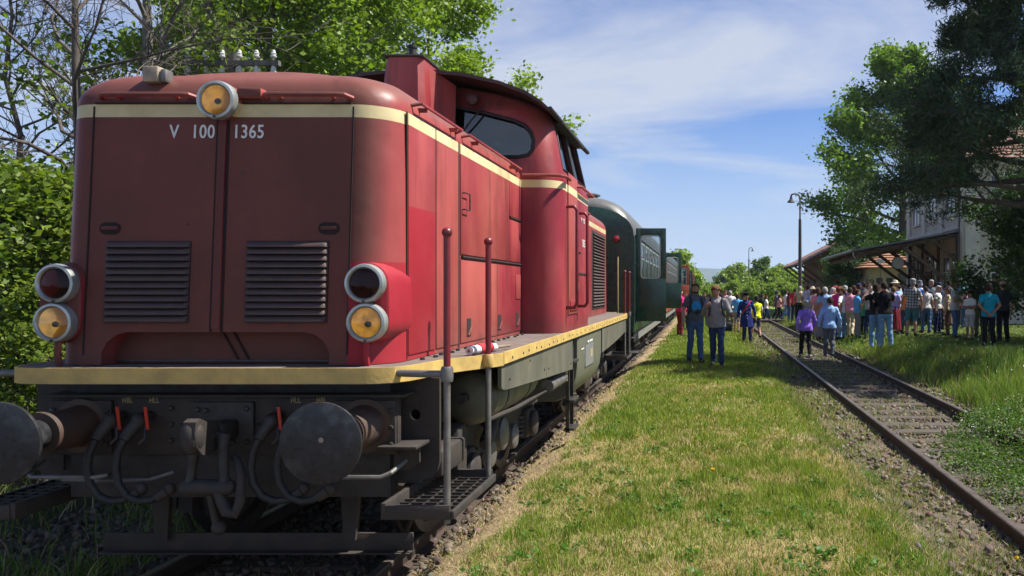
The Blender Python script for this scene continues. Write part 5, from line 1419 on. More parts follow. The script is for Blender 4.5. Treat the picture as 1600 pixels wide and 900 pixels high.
    for y in (2.0, length / 2, length - 2.0):
        mb = MB(); mb.cyl((-.8, y, .475), (.8, y, .475), .08, n=10); ax = mb.build('axle', M['dark'], C)
        for s in (1, -1):
            o = ob('wheel', wm, None, ax); o.location = (s * .755, y, .475); o.rotation_euler = (0, 0, 0 if s > 0 else PI)
            mb = MB(); mb.box(s * .98, s * 1.18, y - .13, y + .13, .36, .62, .02)
            for k in range(4): mb.box(s * 1.02, s * 1.12, y - .62 + k * .1, y + .62 - k * .1, .64 + k * .022, .66 + k * .022)
            mb.build('axle_box', M['dark2'], ax, 0)
    return C
M['lens_tail'] = simple('tail_lens', (.40, .012, .02), (.3, .01, .015), 10, .2)
C1 = build_coach(17.0, 12.9, M['coach_green'], 'dark green coach with both doors open, coupled to the red locomotive', ((.30, 90), (12.0, 82)), M['coach_inside'])
C2 = build_coach(30.6, 14.2, M['coach_red'], 'orange red coach behind the dark green one, one door swung open', ((13.1, 85),), M['coach_inside'], 7, False)
C3 = build_coach(45.5, 12.9, M['coach_green'], 'second green coach, standing between two orange red coaches', ((.30, 90), (12.0, 85)), M['coach_inside'], 7, False)
C4 = build_coach(59.1, 12.9, M['coach_red'], 'orange red coach further back with doors open at both ends', ((.30, 88), (12.0, 85)), M['coach_inside'], 7, False)
C5 = build_coach(72.7, 12.9, M['coach_green'], 'last dark green coach at the tail of the train', ((.30, 90), (12.0, 85)), M['coach_inside'], 7, False)
C5['group'] = 'coaches behind the locomotive'

# ------------------------------------------------------------------ station, shed, kiosk
def window(parent, x, y, z0, z1, w, axis, face, frame=None, bars=1, dark=True, sill=True):
    """a window set in a wall; axis 'x': wall faces +-x (window spans y), 'y': wall faces +-y"""
    frame = frame or M['plaster_trim']
    mb = MB(); t = .06
    def B(a0, a1, zz0, zz1, d0, d1):
        if axis == 'x': mb.box(x + face * d0, x + face * d1, y + a0, y + a1, zz0, zz1)
        else: mb.box(x + a0, x + a1, y + face * d0, y + face * d1, zz0, zz1)
    B(-w / 2 - t, -w / 2, z0 - t, z1 + t, -.02, .05); B(w / 2, w / 2 + t, z0 - t, z1 + t, -.02, .05); B(-w / 2, w / 2, z1, z1 + t, -.02, .05); B(-w / 2, w / 2, z0 - t, z0, -.02, .05)
    f = mb.build('window', frame, parent, 0)
    mb = MB(); B(-w / 2, w / 2, z0, z1, .002, .010); mb.build('pane', M['window_dark'] if dark else M['window_dark'], f, 0)
    mb = MB()
    for k in range(bars): a = -w / 2 + w * (k + 1) / (bars + 1); B(a - .02, a + .02, z0, z1, .012, .035)
    zc = z0 + (z1 - z0) * .66; B(-w / 2, w / 2, zc - .02, zc + .02, .014, .033)
    mb.build('glazing_bar', M['alu'], f, 0)
    if sill: mb = MB(); B(-w / 2 - .12, w / 2 + .12, z0 - t - .06, z0 - t - .002, -.02, .12); mb.build('sill', M['plaster_trim'], f, 0)
    return f
def build_station():
    X0, X1, Y0, Y1 = 10.75, 20.5, 32.6, 41.6
    g = .15
    S = empty('station_building', (0, 0, 0), label='two storey pale plastered station building behind the pine', cat='building')
    mb = MB(); mb.box(X0, X1, Y0, Y1, g - .5, 7.0); mb.build('wall', M['plaster'], S, 0)
    mb = MB(); mb.box(X0 - .05, X1 + .05, Y0 - .05, Y1 + .05, g - .5, g + .7); mb.build('plinth', M['plaster_trim'], S, 0)
    mb = MB(); mb.box(X0 - .07, X1 + .07, Y0 - .07, Y1 + .07, 4.25, 4.42); mb.build('string_course', M['plaster_trim'], S, 0)
    mb = MB(); mb.box(X0 - .25, X1 + .25, Y0 - .25, Y1 + .25, 6.82, 7.02); mb.build('cornice', M['plaster_trim'], S, 0)
    for y in (Y0 + .3, Y0 + 3.1, Y0 + 5.9, Y1 - .3):
        MB().box(X0 - .09, X0 + .1, y - .3, y + .3, g, 6.82).build('pilaster', M['plaster_trim'], S, 0)
    for x in (X0 + .3, X0 + 4.9, X1 - .3):
        MB().box(x - .3, x + .3, Y0 - .09, Y0 + .1, g, 6.82).build('pilaster', M['plaster_trim'], S, 0)
    for y in (Y0 + 1.7, Y0 + 4.5, Y0 + 7.3):
        window(S, X0, y, 4.95, 6.35, 1.1, 'x', -1)
    for x in (X0 + 1.6, X0 + 3.4, X0 + 6.3, X0 + 8.1):
        window(S, x, Y0, 4.95, 6.35, 1.0, 'y', -1); window(S, x, Y0, 1.2, 3.0, 1.0, 'y', -1)
    for k, y in enumerate((Y0 + 1.1, Y0 + 2.4, Y0 + 3.9, Y0 + 5.2, Y0 + 6.7, Y0 + 8.0)):
        if k in (0, 3, 5):
            mb = MB(); mb.box(X0 - .06, X0 + .02, y - .55, y + .55, g, 2.55); d = mb.build('door', M['timber'], S, 0)
            mb = MB(); mb.box(X0 - .075, X0 - .062, y - .4, y + .4, 1.2, 2.2); mb.build('pane', M['window_dark'], d, 0)
            window(S, X0, y, 2.75, 3.25, 1.0, 'x', -1, sill=False)
        else: window(S, X0, y, 1.15, 3.1, 1.0, 'x', -1)
    # hipped tile roof laid in courses
    ov = .55; zc = 7.02; hh = 3.6
    n = 20; hh = 3.3
    for i in range(n):
        t0 = i / n; t1 = (i + 1.25) / n; half = (Y1 - Y0) / 2 + ov
        a = half * t0; b = min(half * t1, half - .02)
        z0_, z1_ = zc + hh * t0, zc + hh * min(t1, 1)
        x0, x1, y0, y1 = X0 - ov, X1 + ov, Y0 - ov, Y1 + ov
        mb = MB(); lift = .05
        o = [(x0 + a, y0 + a, z0_ + lift), (x1 - a, y0 + a, z0_ + lift), (x1 - a, y1 - a, z0_ + lift), (x0 + a, y1 - a, z0_ + lift)]
        q = [(x0 + b, y0 + b, z1_), (x1 - b, y0 + b, z1_), (x1 - b, y1 - b, z1_), (x0 + b, y1 - b, z1_)]
        u = [(p[0], p[1], p[2] - lift) for p in o]
        mb.add(u + o + q, [(0, 1, 5, 4), (1, 2, 6, 5), (2, 3, 7, 6), (3, 0, 4, 7), (4, 5, 9, 8), (5, 6, 10, 9), (6, 7, 11, 10), (7, 4, 8, 11)])
        mb.build('tile_course', M['tile'], S, 0)
    MB().box(X0 + 4.2, X0 + 5.0, Y0 + 4, Y0 + 4.8, 9.2, 11.6).build('chimney', M['brick'], S, 0)
    mb = MB(); mb.tube([(X0 - .12, Y0 + .35, 6.8), (X0 - .12, Y0 + .35, g)], .05, 8); mb.build('downpipe', M['zinc'], S)
    # canopy over the platform
    y0, y1 = 32.9, 41.2; xe = 6.35; xw = X0; ze, zw = 3.30, 4.12
    K = empty('platform_canopy', (0, 0, 0), label='wide timber platform canopy with grey sheet roof leaning on the station', cat='canopy')
    def zr(x): return ze + (zw - ze) * (x - xe) / (xw - xe)
    mb = MB(); mb.add([(xe - .1, y0, zr(xe) - .02), (xw - .05, y0, zr(xw)), (xw - .05, y1, zr(xw)), (xe - .1, y1, zr(xe) - .02)] + [(xe - .1, y0, zr(xe) + .05), (xw - .05, y0, zr(xw) + .07), (xw - .05, y1, zr(xw) + .07), (xe - .1, y1, zr(xe) + .05)],
        [(0, 1, 2, 3), (7, 6, 5, 4), (0, 4, 5, 1), (1, 5, 6, 2), (2, 6, 7, 3), (3, 7, 4, 0)]); mb.build('roof_sheet', M['zinc'], K, 0)
    for i in range(9):
        x = xe + .25 + i * .5
        MB().box(x, x + .46, y0 + .02, y1 - .02, zr(x) - .055, zr(x) - .03).build('roof_board', M['timber'], K, 0)
    mb = MB(); mb.tube([(xe - .16, y0 - .1, zr(xe) + .0), (xe - .16, y1 + .1, zr(xe) - .05)], .065, 8); mb.tube([(xe - .16, y0, zr(xe) - .05), (xe - .14, y0, zr(xe) - .2), (xe - .05, y0, zr(xe) - .32), (xe - .05, y0, zr(xe) - .45)], .04, 8); mb.build('gutter', M['zinc'], K)
    for y in (y0 + .25, y0 + 2.9, y0 + 5.5, y0 + 8.0):
        MB().bar((xe + .1, y, zr(xe) - .14), (xw - .08, y, zr(xw) - .14), .12, .15).build('rafter', M['timber'], K, 0)
        MB().bar((xw - .1, y, g), (xw - .1, y, zr(xw) - .2), .16, .16).build('post', M['timber'], K, 0)
        MB().bar((xw - .12, y, 1.75), (xe + 2.0, y, zr(xe + 2.0) - .2), .12, .14).build('brace', M['timber'], K, 0)
        MB().bar((xw - .12, y, 2.9), (xe + 3.3, y, zr(xe + 3.3) - .2), .10, .12).build('brace', M['timber'], K, 0)
    for x in (xe + .35, xe + 2.0): MB().bar((x, y0 + .05, zr(x) - .25), (x, y1 - .05, zr(x) - .25), .12, .16).build('purlin', M['timber'], K, 0)
    # round platform clock hanging from the canopy
    c = at(1403, 411, 34.5)
    Ck = empty('platform_clock', (c.x, c.y, c.z), label='round pale platform clock hanging under the canopy', cat='clock')
    mb = MB(); mb.lathe([(.25, -.06), (.27, -.05), (.27, .05), (.25, .06)], (0, 0, 0), (0, 1, 0), 28); mb.build('case', M['zinc'], Ck)
    for d in (-1, 1):
        mb = MB(); mb.lathe([(.245, 0), (.245, .004)], (0, d * .06, 0), (0, d, 0), 28); f = mb.build('dial', simple('dial_pale', (.42, .43, .43), (.36, .37, .37), 6, .5) if 'dial_pale' not in MATS else MATS['dial_pale'], Ck)
    zt = zr(c.x) - .1
    mb = MB(); mb.cyl((0, 0, .26), (0, 0, zt - c.z), .02, n=8); mb.build('hanger', M['dark'], Ck)
    # small cream kiosk with an orange tiled roof at the far end of the canopy
    k0 = at(1358, 440, 47.0)
    Kk = empty('kiosk', (k0.x, 47.0, -.05), label='small cream kiosk with low orange tiled roof beyond the canopy', cat='kiosk')
    MB().box(0, 3.1, 0, 3.0, 0, 3.05).build('wall', M['cream_wall'], Kk, 0)
    for x in (.35, .95): 
        mb = MB(); mb.box(x, x + .5, -.04, .01, 1.35, 2.5); w = mb.build('window', M['plaster_trim'], Kk, 0); mb = MB(); mb.box(x + .06, x + .44, -.055, -.042, 1.42, 2.43); mb.build('pane', M['window_dark'], w, 0)
    MB().box(1.7, 2.9, -.03, .02, 0, 2.7).build('shutter', M['zinc'], Kk, 0)
    for i in range(6):
        t = i / 6; a = 1.85 * t; u = 1.85 * (t + .2)
        mb = MB(); o = [(-.65 + a, -.55 + a, 3.0 + t * .95), (3.75 - a, -.55 + a, 3.0 + t * .95), (3.75 - a, 3.55 - a, 3.0 + t * .95), (-.65 + a, 3.55 - a, 3.0 + t * .95)]
        u_ = min(u, 1.95); q = [(-.65 + u_, -.55 + u_, 3.0 + (t + .17) * .95), (3.75 - u_, -.55 + u_, 3.0 + (t + .17) * .95), (3.75 - u_, 3.55 - u_, 3.0 + (t + .17) * .95), (-.65 + u_, 3.55 - u_, 3.0 + (t + .17) * .95)]
        oo = [(p[0], p[1], p[2] + .05) for p in o]
        mb.add(o + oo + q, [(0, 1, 5, 4), (1, 2, 6, 5), (2, 3, 7, 6), (3, 0, 4, 7), (4, 5, 9, 8), (5, 6, 10, 9), (6, 7, 11, 10), (7, 4, 8, 11), (0, 3, 2, 1)] if i == 0 else [(0, 1, 5, 4), (1, 2, 6, 5), (2, 3, 7, 6), (3, 0, 4, 7), (4, 5, 9, 8), (5, 6, 10, 9), (6, 7, 11, 10), (7, 4, 8, 11)]); mb.build('tile_course', M['tile_orange'], Kk, 0)
    sgn = at(1376, 408, 46.2)
    sg = empty('small_sign', (sgn.x, sgn.y, 0), label='small blank white sign board on a thin post by the kiosk', cat='sign')
    MB().box(-.2, .2, -.02, .02, sgn.z - .13, sgn.z + .13, .006).build('board', M['white_paint'], sg)
    mb = MB(); mb.cyl((0, .03, -.1), (0, .03, sgn.z + .1), .025, n=8); mb.build('post', M['pole'], sg)
    # goods shed further along, brick with deep eaves
    D = empty('goods_shed', (0, 0, 0), label='brick goods shed with deep overhanging eaves beyond the leafy tree', cat='shed')
    Ys = 62.0; e = at(1256, 411, Ys); r_ = at(1320, 383, Ys); wl = at(1301, 440, Ys)
    MB().box(wl.x, wl.x + 6.5, Ys + .5, Ys + 18, -.5, r_.z - .2).build('wall', M['brick'], D, 0)
    for k in range(4): MB().box(wl.x - .05, wl.x + .05, Ys + 2 + k * 4, Ys + 4.2 + k * 4, -.4, 2.6).build('door', M['timber'], D, 0)
    mx_ = wl.x + 3.25; zt = r_.z + 1.4
    for s in (0, 1):
        mb = MB(); xa = e.x if s == 0 else 2 * mx_ - e.x
        mb.add([(xa, Ys, e.z), (mx_, Ys, zt), (mx_, Ys + 18.5, zt), (xa, Ys + 18.5, e.z), (xa, Ys, e.z + .12), (mx_, Ys, zt + .12), (mx_, Ys + 18.5, zt + .12), (xa, Ys + 18.5, e.z + .12)], [(0, 1, 2, 3), (7, 6, 5, 4), (0, 4, 5, 1), (2, 6, 7, 3), (3, 7, 4, 0)]); mb.build('roof_slope', M['tile'], D, 0)
    for k in range(5):
        y = Ys + .15 + k * 4.4
        MB().bar((wl.x - .02, y, 2.3), (e.x + .35, y, e.z - .03), .14, .16).build('brace', M['timber'], D, 0)
        MB().bar((wl.x, y, e.z + .5), (e.x + .2, y, e.z - .02), .12, .14).build('rafter', M['timber'], D, 0)
build_station()

def lamp_post(px, top, Y, label, flip=1):
    p = at(px, top, Y); zg = float(gz(p.x, Y)) - .1; h = p.z - zg
    R_ = empty('lamp_post', (p.x, Y, zg), label=label, cat='lamp post', group='lamp posts beside the empty track')
    mb = MB(); mb.tube([(0, 0, 0), (0, 0, h * .25), (0, 0, h * .80)], [.13, .115, .085], 12); mb.lathe([(.16, 0), (.16, .5), (.13, .55)], (0, 0, 0), (0, 0, 1), 12); mb.build('pole', M['pole'], R_)
    s = -flip
    mb = MB(); mb.tube([(0, 0, h * .79), (0, 0, h - .35), (s * .04, 0, h - .12), (s * .16, 0, h - .02), (s * .34, 0, h), (s * .48, 0, h - .04), (s * .52, 0, h - .12)], .048, 8); mb.build('arm', M['pole'], R_)
    mb = MB(); mb.lathe([(.04, 0), (.07, -.1), (.09, -.22), (.22, -.36), (.23, -.40), (.2, -.38), (.0, -.30)], (s * .52, 0, h - .1), (0, 0, 1), 16); mb.build('lamp_shade', M['pole'], R_)
lamp_post(1250, 303, 46, 'tall dark lamp post with gooseneck arm near the goods shed', 1)
lamp_post(1170, 387, 112, 'distant lamp post with gooseneck arm before the far bushes', -1)

def telegraph_pole():
    p = at(366, 92, 15.5); 
    T = empty('telegraph_pole', (p.x, 15.5, -.1), label='wooden telegraph pole with white porcelain insulators behind the locomotive', cat='telegraph pole')
    h = p.z + .1
    mb = MB(); mb.tube([(0, 0, 0), (0, 0, h + .1)], [.13, .10], 10); mb.build('pole', M['bark_grey'], T)
    pr = [(.0, 0), (.03, 0), (.062, .02), (.066, .04), (.045, .05), (.05, .075), (.056, .09), (.038, .105), (.042, .125), (.03, .15), (0, .158)]
    for dz, off in ((-.12, 0), (-.42, .5)):
        MB().box(-.95, .95, -.16, -.06, h + dz - .05, h + dz + .05).build('crossarm', M['bark_grey'], T, 0)
        for k in range(6):
            x = -.83 + k * .332
            mb = MB(); mb.cyl((x, -.11, h + dz + .03), (x, -.11, h + dz + .12), .014, n=6); mb.lathe([(r * .95, z * 1.05) for r, z in pr], (x, -.11, h + dz + .10), (0, 0, 1), 14); mb.build('insulator', M['porcelain'], T)
telegraph_pole()

def parked_car(px, Y, mat, label, rz=0.0):
    p = at(px, 452, Y); zg = float(gz(p.x, Y))
    Cc = empty('parked_car', (p.x, Y, zg), rz, label=label, cat='car', group='cars parked beyond the crowd')
    body = [(-2.1, .35), (-2.12, .62), (-2.0, .80), (-1.25, .90), (-.75, 1.36), (-.45, 1.44), (.75, 1.44), (1.15, 1.38), (1.75, .95), (2.1, .88), (2.15, .5), (2.1, .35)]
    mb = MB(); rings = []
    for y, s in ((-.86, .93), (-.80, .985), (-.6, 1), (.6, 1), (.80, .985), (.86, .93)):
        rings.append([(x * (.97 + .03 * s), y - (y * .14 * max(0, (z - .9)) / .5), .35 + (z - .35) * s) for x, z in body])
    mb.loft(rings); mb.build('body', mat, Cc, 30)
    for s in (1, -1):
        mb = MB(); mb.add([(-1.12, s * .872, .95), (-.62, s * .80, 1.34), (.95, s * .80, 1.34), (1.5, s * .872, .95), (-1.12, s * .84, .95), (-.62, s * .76, 1.34), (.95, s * .76, 1.34), (1.5, s * .84, .95)], [(0, 1, 2, 3), (4, 5, 6, 7), (0, 4, 5, 1), (2, 6, 7, 3)]); mb.build('side_window', M['window_dark'], Cc, 0)
    mb = MB(); mb.add([(-1.24, -.6, .93), (-1.24, .6, .93), (-.79, .55, 1.35), (-.79, -.55, 1.35)], [(0, 1, 2, 3)]); mb.obox((-1.025, 0, 1.145), (.45, 0, .42), (0, 1, 0), (-.42, 0, .45), .29, .58, .006); mb.build('windscreen', M['window_dark'], Cc, 0)
    for x in (-1.35, 1.35):
        for s in (1, -1):
            mb = MB(); mb.lathe([(.2, .09), (.30, .10), (.32, .05), (.32, -.1), (0, -.1)], (x, s * .74, .32), (0, s, 0), 18); w = mb.build('wheel', M['black'], Cc); mb = MB(); mb.lathe([(.20, .095), (.05, .11), (0, .11)], (x, s * .74, .32), (0, s, 0), 14); mb.build('rim', M['chrome'], w)
    for s in (1, -1):
        mb = MB(); mb.ball((-2.05, s * .62, .70), .06, .14, .07); mb.build('headlight', M['porcelain'], Cc); mb = MB(); mb.ball((2.1, s * .66, .78), .05, .12, .07); mb.build('tail_light', M['lens_tail'], Cc)
parked_car(1300, 78, M['car_white'], 'pale grey parked car showing over the crowd by the shed')
parked_car(1262, 92, M['car_white'], 'white parked car beyond the far lamp bushes', .2)
parked_car(1251, 82, M['car_red'], 'bright red parked car next to the tall lamp post', .1)
# ------------------------------------------------------------------ trees and shrubs
def norm(v): return v / (np.linalg.norm(v) + 1e-9)
def skeleton(rg, h, r0, base, spread, nprim, up=.55, crook=.12, sub=6, twig=5, lean=(0, 0), top_taper=.6, droop=0.0, prof=None):
    """branches [(pts, radii, level)] and leaf anchors"""
    br = []; anchors = []
    n = 9
    tp = []
    for i in range(n):
        t = i / (n - 1)
        tp.append(np.array([lean[0] * t * h + rg.uniform(-1, 1) * crook * t * 1.2, lean[1] * t * h + rg.uniform(-1, 1) * crook * t * 1.2, h * .92 * t]))
    tr = [r0 * (1.25 if i == 0 else 1) * (1 - .88 * (i / (n - 1)) ** .9) for i in range(n)]
    br.append((tp, tr, 0))
    def trunk_at(t):
        f = t * (n - 1); i = min(int(f), n - 2); a = f - i
        return tp[i] * (1 - a) + tp[i + 1] * a, tr[i] * (1 - a) + tr[i + 1] * a
    az = rg.uniform(0, 6.28)
    for k in range(nprim):
        t = base + (1 - base) * (k + rg.random() * .8) / nprim; t = min(t, .98)
        p, r = trunk_at(t); az += 2.4 + rg.uniform(-.4, .4)
        u = (t - base) / (1 - base)
        ln = spread * (prof(u) if prof else (.55 + .75 * math.sin(PI * min(1, u * .8 + .22))) * (1 - .45 * u)) * rg.uniform(.75, 1.15)
        d = np.array([math.cos(az), math.sin(az), up * (0.6 + .9 * u)]); d = norm(d)
        m = 7; pts = [p]; 
        for i in range(1, m):
            d = norm(d + np.array([rg.uniform(-1, 1), rg.uniform(-1, 1), rg.uniform(-.6, 1.0)]) * crook * 1.3 + np.array([0, 0, -droop * i / m]))
            pts.append(pts[-1] + d * ln / (m - 1))
        rr = [max(r * .55 * (1 - .85 * i / (m - 1)), .008) for i in range(m)]
        br.append((pts, rr, 1))
        for q in range(sub):
            f = .25 + .75 * (q + rg.random()) / sub; f = min(f, .99); fi = f * (m - 1); i = min(int(fi), m - 2)
            sp = pts[i] * (1 - fi + i) + pts[i + 1] * (fi - i)
            d2 = norm(norm(pts[i + 1] - pts[i]) + np.array([rg.uniform(-1, 1), rg.uniform(-1, 1), rg.uniform(-.5, .9)]) * .85)
            l2 = ln * rg.uniform(.25, .5) * (1.15 - .5 * f)
            s2 = [sp]
            for j in range(1, 5):
                d2 = norm(d2 + np.array([rg.uniform(-1, 1), rg.uniform(-1, 1), rg.uniform(-.6, .8) - droop]) * crook * 1.6); s2.append(s2[-1] + d2 * l2 / 4)
            br.append((s2, [max(rr[i] * .5 * (1 - .8 * j / 4), .005) for j in range(5)], 2))
            for w in range(twig):
                g = rg.uniform(.3, 1.0) * 4; j = min(int(g), 3); tpnt = s2[j] * (1 - g + j) + s2[j + 1] * (g - j)
                d3 = norm(norm(s2[j + 1] - s2[j]) + np.array([rg.uniform(-1, 1), rg.uniform(-1, 1), rg.uniform(-.7, .8) - droop]) * .95)
                l3 = l2 * rg.uniform(.25, .6)
                t3 = [tpnt, tpnt + d3 * l3 * .5, tpnt + norm(d3 + np.array([rg.uniform(-.3, .3), rg.uniform(-.3, .3), rg.uniform(-.2, .2)])) * l3]
                br.append((t3, [.006, .005, .003], 3))
                anchors += [t3[1], t3[2]]
            anchors += [s2[2], s2[3], s2[4]]
    return br, np.array(anchors)
def wood_mesh(br, name, sides=(10, 7, 5, 3), minr=0.0, thick=1.0):
    V = []; F = []
    mb = MB()
    for pts, rr, lv in br:
        mb.tube([tuple(p) for p in pts], [max(r * thick, minr) for r in rr], sides[lv], cap=(lv == 0))
    return mb.mesh(name, 60, fix=False)
def leaves_mesh(anchors, name, per, sigma, size, cols, rg_seed, nrm_up=.45, aspect=.7, var=.3):
    global rs
    rs = np.random.RandomState(rg_seed)
    n = len(anchors) * per
    P = np.repeat(anchors, per, 0) + rs.normal(0, sigma, (n, 3)) * np.array([1, 1, .8])
    Q = leaf_quads(P, rs.uniform(size * .4, size * 1.5, n), nrm_up, aspect)
    clump = np.repeat(rs.rand(len(anchors)), per)
    c0, c1 = np.array(cols[0]), np.array(cols[1])
    C = (c0 + (c1 - c0) * np.clip(clump + rs.normal(0, .25, n), 0, 1)[:, None]) * (1 + rs.uniform(-var, var, (n, 1)))
    return raw_mesh(name, Q, 4, np.repeat(np.clip(C, 0, 1), 4, 0))
TREE_CACHE = {}
def tree(kind, loc, label, sc=1.0, rz=0.0, name='tree', group=None, cat='tree'):
    if kind not in TREE_CACHE: TREE_CACHE[kind] = TREE_KINDS[kind]()
    wood, crown, bark, leafm = TREE_CACHE[kind]
    T = empty(name, loc, rz, label=label, cat=cat, group=group)
    T.scale = (sc, sc, sc)
    o = ob('trunk', wood, None, T)
    if not wood.materials: wood.materials.append(bark)
    if crown is not None:
        o = ob('crown', crown, None, T)
        if not crown.materials: crown.materials.append(leafm)
    return T
def k_maple():
    rg = random.Random(21); br, an = skeleton(rg, 13, .20, .16, 4.4, 17, .6, .16, 7, 6)
    return wood_mesh(br, 'trunk'), leaves_mesh(an, 'crown', 15, .24, .15, ((.135, .225, .022), (.24, .33, .034)), 1), M['bark_grey'], M['leaf']
def k_maple2():
    rg = random.Random(27); br, an = skeleton(rg, 12, .17, .14, 3.9, 15, .75, .2, 7, 6)
    return wood_mesh(br, 'trunk'), leaves_mesh(an, 'crown', 13, .24, .145, ((.125, .21, .020), (.22, .31, .034)), 2), M['bark_grey'], M['leaf']
def k_sparse():
    rg = random.Random(33); br, an = skeleton(rg, 12.5, .16, .2, 3.3, 15, .9, .2, 7, 5)
    return wood_mesh(br, 'trunk', thick=1.15), leaves_mesh(an, 'crown', 4, .2, .12, ((.085, .14, .018), (.14, .2, .025)), 3), M['bark_grey'], M['leaf']
def k_bare():
    rg = random.Random(52); br, an = skeleton(rg, 11.5, .14, .12, 3.4, 34, .42, .26, 11, 7, droop=.05)
    return wood_mesh(br, 'trunk', minr=.005, thick=.72), None, M['bark'], M['leaf']
def k_linden():
    rg = random.Random(61); br, an = skeleton(rg, 18.0, .34, .10, 5.4, 36, .5, .16, 9, 6, droop=.05)
    return wood_mesh(br, 'trunk', thick=1.1), leaves_mesh(an, 'crown', 12, .36, .23, ((.085, .155, .016), (.155, .25, .026)), 5), M['bark'], M['leaf']
def k_bush():
    rg = random.Random(71); br, an = skeleton(rg, 3.6, .05, .03, 1.5, 16, 1.1, .22, 6, 5)
    return wood_mesh(br, 'trunk'), leaves_mesh(an, 'crown', 7, .16, .085, ((.068, .125, .014), (.165, .215, .026)), 6, .5, .85), M['bark'], M['leaf']
def k_hedge():
    rg = random.Random(77); br, an = skeleton(rg, 3.4, .06, .02, 1.7, 18, .9, .2, 6, 5)
    return wood_mesh(br, 'trunk'), leaves_mesh(an, 'crown', 12, .16, .085, ((.025, .062, .014), (.055, .105, .02)), 7), M['bark'], M['leaf']
def k_far():
    rg = random.Random(81); br, an = skeleton(rg, 6.0, .10, .04, 2.7, 12, .7, .15, 5, 4)
    return wood_mesh(br, 'trunk'), leaves_mesh(an, 'crown', 13, .42, .38, ((.15, .23, .03), (.24, .32, .045)), 8), M['bark'], M['leaf']
def k_far_dark():
    rg = random.Random(83); br, an = skeleton(rg, 7.5, .12, .05, 2.6, 12, .7, .15, 5, 4)
    return wood_mesh(br, 'trunk'), leaves_mesh(an, 'crown', 9, .36, .34, ((.075, .13, .022), (.12, .19, .03)), 9), M['bark'], M['leaf']
def k_pine():
    rg = random.Random(91)
    br, an = skeleton(rg, 15.5, .26, .30, 5.2, 62, .14, .13, 10, 7, droop=.07, prof=lambda u: (1.0 - .38 * u) * (.8 + .2 * math.sin(u * 9)))
    rs_ = np.random.RandomState(9)
    # needle tufts round every twig end
    per = 15; n = len(an) * per
    A = np.repeat(an, per, 0) + rs_.normal(0, .12, (n, 3))
    d = rs_.normal(0, 1, (n, 3)); d /= np.linalg.norm(d, axis=1)[:, None]
    s = np.cross(d, rs_.normal(0, 1, (n, 3))); s /= np.linalg.norm(s, axis=1)[:, None] + 1e-9
    ln = rs_.uniform(.10, .20, (n, 1)); w = rs_.uniform(.026, .05, (n, 1))
    Q = np.stack([A - s * w * .5, A + s * w * .5, A + d * ln + s * w * .3, A + d * ln - s * w * .3], 1)
    C = np.array([.042, .072, .034])[None] * (1 + rs_.uniform(-.4, .6, (n, 1)))
    return wood_mesh(br, 'trunk', thick=1.1), raw_mesh('crown', Q, 4, np.repeat(C, 4, 0)), M['bark'], M['needle']
TREE_KINDS = dict(maple=k_maple, maple2=k_maple2, sparse=k_sparse, bare=k_bare, linden=k_linden, bush=k_bush, hedge=k_hedge, far=k_far, far_dark=k_far_dark, pine=k_pine)

def G(px, Y): p = at(px, 452, Y); return (p.x, Y, float(gz(p.x, Y)) - .05)
tree('bare', G(112, 12.5), 'leafless tree with thin grey twigs spreading at the left of the locomotive', 1.0, 2.1, 'bare_tree')
tree('bare', G(20, 17), 'second leafless tree with fine twigs, behind the first one', .95, .4, 'bare_tree')
tree('sparse', G(228, 15.5), 'slender young tree with thin spring leaves rising behind the locomotive nose', 1.0, .5, 'slender_tree')
tree('sparse', G(330, 18), 'slender thin-leaved tree beside the telegraph pole', 1.05, 3.0, 'slender_tree')
tree('maple2', G(345, 24), 'bright green tree behind the slender thin-leaved ones', 1.0, 1.2, 'maple_tree')
tree('maple2', G(425, 19.5), 'green maple behind the telegraph pole', .98, 2.6, 'maple_tree')
tree('maple', G(560, 23), 'bright green maple rising behind the locomotive hood', 1.0, .2, 'maple_tree')
tree('maple', G(676, 27), 'bright yellow-green maple rising behind the cab roof', 1.0, 4.1, 'maple_tree')
tree('maple', G(470, 31), 'tall maple filling the gap between the trees behind the hood', 1.15, 5.0, 'maple_tree')
tree('maple2', G(310, 31), 'bushy green tree standing well back behind the leafless tree', .9, 3.3, 'maple_tree')
bl = ['young maple shrub with yellow-green leaves beside the front headlights', 'leafy shrub at the feet of the leafless tree', 'dense shrub beneath the maple shrubs by the track', 'leafy shrub reaching over the trackside weeds', 'shrub with reddish-green leaves furthest from the track', 'broad shrub behind the yellow-green maple shrub', 'low shrub crowding the left hand post']
for (px, Y, s, rz), lb in zip(((62, 8.2, .80, .3), (20, 9.6, .86, 1.9), (85, 10.5, .80, 4.0), (-30, 8.4, .80, 5.1), (-70, 11.0, 1.0, 2.2), (40, 13.5, 1.0, .9), (70, 7.4, .50, 3.4)), bl):
    tree('bush', G(px, Y), lb, s, rz, 'shrub', 'shrubs along the left of the train', 'shrub')
for i, (px, Y, s) in enumerate(((100, 21, 1.25), (-20, 20, 1.2), (210, 26, 1.5))):
    tree('bush', G(px, Y), ['thick green undergrowth shrub behind the leafless trees', 'tall undergrowth shrub at the edge of the thicket', 'undergrowth shrub in front of the bushy green tree'][i], s, i * 2.0, 'shrub', 'shrubs along the left of the train', 'shrub')
tree('linden', G(1410, 61), 'large spreading linden tree behind the station canopy', 1.17, .6, 'linden_tree')
tree('hedge', G(1322, 49), 'dark green shrub at the foot of the linden, by the brick shed', 1.15, .6, 'shrub', 'shrubs by the station', 'shrub')
tree('hedge', G(1350, 53), 'dark green shrub behind the kiosk', 1.5, 2.6, 'shrub', 'shrubs by the station', 'shrub')
tree('pine', (8.2, 19.5, .2), 'dark pine with drooping branches hanging before the station', .82, .8, 'pine_tree')
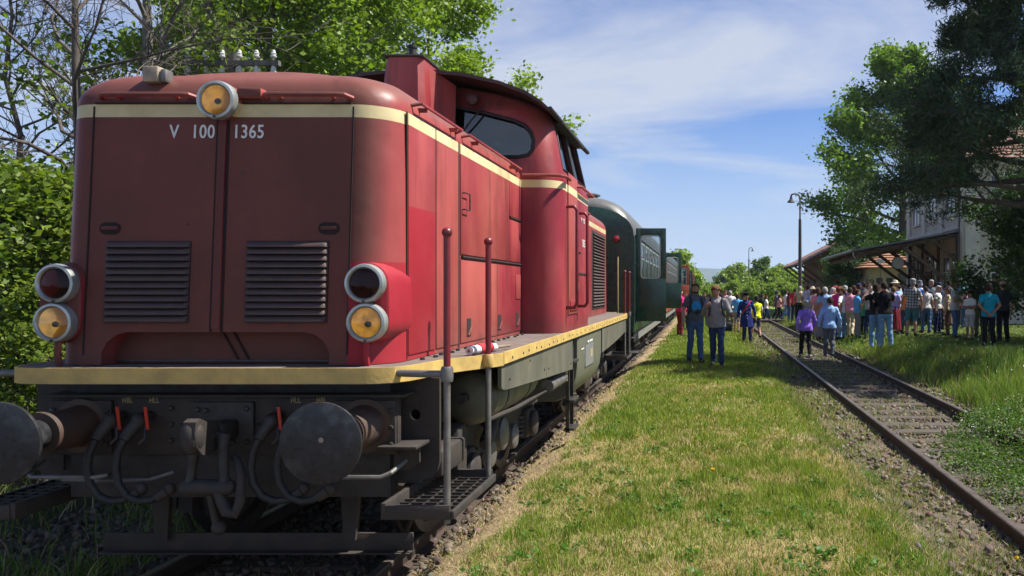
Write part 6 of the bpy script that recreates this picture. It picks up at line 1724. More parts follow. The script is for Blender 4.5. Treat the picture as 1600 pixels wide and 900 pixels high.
tree('hedge', (9.35, 21.6, .22), 'dark evergreen shrub behind the people in turquoise and dark shirts', 1.1, 1.0, 'shrub', 'shrubs by the station', 'shrub')
tree('hedge', (9.9, 24.0, .22), 'tall evergreen shrub against the station corner', 1.35, 2.2, 'shrub', 'shrubs by the station', 'shrub')
tree('hedge', (10.6, 20.6, .22), 'evergreen shrub furthest from the track, next to the pine trunk', 1.2, 4.2, 'shrub', 'shrubs by the station', 'shrub')
far = [(1108, 105, .52, 'far'), (1124, 118, .62, 'far_dark'), (1137, 128, .8, 'far_dark'), (1115, 96, .48, 'far'), (1132, 98, .5, 'far'), (1146, 95, .55, 'far'), (1160, 97, .5, 'far'), (1175, 94, .52, 'far'), (1190, 97, .55, 'far'), (1203, 94, .5, 'far'), (1216, 96, .58, 'far'), (1230, 95, .52, 'far'), (1244, 97, .5, 'far'), (1150, 118, .95, 'far'), (1163, 112, .72, 'far'), (1180, 122, .85, 'far'), (1191, 118, .95, 'far_dark'), (1205, 112, .85, 'far'), (1222, 116, .92, 'far'), (1238, 118, .86, 'far'), (1252, 125, .8, 'far'), (1270, 128, .75, 'far'), (1287, 122, .95, 'far_dark'), (1306, 130, 1.3, 'far'), (1058, 92, 1.05, 'far'), (1070, 100, .85, 'far'), (1330, 112, 1.1, 'far_dark'), (1090, 150, .6, 'far')]
fl = dict(far='pale green bush in the thicket beyond the distant lamp post', far_dark='darker rounded tree in the thicket beyond the distant lamp post')
for i, (px, Y, s, k) in enumerate(far):
    p = G(px, Y); lb = fl[k]
    if px < 1080: lb = 'pale green tree showing above the tail coach roof'
    if px > 1280: lb = dict(far='pale tree beyond the parked cars and goods shed', far_dark='dark rounded tree beyond the parked cars')[k]
    tree(k, (p[0], p[1], -1.0), lb, s, i * 1.7, 'far_tree', 'trees at the end of the line', 'tree')

def build_hills():
    n = 160; xs = np.linspace(-3500, 4500, n); V = []; C = []
    for y, base, amp, off in ((2600, 50, 30, 1.0), ):
        h = base + amp * (fbm(xs, xs * 0 + 3, .0022, off) - .4) * 2 + 8 * (fbm(xs, xs * 0 + 9, .02, off) - .5)
        P = np.concatenate([np.stack([xs, np.full(n, y - 600.0), np.full(n, -10.0)], -1), np.stack([xs, np.full(n, y * 1.0), h], -1), np.stack([xs, np.full(n, y + 900.0), np.full(n, -10.0)], -1)])
        i = np.arange(n - 1)
        F = np.concatenate([np.stack([i, i + 1, n + i + 1, n + i], -1), np.stack([n + i, n + i + 1, 2 * n + i + 1, 2 * n + i], -1)])
        o = ob('hills', raw_mesh('hills', P, 4, None, True, F), M['hill']); tag(o, 'low wooded hills on the horizon', 'hills', kind='structure')
build_hills()
# ------------------------------------------------------------------ people
CL = dict(navy=(.018, .026, .075), black=(.012, .012, .014), charcoal=(.035, .036, .042), slate=(.075, .085, .105), grey=(.19, .19, .20), ltgrey=(.40, .40, .41), white=(.68, .68, .70), cream=(.55, .50, .40),
    jeans=(.055, .105, .21), ltjeans=(.13, .24, .40), dkjeans=(.022, .042, .095), purple=(.22, .13, .52), ltblue=(.22, .36, .70), blue=(.03, .13, .50), sky=(.08, .30, .68), turq=(.010, .25, .36), red=(.48, .025, .035), maroon=(.20, .022, .03), pink=(.62, .22, .30), magenta=(.60, .03, .20), dusty=(.42, .22, .22), beige=(.40, .33, .23), tan=(.36, .25, .17), olive=(.10, .10, .055), green=(.03, .28, .10), dkgreen=(.03, .07, .045), lime=(.50, .72, .02), lilac=(.32, .28, .58), teal=(.05, .16, .21), orange=(.62, .20, .04), brown=(.11, .06, .035), lav=(.48, .46, .68), coat=(.016, .026, .12), royal=(.015, .12, .62))
POSES = {
 'stand': dict(a=[((.275, .03, 1.13), (.30, -.06, .88)), ((.27, .04, 1.13), (.29, -.04, .88))], l=[((.10, -.015, .50), (.115, .02, .085)), ((.10, -.01, .50), (.13, .03, .085))]),
 'relax': dict(a=[((.29, .02, 1.14), (.28, -.13, .92)), ((.27, .06, 1.14), (.295, -.01, .89))], l=[((.11, -.05, .51), (.15, -.04, .085)), ((.095, .01, .50), (.10, .04, .085))]),
 'folded': dict(a=[((.25, -.04, 1.15), (-.06, -.19, 1.19)), ((.25, -.04, 1.14), (-.07, -.20, 1.15))], l=[((.11, -.02, .50), (.14, .01, .085)), ((.10, -.01, .50), (.12, .03, .085))]),
 'behind': dict(a=[((.28, .10, 1.15), (.06, .18, .94)), ((.28, .10, 1.15), (.05, .185, .92))], l=[((.10, -.01, .50), (.12, .02, .085)), ((.10, -.01, .50), (.12, .02, .085))]),
 'camera': dict(a=[((.25, -.16, 1.24), (.075, -.24, 1.53)), ((.25, -.16, 1.24), (.075, -.24, 1.53))], l=[((.11, -.01, .50), (.14, .02, .085)), ((.10, -.01, .50), (.12, .02, .085))]),
 'shade': dict(a=[((.33, -.12, 1.30), (.10, -.17, 1.60)), ((.24, -.02, 1.13), (.06, -.25, 1.10))], l=[((.11, -.01, .50), (.14, .02, .085)), ((.10, -.03, .50), (.12, -.01, .085))]),
 'walk': dict(a=[((.285, .12, 1.15), (.30, .15, .90)), ((.285, -.06, 1.14), (.29, -.20, .93))], l=[((.09, -.16, .52), (.095, -.20, .10)), ((.09, .05, .50), (.09, .27, .15))]),
 'stroll': dict(a=[((.28, .05, 1.14), (.31, .01, .89)), ((.275, -.01, 1.14), (.30, -.12, .90))], l=[((.09, -.09, .51), (.10, -.12, .09)), ((.09, .03, .50), (.10, .15, .11))]),
 'gesture': dict(a=[((.30, -.03, 1.15), (.36, -.24, 1.13)), ((.28, -.05, 1.14), (.16, -.29, 1.31))], l=[((.09, -.07, .51), (.10, -.09, .09)), ((.09, .02, .50), (.10, .12, .10))]),
 'phone': dict(a=[((.25, -.02, 1.13), (.08, -.27, 1.16)), ((.25, -.02, 1.13), (.09, -.27, 1.14))], l=[((.10, -.015, .50), (.115, .02, .085)), ((.10, -.01, .50), (.13, .03, .085))]),
 'hip': dict(a=[((.40, .06, 1.17), (.205, -.04, 1.02)), ((.25, .04, 1.13), (.255, -.04, .88))], l=[((.12, -.03, .50), (.17, -.01, .085)), ((.095, -.0, .50), (.10, .03, .085))]),
 'front': dict(a=[((.26, -.01, 1.13), (.07, -.19, .96)), ((.26, -.01, 1.13), (.06, -.19, .95))], l=[((.10, -.015, .50), (.115, .02, .085)), ((.10, -.01, .50), (.13, .03, .085))]),
}
def build_arch(pose):
    P = POSES[pose]; mb = MB(); segs = []; loose = MB()
    def cap(name, p0, p1, r0, r1, n=10):
        p0 = Vector(p0); p1 = Vector(p1)
        mb.tube([p0, p0.lerp(p1, .33), p0.lerp(p1, .66), p1], [r0, r0 * .72 + r1 * .28 + .004, r0 * .33 + r1 * .67, r1], n); mb.ball(p0, r0, r0, r0, n, 6); mb.ball(p1, r1, r1, r1, n, 6)
        segs.append((name, np.array(p0), np.array(p1), (r0 + r1) / 2))
    # trunk
    rings = []
    for z, rx, ry, cy in ((.80, .10, .08, .01), (.85, .165, .115, .015), (.93, .178, .125, .015), (1.02, .160, .108, .0), (1.10, .150, .102, -.005), (1.22, .163, .112, -.005), (1.33, .174, .114, .0), (1.39, .160, .098, .005), (1.435, .112, .078, .01), (1.475, .070, .062, .01)):
        rings.append([(rx * math.cos(t), cy + ry * math.sin(t), z) for t in [2 * PI * j / 18 for j in range(18)]])
    mb.loft(rings)
    segs.append(('torso', np.array((0, 0, 1.02)), np.array((0, 0, 1.38)), .15)); segs.append(('pelvis', np.array((0, .01, .88)), np.array((0, .01, .97)), .15))
    cap('neck', (0, .015, 1.43), (0, -.005, 1.55), .066, .060)
    hc = Vector((0, -.02, 1.615))
    mb.ball(hc, .078, .096, .108, 16, 12); mb.ball(hc + Vector((0, -.030, -.052)), .054, .058, .058, 12, 8)
    mb.ball(hc + Vector((0, -.096, -.012)), .013, .020, .022, 8, 6)
    for s in (1, -1): mb.ball(hc + Vector((s * .078, .008, -.008)), .012, .018, .028, 8, 6)
    segs.append(('head', np.array(hc + Vector((0, 0, -.03))), np.array(hc + Vector((0, 0, .03))), .085))
    for k, s in ((0, 1), (1, -1)):
        (ex, ey, ez), (wx, wy, wz) = P['a'][k]
        sh = Vector((s * .168, .005, 1.395)); el = Vector((s * ex, ey, ez)); wr = Vector((s * wx, wy, wz))
        cap('uarm', sh, el, .056, .042); cap('farm', el, wr, .041, .029)
        d = (wr - el).normalized()
        if pose in ('camera', 'shade') and wz > 1.4: d = (d + Vector((0, -.2, .5))).normalized()
        ac = d.cross(Vector((1, 0, 0)) if abs(d.x) < .8 else Vector((0, 0, 1))).normalized()      # across the palm
        inn = ac.cross(d).normalized() * (1 if True else -1)
        pc = wr + d * .05
        cap('hand', wr, wr + d * .075, .030, .034, 8)
        # fingers, slightly curled, and a thumb from the side of the palm
        for i, (o, ln) in enumerate(((-.027, .058), (-.009, .070), (.009, .074), (.027, .066))):
            b = wr + d * .082 + ac * o; m = b + d * ln * .5 + inn * .006; e = b + d * ln * .85 + inn * .028
            loose.tube([b - d * .02, b, m, e], [.0095, .0092, .0086, .0065], 6)
        b = wr + d * .035 + ac * .032; loose.tube([b - ac * .01, b + ac * .018 + d * .02, b + ac * .026 + d * .052 + inn * .012], [.012, .0105, .008], 6)
        (kx, ky, kz), (ax, ay, az) = P['l'][k]
        hp = Vector((s * .092, .012, .90)); kn = Vector((s * kx, ky, kz)); an = Vector((s * ax, ay, az))
        cap('thigh', hp, kn, .088, .056); cap('shin', kn, an, .056, .038)
        mid = kn.lerp(an, .3) + Vector((0, .018, 0)); mb.ball(mid, .05, .052, .10, 10, 8)
        lift = az - .085
        cap('foot', an + Vector((0, .03, -.042)), an + Vector((s * .02, -.165, -.048)), .040, .034, 8)
    o = mb.build('person_src', None, None, 0)
    m = o.modifiers.new('r', 'REMESH'); m.mode = 'VOXEL'; m.voxel_size = .0165
    m2 = o.modifiers.new('s', 'SMOOTH'); m2.factor = .5; m2.iterations = 2
    dg = bpy.context.evaluated_depsgraph_get(); dg.update()
    me = bpy.data.meshes.new_from_object(o.evaluated_get(dg)); bpy.data.objects.remove(o)
    n = len(me.vertices); co = np.zeros(n * 3); me.vertices.foreach_get('co', co); co = co.reshape(-1, 3)
    nr = np.zeros(n * 3); me.vertices.foreach_get('normal', nr); nr = nr.reshape(-1, 3)
    faces = [tuple(p.vertices) for p in me.polygons]
    D = []
    for nm, a, b, r in segs:
        ab = b - a; t = np.clip(((co - a) @ ab) / (ab @ ab + 1e-9), 0, 1); D.append(np.linalg.norm(co - (a + t[:, None] * ab), axis=1) - r)
    idx = np.argmin(np.array(D), 0); reg = np.array([s[0] for s in segs])[idx]; side = np.sign(co[:, 0])
    # body mesh with loose fingers appended
    bmb = MB(); bmb.v = [tuple(c) for c in co]; bmb.f = list(faces); bmb.m = [0] * len(faces)
    bmb.add(loose.v, loose.f)
    body = bmb.mesh('body', 80, False); body.materials.append(None)
    bpy.data.meshes.remove(me)
    return dict(co=co, nr=nr, faces=faces, reg=reg, hc=hc, body=body, idx=idx, segs=segs, cache={})
ARCH = {}
def arch(p):
    if p not in ARCH: ARCH[p] = build_arch(p)
    return ARCH[p]
def sub_mesh(A, key, mask, off, flare=None):
    """clothing: the skin's faces in the mask, lifted off the skin"""
    if key in A['cache']: return A['cache'][key]
    F = [f for f in A['faces'] if all(mask[i] for i in f)]
    # keep the biggest connected piece
    par = {}
    def fd(x):
        while par.setdefault(x, x) != x: par[x] = par[par[x]]; x = par[x]
        return x
    for f in F:
        r = fd(f[0])
        for i in f[1:]: par[fd(i)] = r
    cnt = {}
    for f in F: cnt[fd(f[0])] = cnt.get(fd(f[0]), 0) + 1
    if cnt:
        big = max(cnt, key=cnt.get); F = [f for f in F if fd(f[0]) == big]
    ids = sorted({i for f in F for i in f}); mp = {i: k for k, i in enumerate(ids)}
    co = A['co'][ids]; nr = A['nr'][ids]
    wr = .004 * np.sin(co[:, 2] * 42 + co[:, 0] * 25) + .003 * np.sin(co[:, 0] * 60 + co[:, 2] * 19 + co[:, 1] * 35)
    o = (off + wr)[:, None] if not callable(off) else (off(co) + wr)[:, None]
    if key.startswith('hair') or key.startswith('beard'):
        o = o + (np.random.RandomState(3).rand(len(co), 1) - .35) * (.020 if 'thick' in key else .011)
    V = co + nr * o
    if flare: V = flare(V)
    mb = MB(); mb.v = [tuple(v) for v in V]; mb.f = [tuple(mp[i] for i in f) for f in F]; mb.m = [0] * len(F)
    me = mb.mesh(key.split('|')[0], 80, False); me.materials.append(None)
    A['cache'][key] = me
    return me
def shirt_mesh(A, sleeve, hem=.90):
    z = A['co'][:, 2]; r = A['reg']; fa = np.zeros(len(z), bool)
    tor = np.isin(r, ('torso', 'pelvis')) & (z > hem) & (z < 1.50) | ((r == 'neck') & (z < 1.485)) | ((r == 'thigh') & (z > hem)) 
    arm = (r == 'uarm')
    if sleeve == 'short': 
        keep = np.zeros(len(z), bool)
        for k, (nm, a, b, rr) in enumerate(A['segs']):
            if nm == 'uarm': t = ((A['co'] - a) @ (b - a)) / ((b - a) @ (b - a)); keep |= (A['idx'] == k) & (t < .72)
        arm = keep
    if sleeve == 'long': arm = arm | (r == 'farm')
    if sleeve == 'none': 
        keep = np.zeros(len(z), bool)
        for k, (nm, a, b, rr) in enumerate(A['segs']):
            if nm == 'uarm': t = ((A['co'] - a) @ (b - a)) / ((b - a) @ (b - a)); keep |= (A['idx'] == k) & (t < .10)
        arm = keep
    return sub_mesh(A, 'shirt|%s%.2f' % (sleeve, hem), tor | arm, lambda c: .017 + .008 * np.clip((1.15 - c[:, 2]) / .25, 0, 1) * (np.abs(c[:, 0]) < .22))
def trouser_mesh(A, ln):
    z = A['co'][:, 2]; r = A['reg']
    m = (np.isin(r, ('pelvis', 'torso')) & (z < 1.03)) | (r == 'thigh')
    lo = {'long': .075, 'short': .47, 'knee': .40}[ln]
    m |= (r == 'shin') & (z > lo); m &= z > lo
    return sub_mesh(A, 'trousers|' + ln, m, lambda c: .013 + .012 * np.clip((.55 - c[:, 2]) / .4, 0, 1))
def shoe_mesh(A, s):
    z = A['co'][:, 2]; r = A['reg']; x = A['co'][:, 0]
    foot = [k for k, g in enumerate(A['segs']) if g[0] == 'foot'][0 if s > 0 else 1]
    shin = [k for k, g in enumerate(A['segs']) if g[0] == 'shin'][0 if s > 0 else 1]
    zz = A['segs'][foot][1][2]
    m = (A['idx'] == foot) | ((A['idx'] == shin) & (z < zz + .06))
    return sub_mesh(A, 'shoe|%d' % s, m, .006)
def hair_mesh(A, style):
    p = A['co'] - np.array(A['hc']); r = np.isin(A['reg'], ('head',))
    if style == 'long': m = r & ((p[:, 1] > -.005 + .4 * np.maximum(0, -p[:, 2] - .06)) | (p[:, 2] > .052)) & (p[:, 2] > -.12)
    else: m = r & ((p[:, 1] > .012 + np.maximum(0, -p[:, 2]) * .7) | (p[:, 2] > (.030 if style == 'thick' else .045) - .3 * np.clip(p[:, 1] + .06, 0, 1))) & (p[:, 2] > -.07)
    return sub_mesh(A, 'hair|' + style, m, .018 if style != 'thick' else .030)
def beard_mesh(A):
    p = A['co'] - np.array(A['hc']); r = np.isin(A['reg'], ('head', 'neck'))
    m = r & (p[:, 2] < -.045) & (p[:, 2] > -.125) & (p[:, 1] < .005)
    return sub_mesh(A, 'beard|', m, .007)
def put(name, me, mat, parent, mi=0):
    o = ob(name, me, None, parent)
    o.material_slots[0].link = 'OBJECT'; o.material_slots[0].material = mat
    return o
SHARED = {}
def shared(key, fn):
    if key not in SHARED:
        me = fn(); me.materials.append(None); SHARED[key] = me
    return SHARED[key]
def eye_fn(s):
    mb = MB(); mb.ball((s * .031, -.111, 1.625), .013, .008, .007, 8, 6); return mb.mesh('eye')
def mouth_fn():
    mb = MB(); mb.ball((0, -.108, 1.555), .024, .008, .006, 8, 6); return mb.mesh('mouth')
def brow_fn(s):
    mb = MB(); mb.tube([(s * .014, -.116, 1.648), (s * .034, -.112, 1.652), (s * .05, -.100, 1.644)], .0045, 5); return mb.mesh('eyebrow')
def cap_fn():
    mb = MB(); mb.lathe([(.094, -.01), (.097, .03), (.088, .065), (.055, .092), (0, .1)], (0, -.015, 1.665), (0, 0, 1), 20)
    pts = [(.09 * math.cos(a), -.05 + .15 * math.sin(a) if math.sin(a) < 0 else -.05, 1.67 + .01 * abs(math.cos(a))) for a in [PI + PI * k / 10 for k in range(11)]]
    mb.add(pts + [(x, y, z - .007) for x, y, z in pts], [tuple(range(11)), tuple(range(21, 10, -1))] + [(i, i + 1, 12 + i, 11 + i) for i in range(10)])
    return mb.mesh('cap')
def brim_fn():
    mb = MB(); mb.lathe([(.17, -.012), (.175, .0), (.10, .018), (.093, .06), (.08, .095), (.03, .105), (0, .1)], (0, -.015, 1.66), (0, 0, 1), 22); return mb.mesh('hat')
def peak_fn():
    mb = MB(); mb.lathe([(.092, -.02), (.093, .03), (.125, .055), (.125, .065), (.06, .08), (0, .082)], (0, -.02, 1.68), (0, 0, 1), 22); mb.mi = 0
    pts = [(.085 * math.cos(a), -.07 + .09 * math.sin(a), 1.668 - .02 * abs(math.sin(a))) for a in [PI + PI * k / 10 for k in range(11)]]
    mb.add(pts + [(x, y, z - .006) for x, y, z in pts], [tuple(range(11)), tuple(range(21, 10, -1))] + [(i, i + 1, 12 + i, 11 + i) for i in range(10)])
    return mb.mesh('peaked_cap')
def longhair_fn():
    mb = MB(); rings = []
    for z, w, d, y in ((1.69, .07, .03, .06), (1.62, .085, .04, .07), (1.52, .088, .04, .085), (1.42, .085, .035, .105), (1.34, .06, .02, .125)):
        rings.append([(w * math.cos(t), y + d * math.sin(t), z) for t in [2 * PI * j / 12 for j in range(12)]])
    mb.loft(rings); return mb.mesh('hair')
def skirt_fn(z0=.48):
    mb = MB(); rings = []
    for z, rx, ry in ((1.03, .165, .125), (.93, .20, .155), (.75, .225, .185), (z0, .25, .21)):
        rings.append([((rx + .012 * math.sin(7 * t)) * math.cos(t), .01 + (ry + .012 * math.sin(7 * t)) * math.sin(t), z) for t in [2 * PI * j / 28 for j in range(28)]])
    mb.loft(rings); return mb.mesh('skirt')
def pack_fn():
    mb = MB(); mb.box(-.15, .15, .13, .29, 1.02, 1.46, .05); mb.box(-.11, .11, .28, .34, 1.05, 1.28, .025); return mb.mesh('backpack')
def strap_fn(s):
    mb = MB(); mb.tube([(s * .12, .14, 1.44), (s * .125, .04, 1.475), (s * .125, -.09, 1.43), (s * .13, -.15, 1.30), (s * .15, -.12, 1.15), (s * .17, .02, 1.06), (s * .13, .14, 1.06)], .017, 6); return mb.mesh('strap')
def bag_fn():
    mb = MB(); mb.box(-.17, .17, -.06, .06, -.17, .13, .03); mb.tube([(-.12, 0, .12), (-.10, 0, .27), (0, 0, .32), (.10, 0, .27), (.12, 0, .12)], .010, 6); return mb.mesh('bag')
def cam_fn():
    mb = MB(); mb.box(-.065, .065, -.035, .035, -.04, .045, .01); mb.lathe([(.035, 0), (.036, .05), (.03, .055), (0, .05)], (0, -.03, 0), (0, -1, 0), 14); mb.box(-.02, .02, -.03, .03, .045, .06, .005); return mb.mesh('camera')
def phone_fn():
    mb = MB(); mb.box(-.038, .038, -.005, .005, -.075, .075, .004); return mb.mesh('phone')
def plaid():
    if 'plaid' in M: return M['plaid']
    m, nt, n, l, b = nodes('cloth_plaid'); v = coords(n); sep = n.new('ShaderNodeSeparateXYZ'); l.new(v, sep.inputs[0])
    def st(o, f): return math_(n, l, 'GREATER_THAN', math_(n, l, 'SINE', math_(n, l, 'MULTIPLY', o, f)), .35)
    k = math_(n, l, 'MULTIPLY', math_(n, l, 'ADD', st(sep.outputs[0], 75), st(sep.outputs[2], 75)), .5)
    r = ramp(n, [(0, (.50, .49, .50)), (.5, (.20, .19, .22)), (1, (.05, .05, .07))]); l.new(k, r.inputs[0]); l.new(r.outputs[0], b.inputs['Base Color']); b.inputs['Roughness'].default_value = .9
    M['plaid'] = m; return m
def col(c): return plaid() if c == 'plaid' else cloth(tuple(min(.8, v * (1.35 if max(CL[c]) > .05 else 1.1)) for v in CL[c]))
def person(px, top, Y, rz, pose, shirt, sleeve, pants, ptype, hair, label, hat=None, skin='skin', extra=(), group='people gathered along the line', hair_style='short', H=None, zoff=0.0):
    X = (px - CX) * Y / F_PX; zg = float(gz(X, Y)) + zoff
    topz = CAM_Z + (CY - top) * Y / F_PX
    h = H or (topz - zg); 
    adult_top = 1.725 + (.05 if hat else .012)
    sc = h / adult_top
    A = arch(pose)
    P = empty('person', (X, Y, zg), R(rz), label=label, cat='person', group=group)
    child = sc < .80
    _rt = random.Random(int(px * 31 + Y * 7)); P.rotation_euler = (_rt.uniform(-.045, .045), _rt.uniform(-.04, .04), R(rz))
    P.scale = (sc * (1.04 if child else 1), sc * (1.04 if child else 1), sc)
    sk = M[skin]
    put('body', A['body'], sk, P)
    put('shirt', shirt_mesh(A, sleeve, .84 if 'tunic' in extra else .90), col(shirt), P)
    if ptype == 'skirt':
        put('skirt', shared('skirt', skirt_fn), col(pants), P)
    elif ptype == 'longskirt':
        put('skirt', shared('lskirt', lambda: skirt_fn(.18)), col(pants), P)
    else: put('trousers', trouser_mesh(A, ptype), col(pants), P)
    shoe = col('charcoal' if 'darkshoe' not in extra else 'black') if 'whiteshoe' not in extra else col('ltgrey')
    for s in (1, -1): put('shoe', shoe_mesh(A, s), shoe, P)
    if hair != 'bald':
        put('hair', hair_mesh(A, 'short' if hat else hair_style), M['hair_' + hair], P)
        if hair_style == 'long': put('hair', shared('longhair', longhair_fn), M['hair_' + hair], P)
    for s in (1, -1):
        put('eye', shared('eye%d' % s, lambda: eye_fn(s)), M['eye'], P)
        put('eyebrow', shared('brow%d' % s, lambda: brow_fn(s)), M['hair_dark' if hair == 'bald' else 'hair_' + hair], P)
    put('mouth', shared('mouth', mouth_fn), M['lip'], P)
    if hat:
        kind, c = hat; put({'cap': 'cap', 'brim': 'hat', 'peak': 'peaked_cap'}[kind], shared(kind, {'cap': cap_fn, 'brim': brim_fn, 'peak': peak_fn}[kind]), col(c), P)
    for e in extra:
        if e == 'beard': put('beard', beard_mesh(A), M['hair_' + hair], P)
        if e.startswith('pack:') or e.startswith('straps:'):
            c = col(e.split(':')[1])
            if e.startswith('pack:'): put('backpack', shared('pack', pack_fn), c, P)
            for s in (1, -1): put('strap', shared('strap%d' % s, lambda: strap_fn(s)), c, P)
        if e == 'vest': put('vest', shirt_mesh(A, 'none', .86), col('lime'), P).scale = (1.04, 1.06, 1.0)
        if e == 'coat': put('coat_skirt', shared('coat', lambda: skirt_fn(.56)), col(shirt), P)
        if e == 'sash':
            def sash():
                mb = MB(); mb.tube([(.165, .06, 1.45), (.145, -.06, 1.455), (.06, -.150, 1.33), (-.06, -.155, 1.18), (-.165, -.11, 1.04), (-.20, .03, 1.0)], .020, 6); return mb.mesh('sash')
            put('sash', shared('sash', sash), col('red'), P)
            for k in range(5):
                def btn(): mb = MB(); mb.ball((0, 0, 0), .012, .006, .012, 8, 5); return mb.mesh('button')
                b = put('button', shared('button', btn), M['porcelain'], P); b.location = (0, -.150 - (.02 if k < 2 else 0), .86 + k * .105)
        if e == 'print':
            z = A['co'][:, 2]; m = (A['reg'] == 'torso') & (A['co'][:, 1] < -.04) & (((A['co'][:, 0]) / .105) ** 2 + ((z - 1.235) / .125) ** 2 < 1)
            put('shirt_print', sub_mesh(A, 'shirt_print|', m, .028), cloth((.03, .30, .62)), P)
    return P, sc
def held(name, P, loc, mat, label, cat, fn, rz=0.0, tilt=0.0):
    """a thing carried by a person: top level, placed at the person's hand"""
    P0, sc = P
    M4 = Matrix.Translation(P0.location) @ Matrix.Rotation(P0.rotation_euler.z, 4, 'Z') @ Matrix.Scale(sc, 4)
    o = ob(name, shared(name, fn), None); o.material_slots[0].link = 'OBJECT'; o.material_slots[0].material = mat
    o.location = M4 @ Vector(loc); o.rotation_euler = (tilt, 0, P0.rotation_euler.z + rz)
    return tag(o, label, cat)

# walking towards the camera on the grass
g0 = 'men walking on the grass strip'
p1 = person(1086, 443, 18.6, 14, 'stroll', 'slate', 'short', 'jeans', 'long', 'brown', 'bearded man in slate T-shirt with blue print and jeans walking on the grass', group=g0, extra=('beard', 'straps:charcoal', 'print'))
held('camera', p1, (.02, -.175, 1.12), M['black'], 'small black camera hanging on the chest of the bearded man', 'camera', cam_fn)
p2 = person(1121, 446, 17.7, -8, 'gesture', 'grey', 'long', 'dkjeans', 'long', 'blond', 'young man in grey hoodie gesturing with his hand as he walks', group=g0, extra=('straps:black', 'tunic'), hair_style='thick')
_b = held('bag', p2, (-.02, .02, .0), M['black'], 'black camera bag slung at the hip of the man in the hoodie', 'bag', bag_fn)
_b.location = at(1137, 510, 17.75); _b.scale = (.62, .9, .62)
p3 = person(1168, 456, 28.0, 4, 'stroll', 'coat', 'long', 'navy', 'long', 'dark', 'conductor in long dark blue coat with red sash and peaked cap', hat=('peak', 'black'), extra=('coat', 'sash', 'darkshoe'), group=g0)
person(1181, 462, 31.0, 200, 'walk', 'white', 'short', 'navy', 'short', 'dark', 'man in bright yellow safety vest and shorts walking away', hat=('cap', 'black'), extra=('vest',), group=g0)
person(1151, 459, 34.5, 170, 'stroll', 'sky', 'short', 'grey', 'short', 'brown', 'man in bright blue T-shirt and grey shorts walking away along the train', group=g0)
person(1258, 468, 23.2, 184, 'walk', 'purple', 'long', 'black', 'long', 'grey', 'man in purple jumper and flat grey cap walking between the rails', hat=('cap', 'grey'), extra=('tunic', 'whiteshoe'), group='men walking on the track')
person(1295, 464, 23.3, 172, 'stroll', 'ltblue', 'long', 'slate', 'long', 'dark', 'man in light blue shirt and grey trousers stepping over the rail', skin='skin_tan', extra=('tunic',), group='men walking on the track')
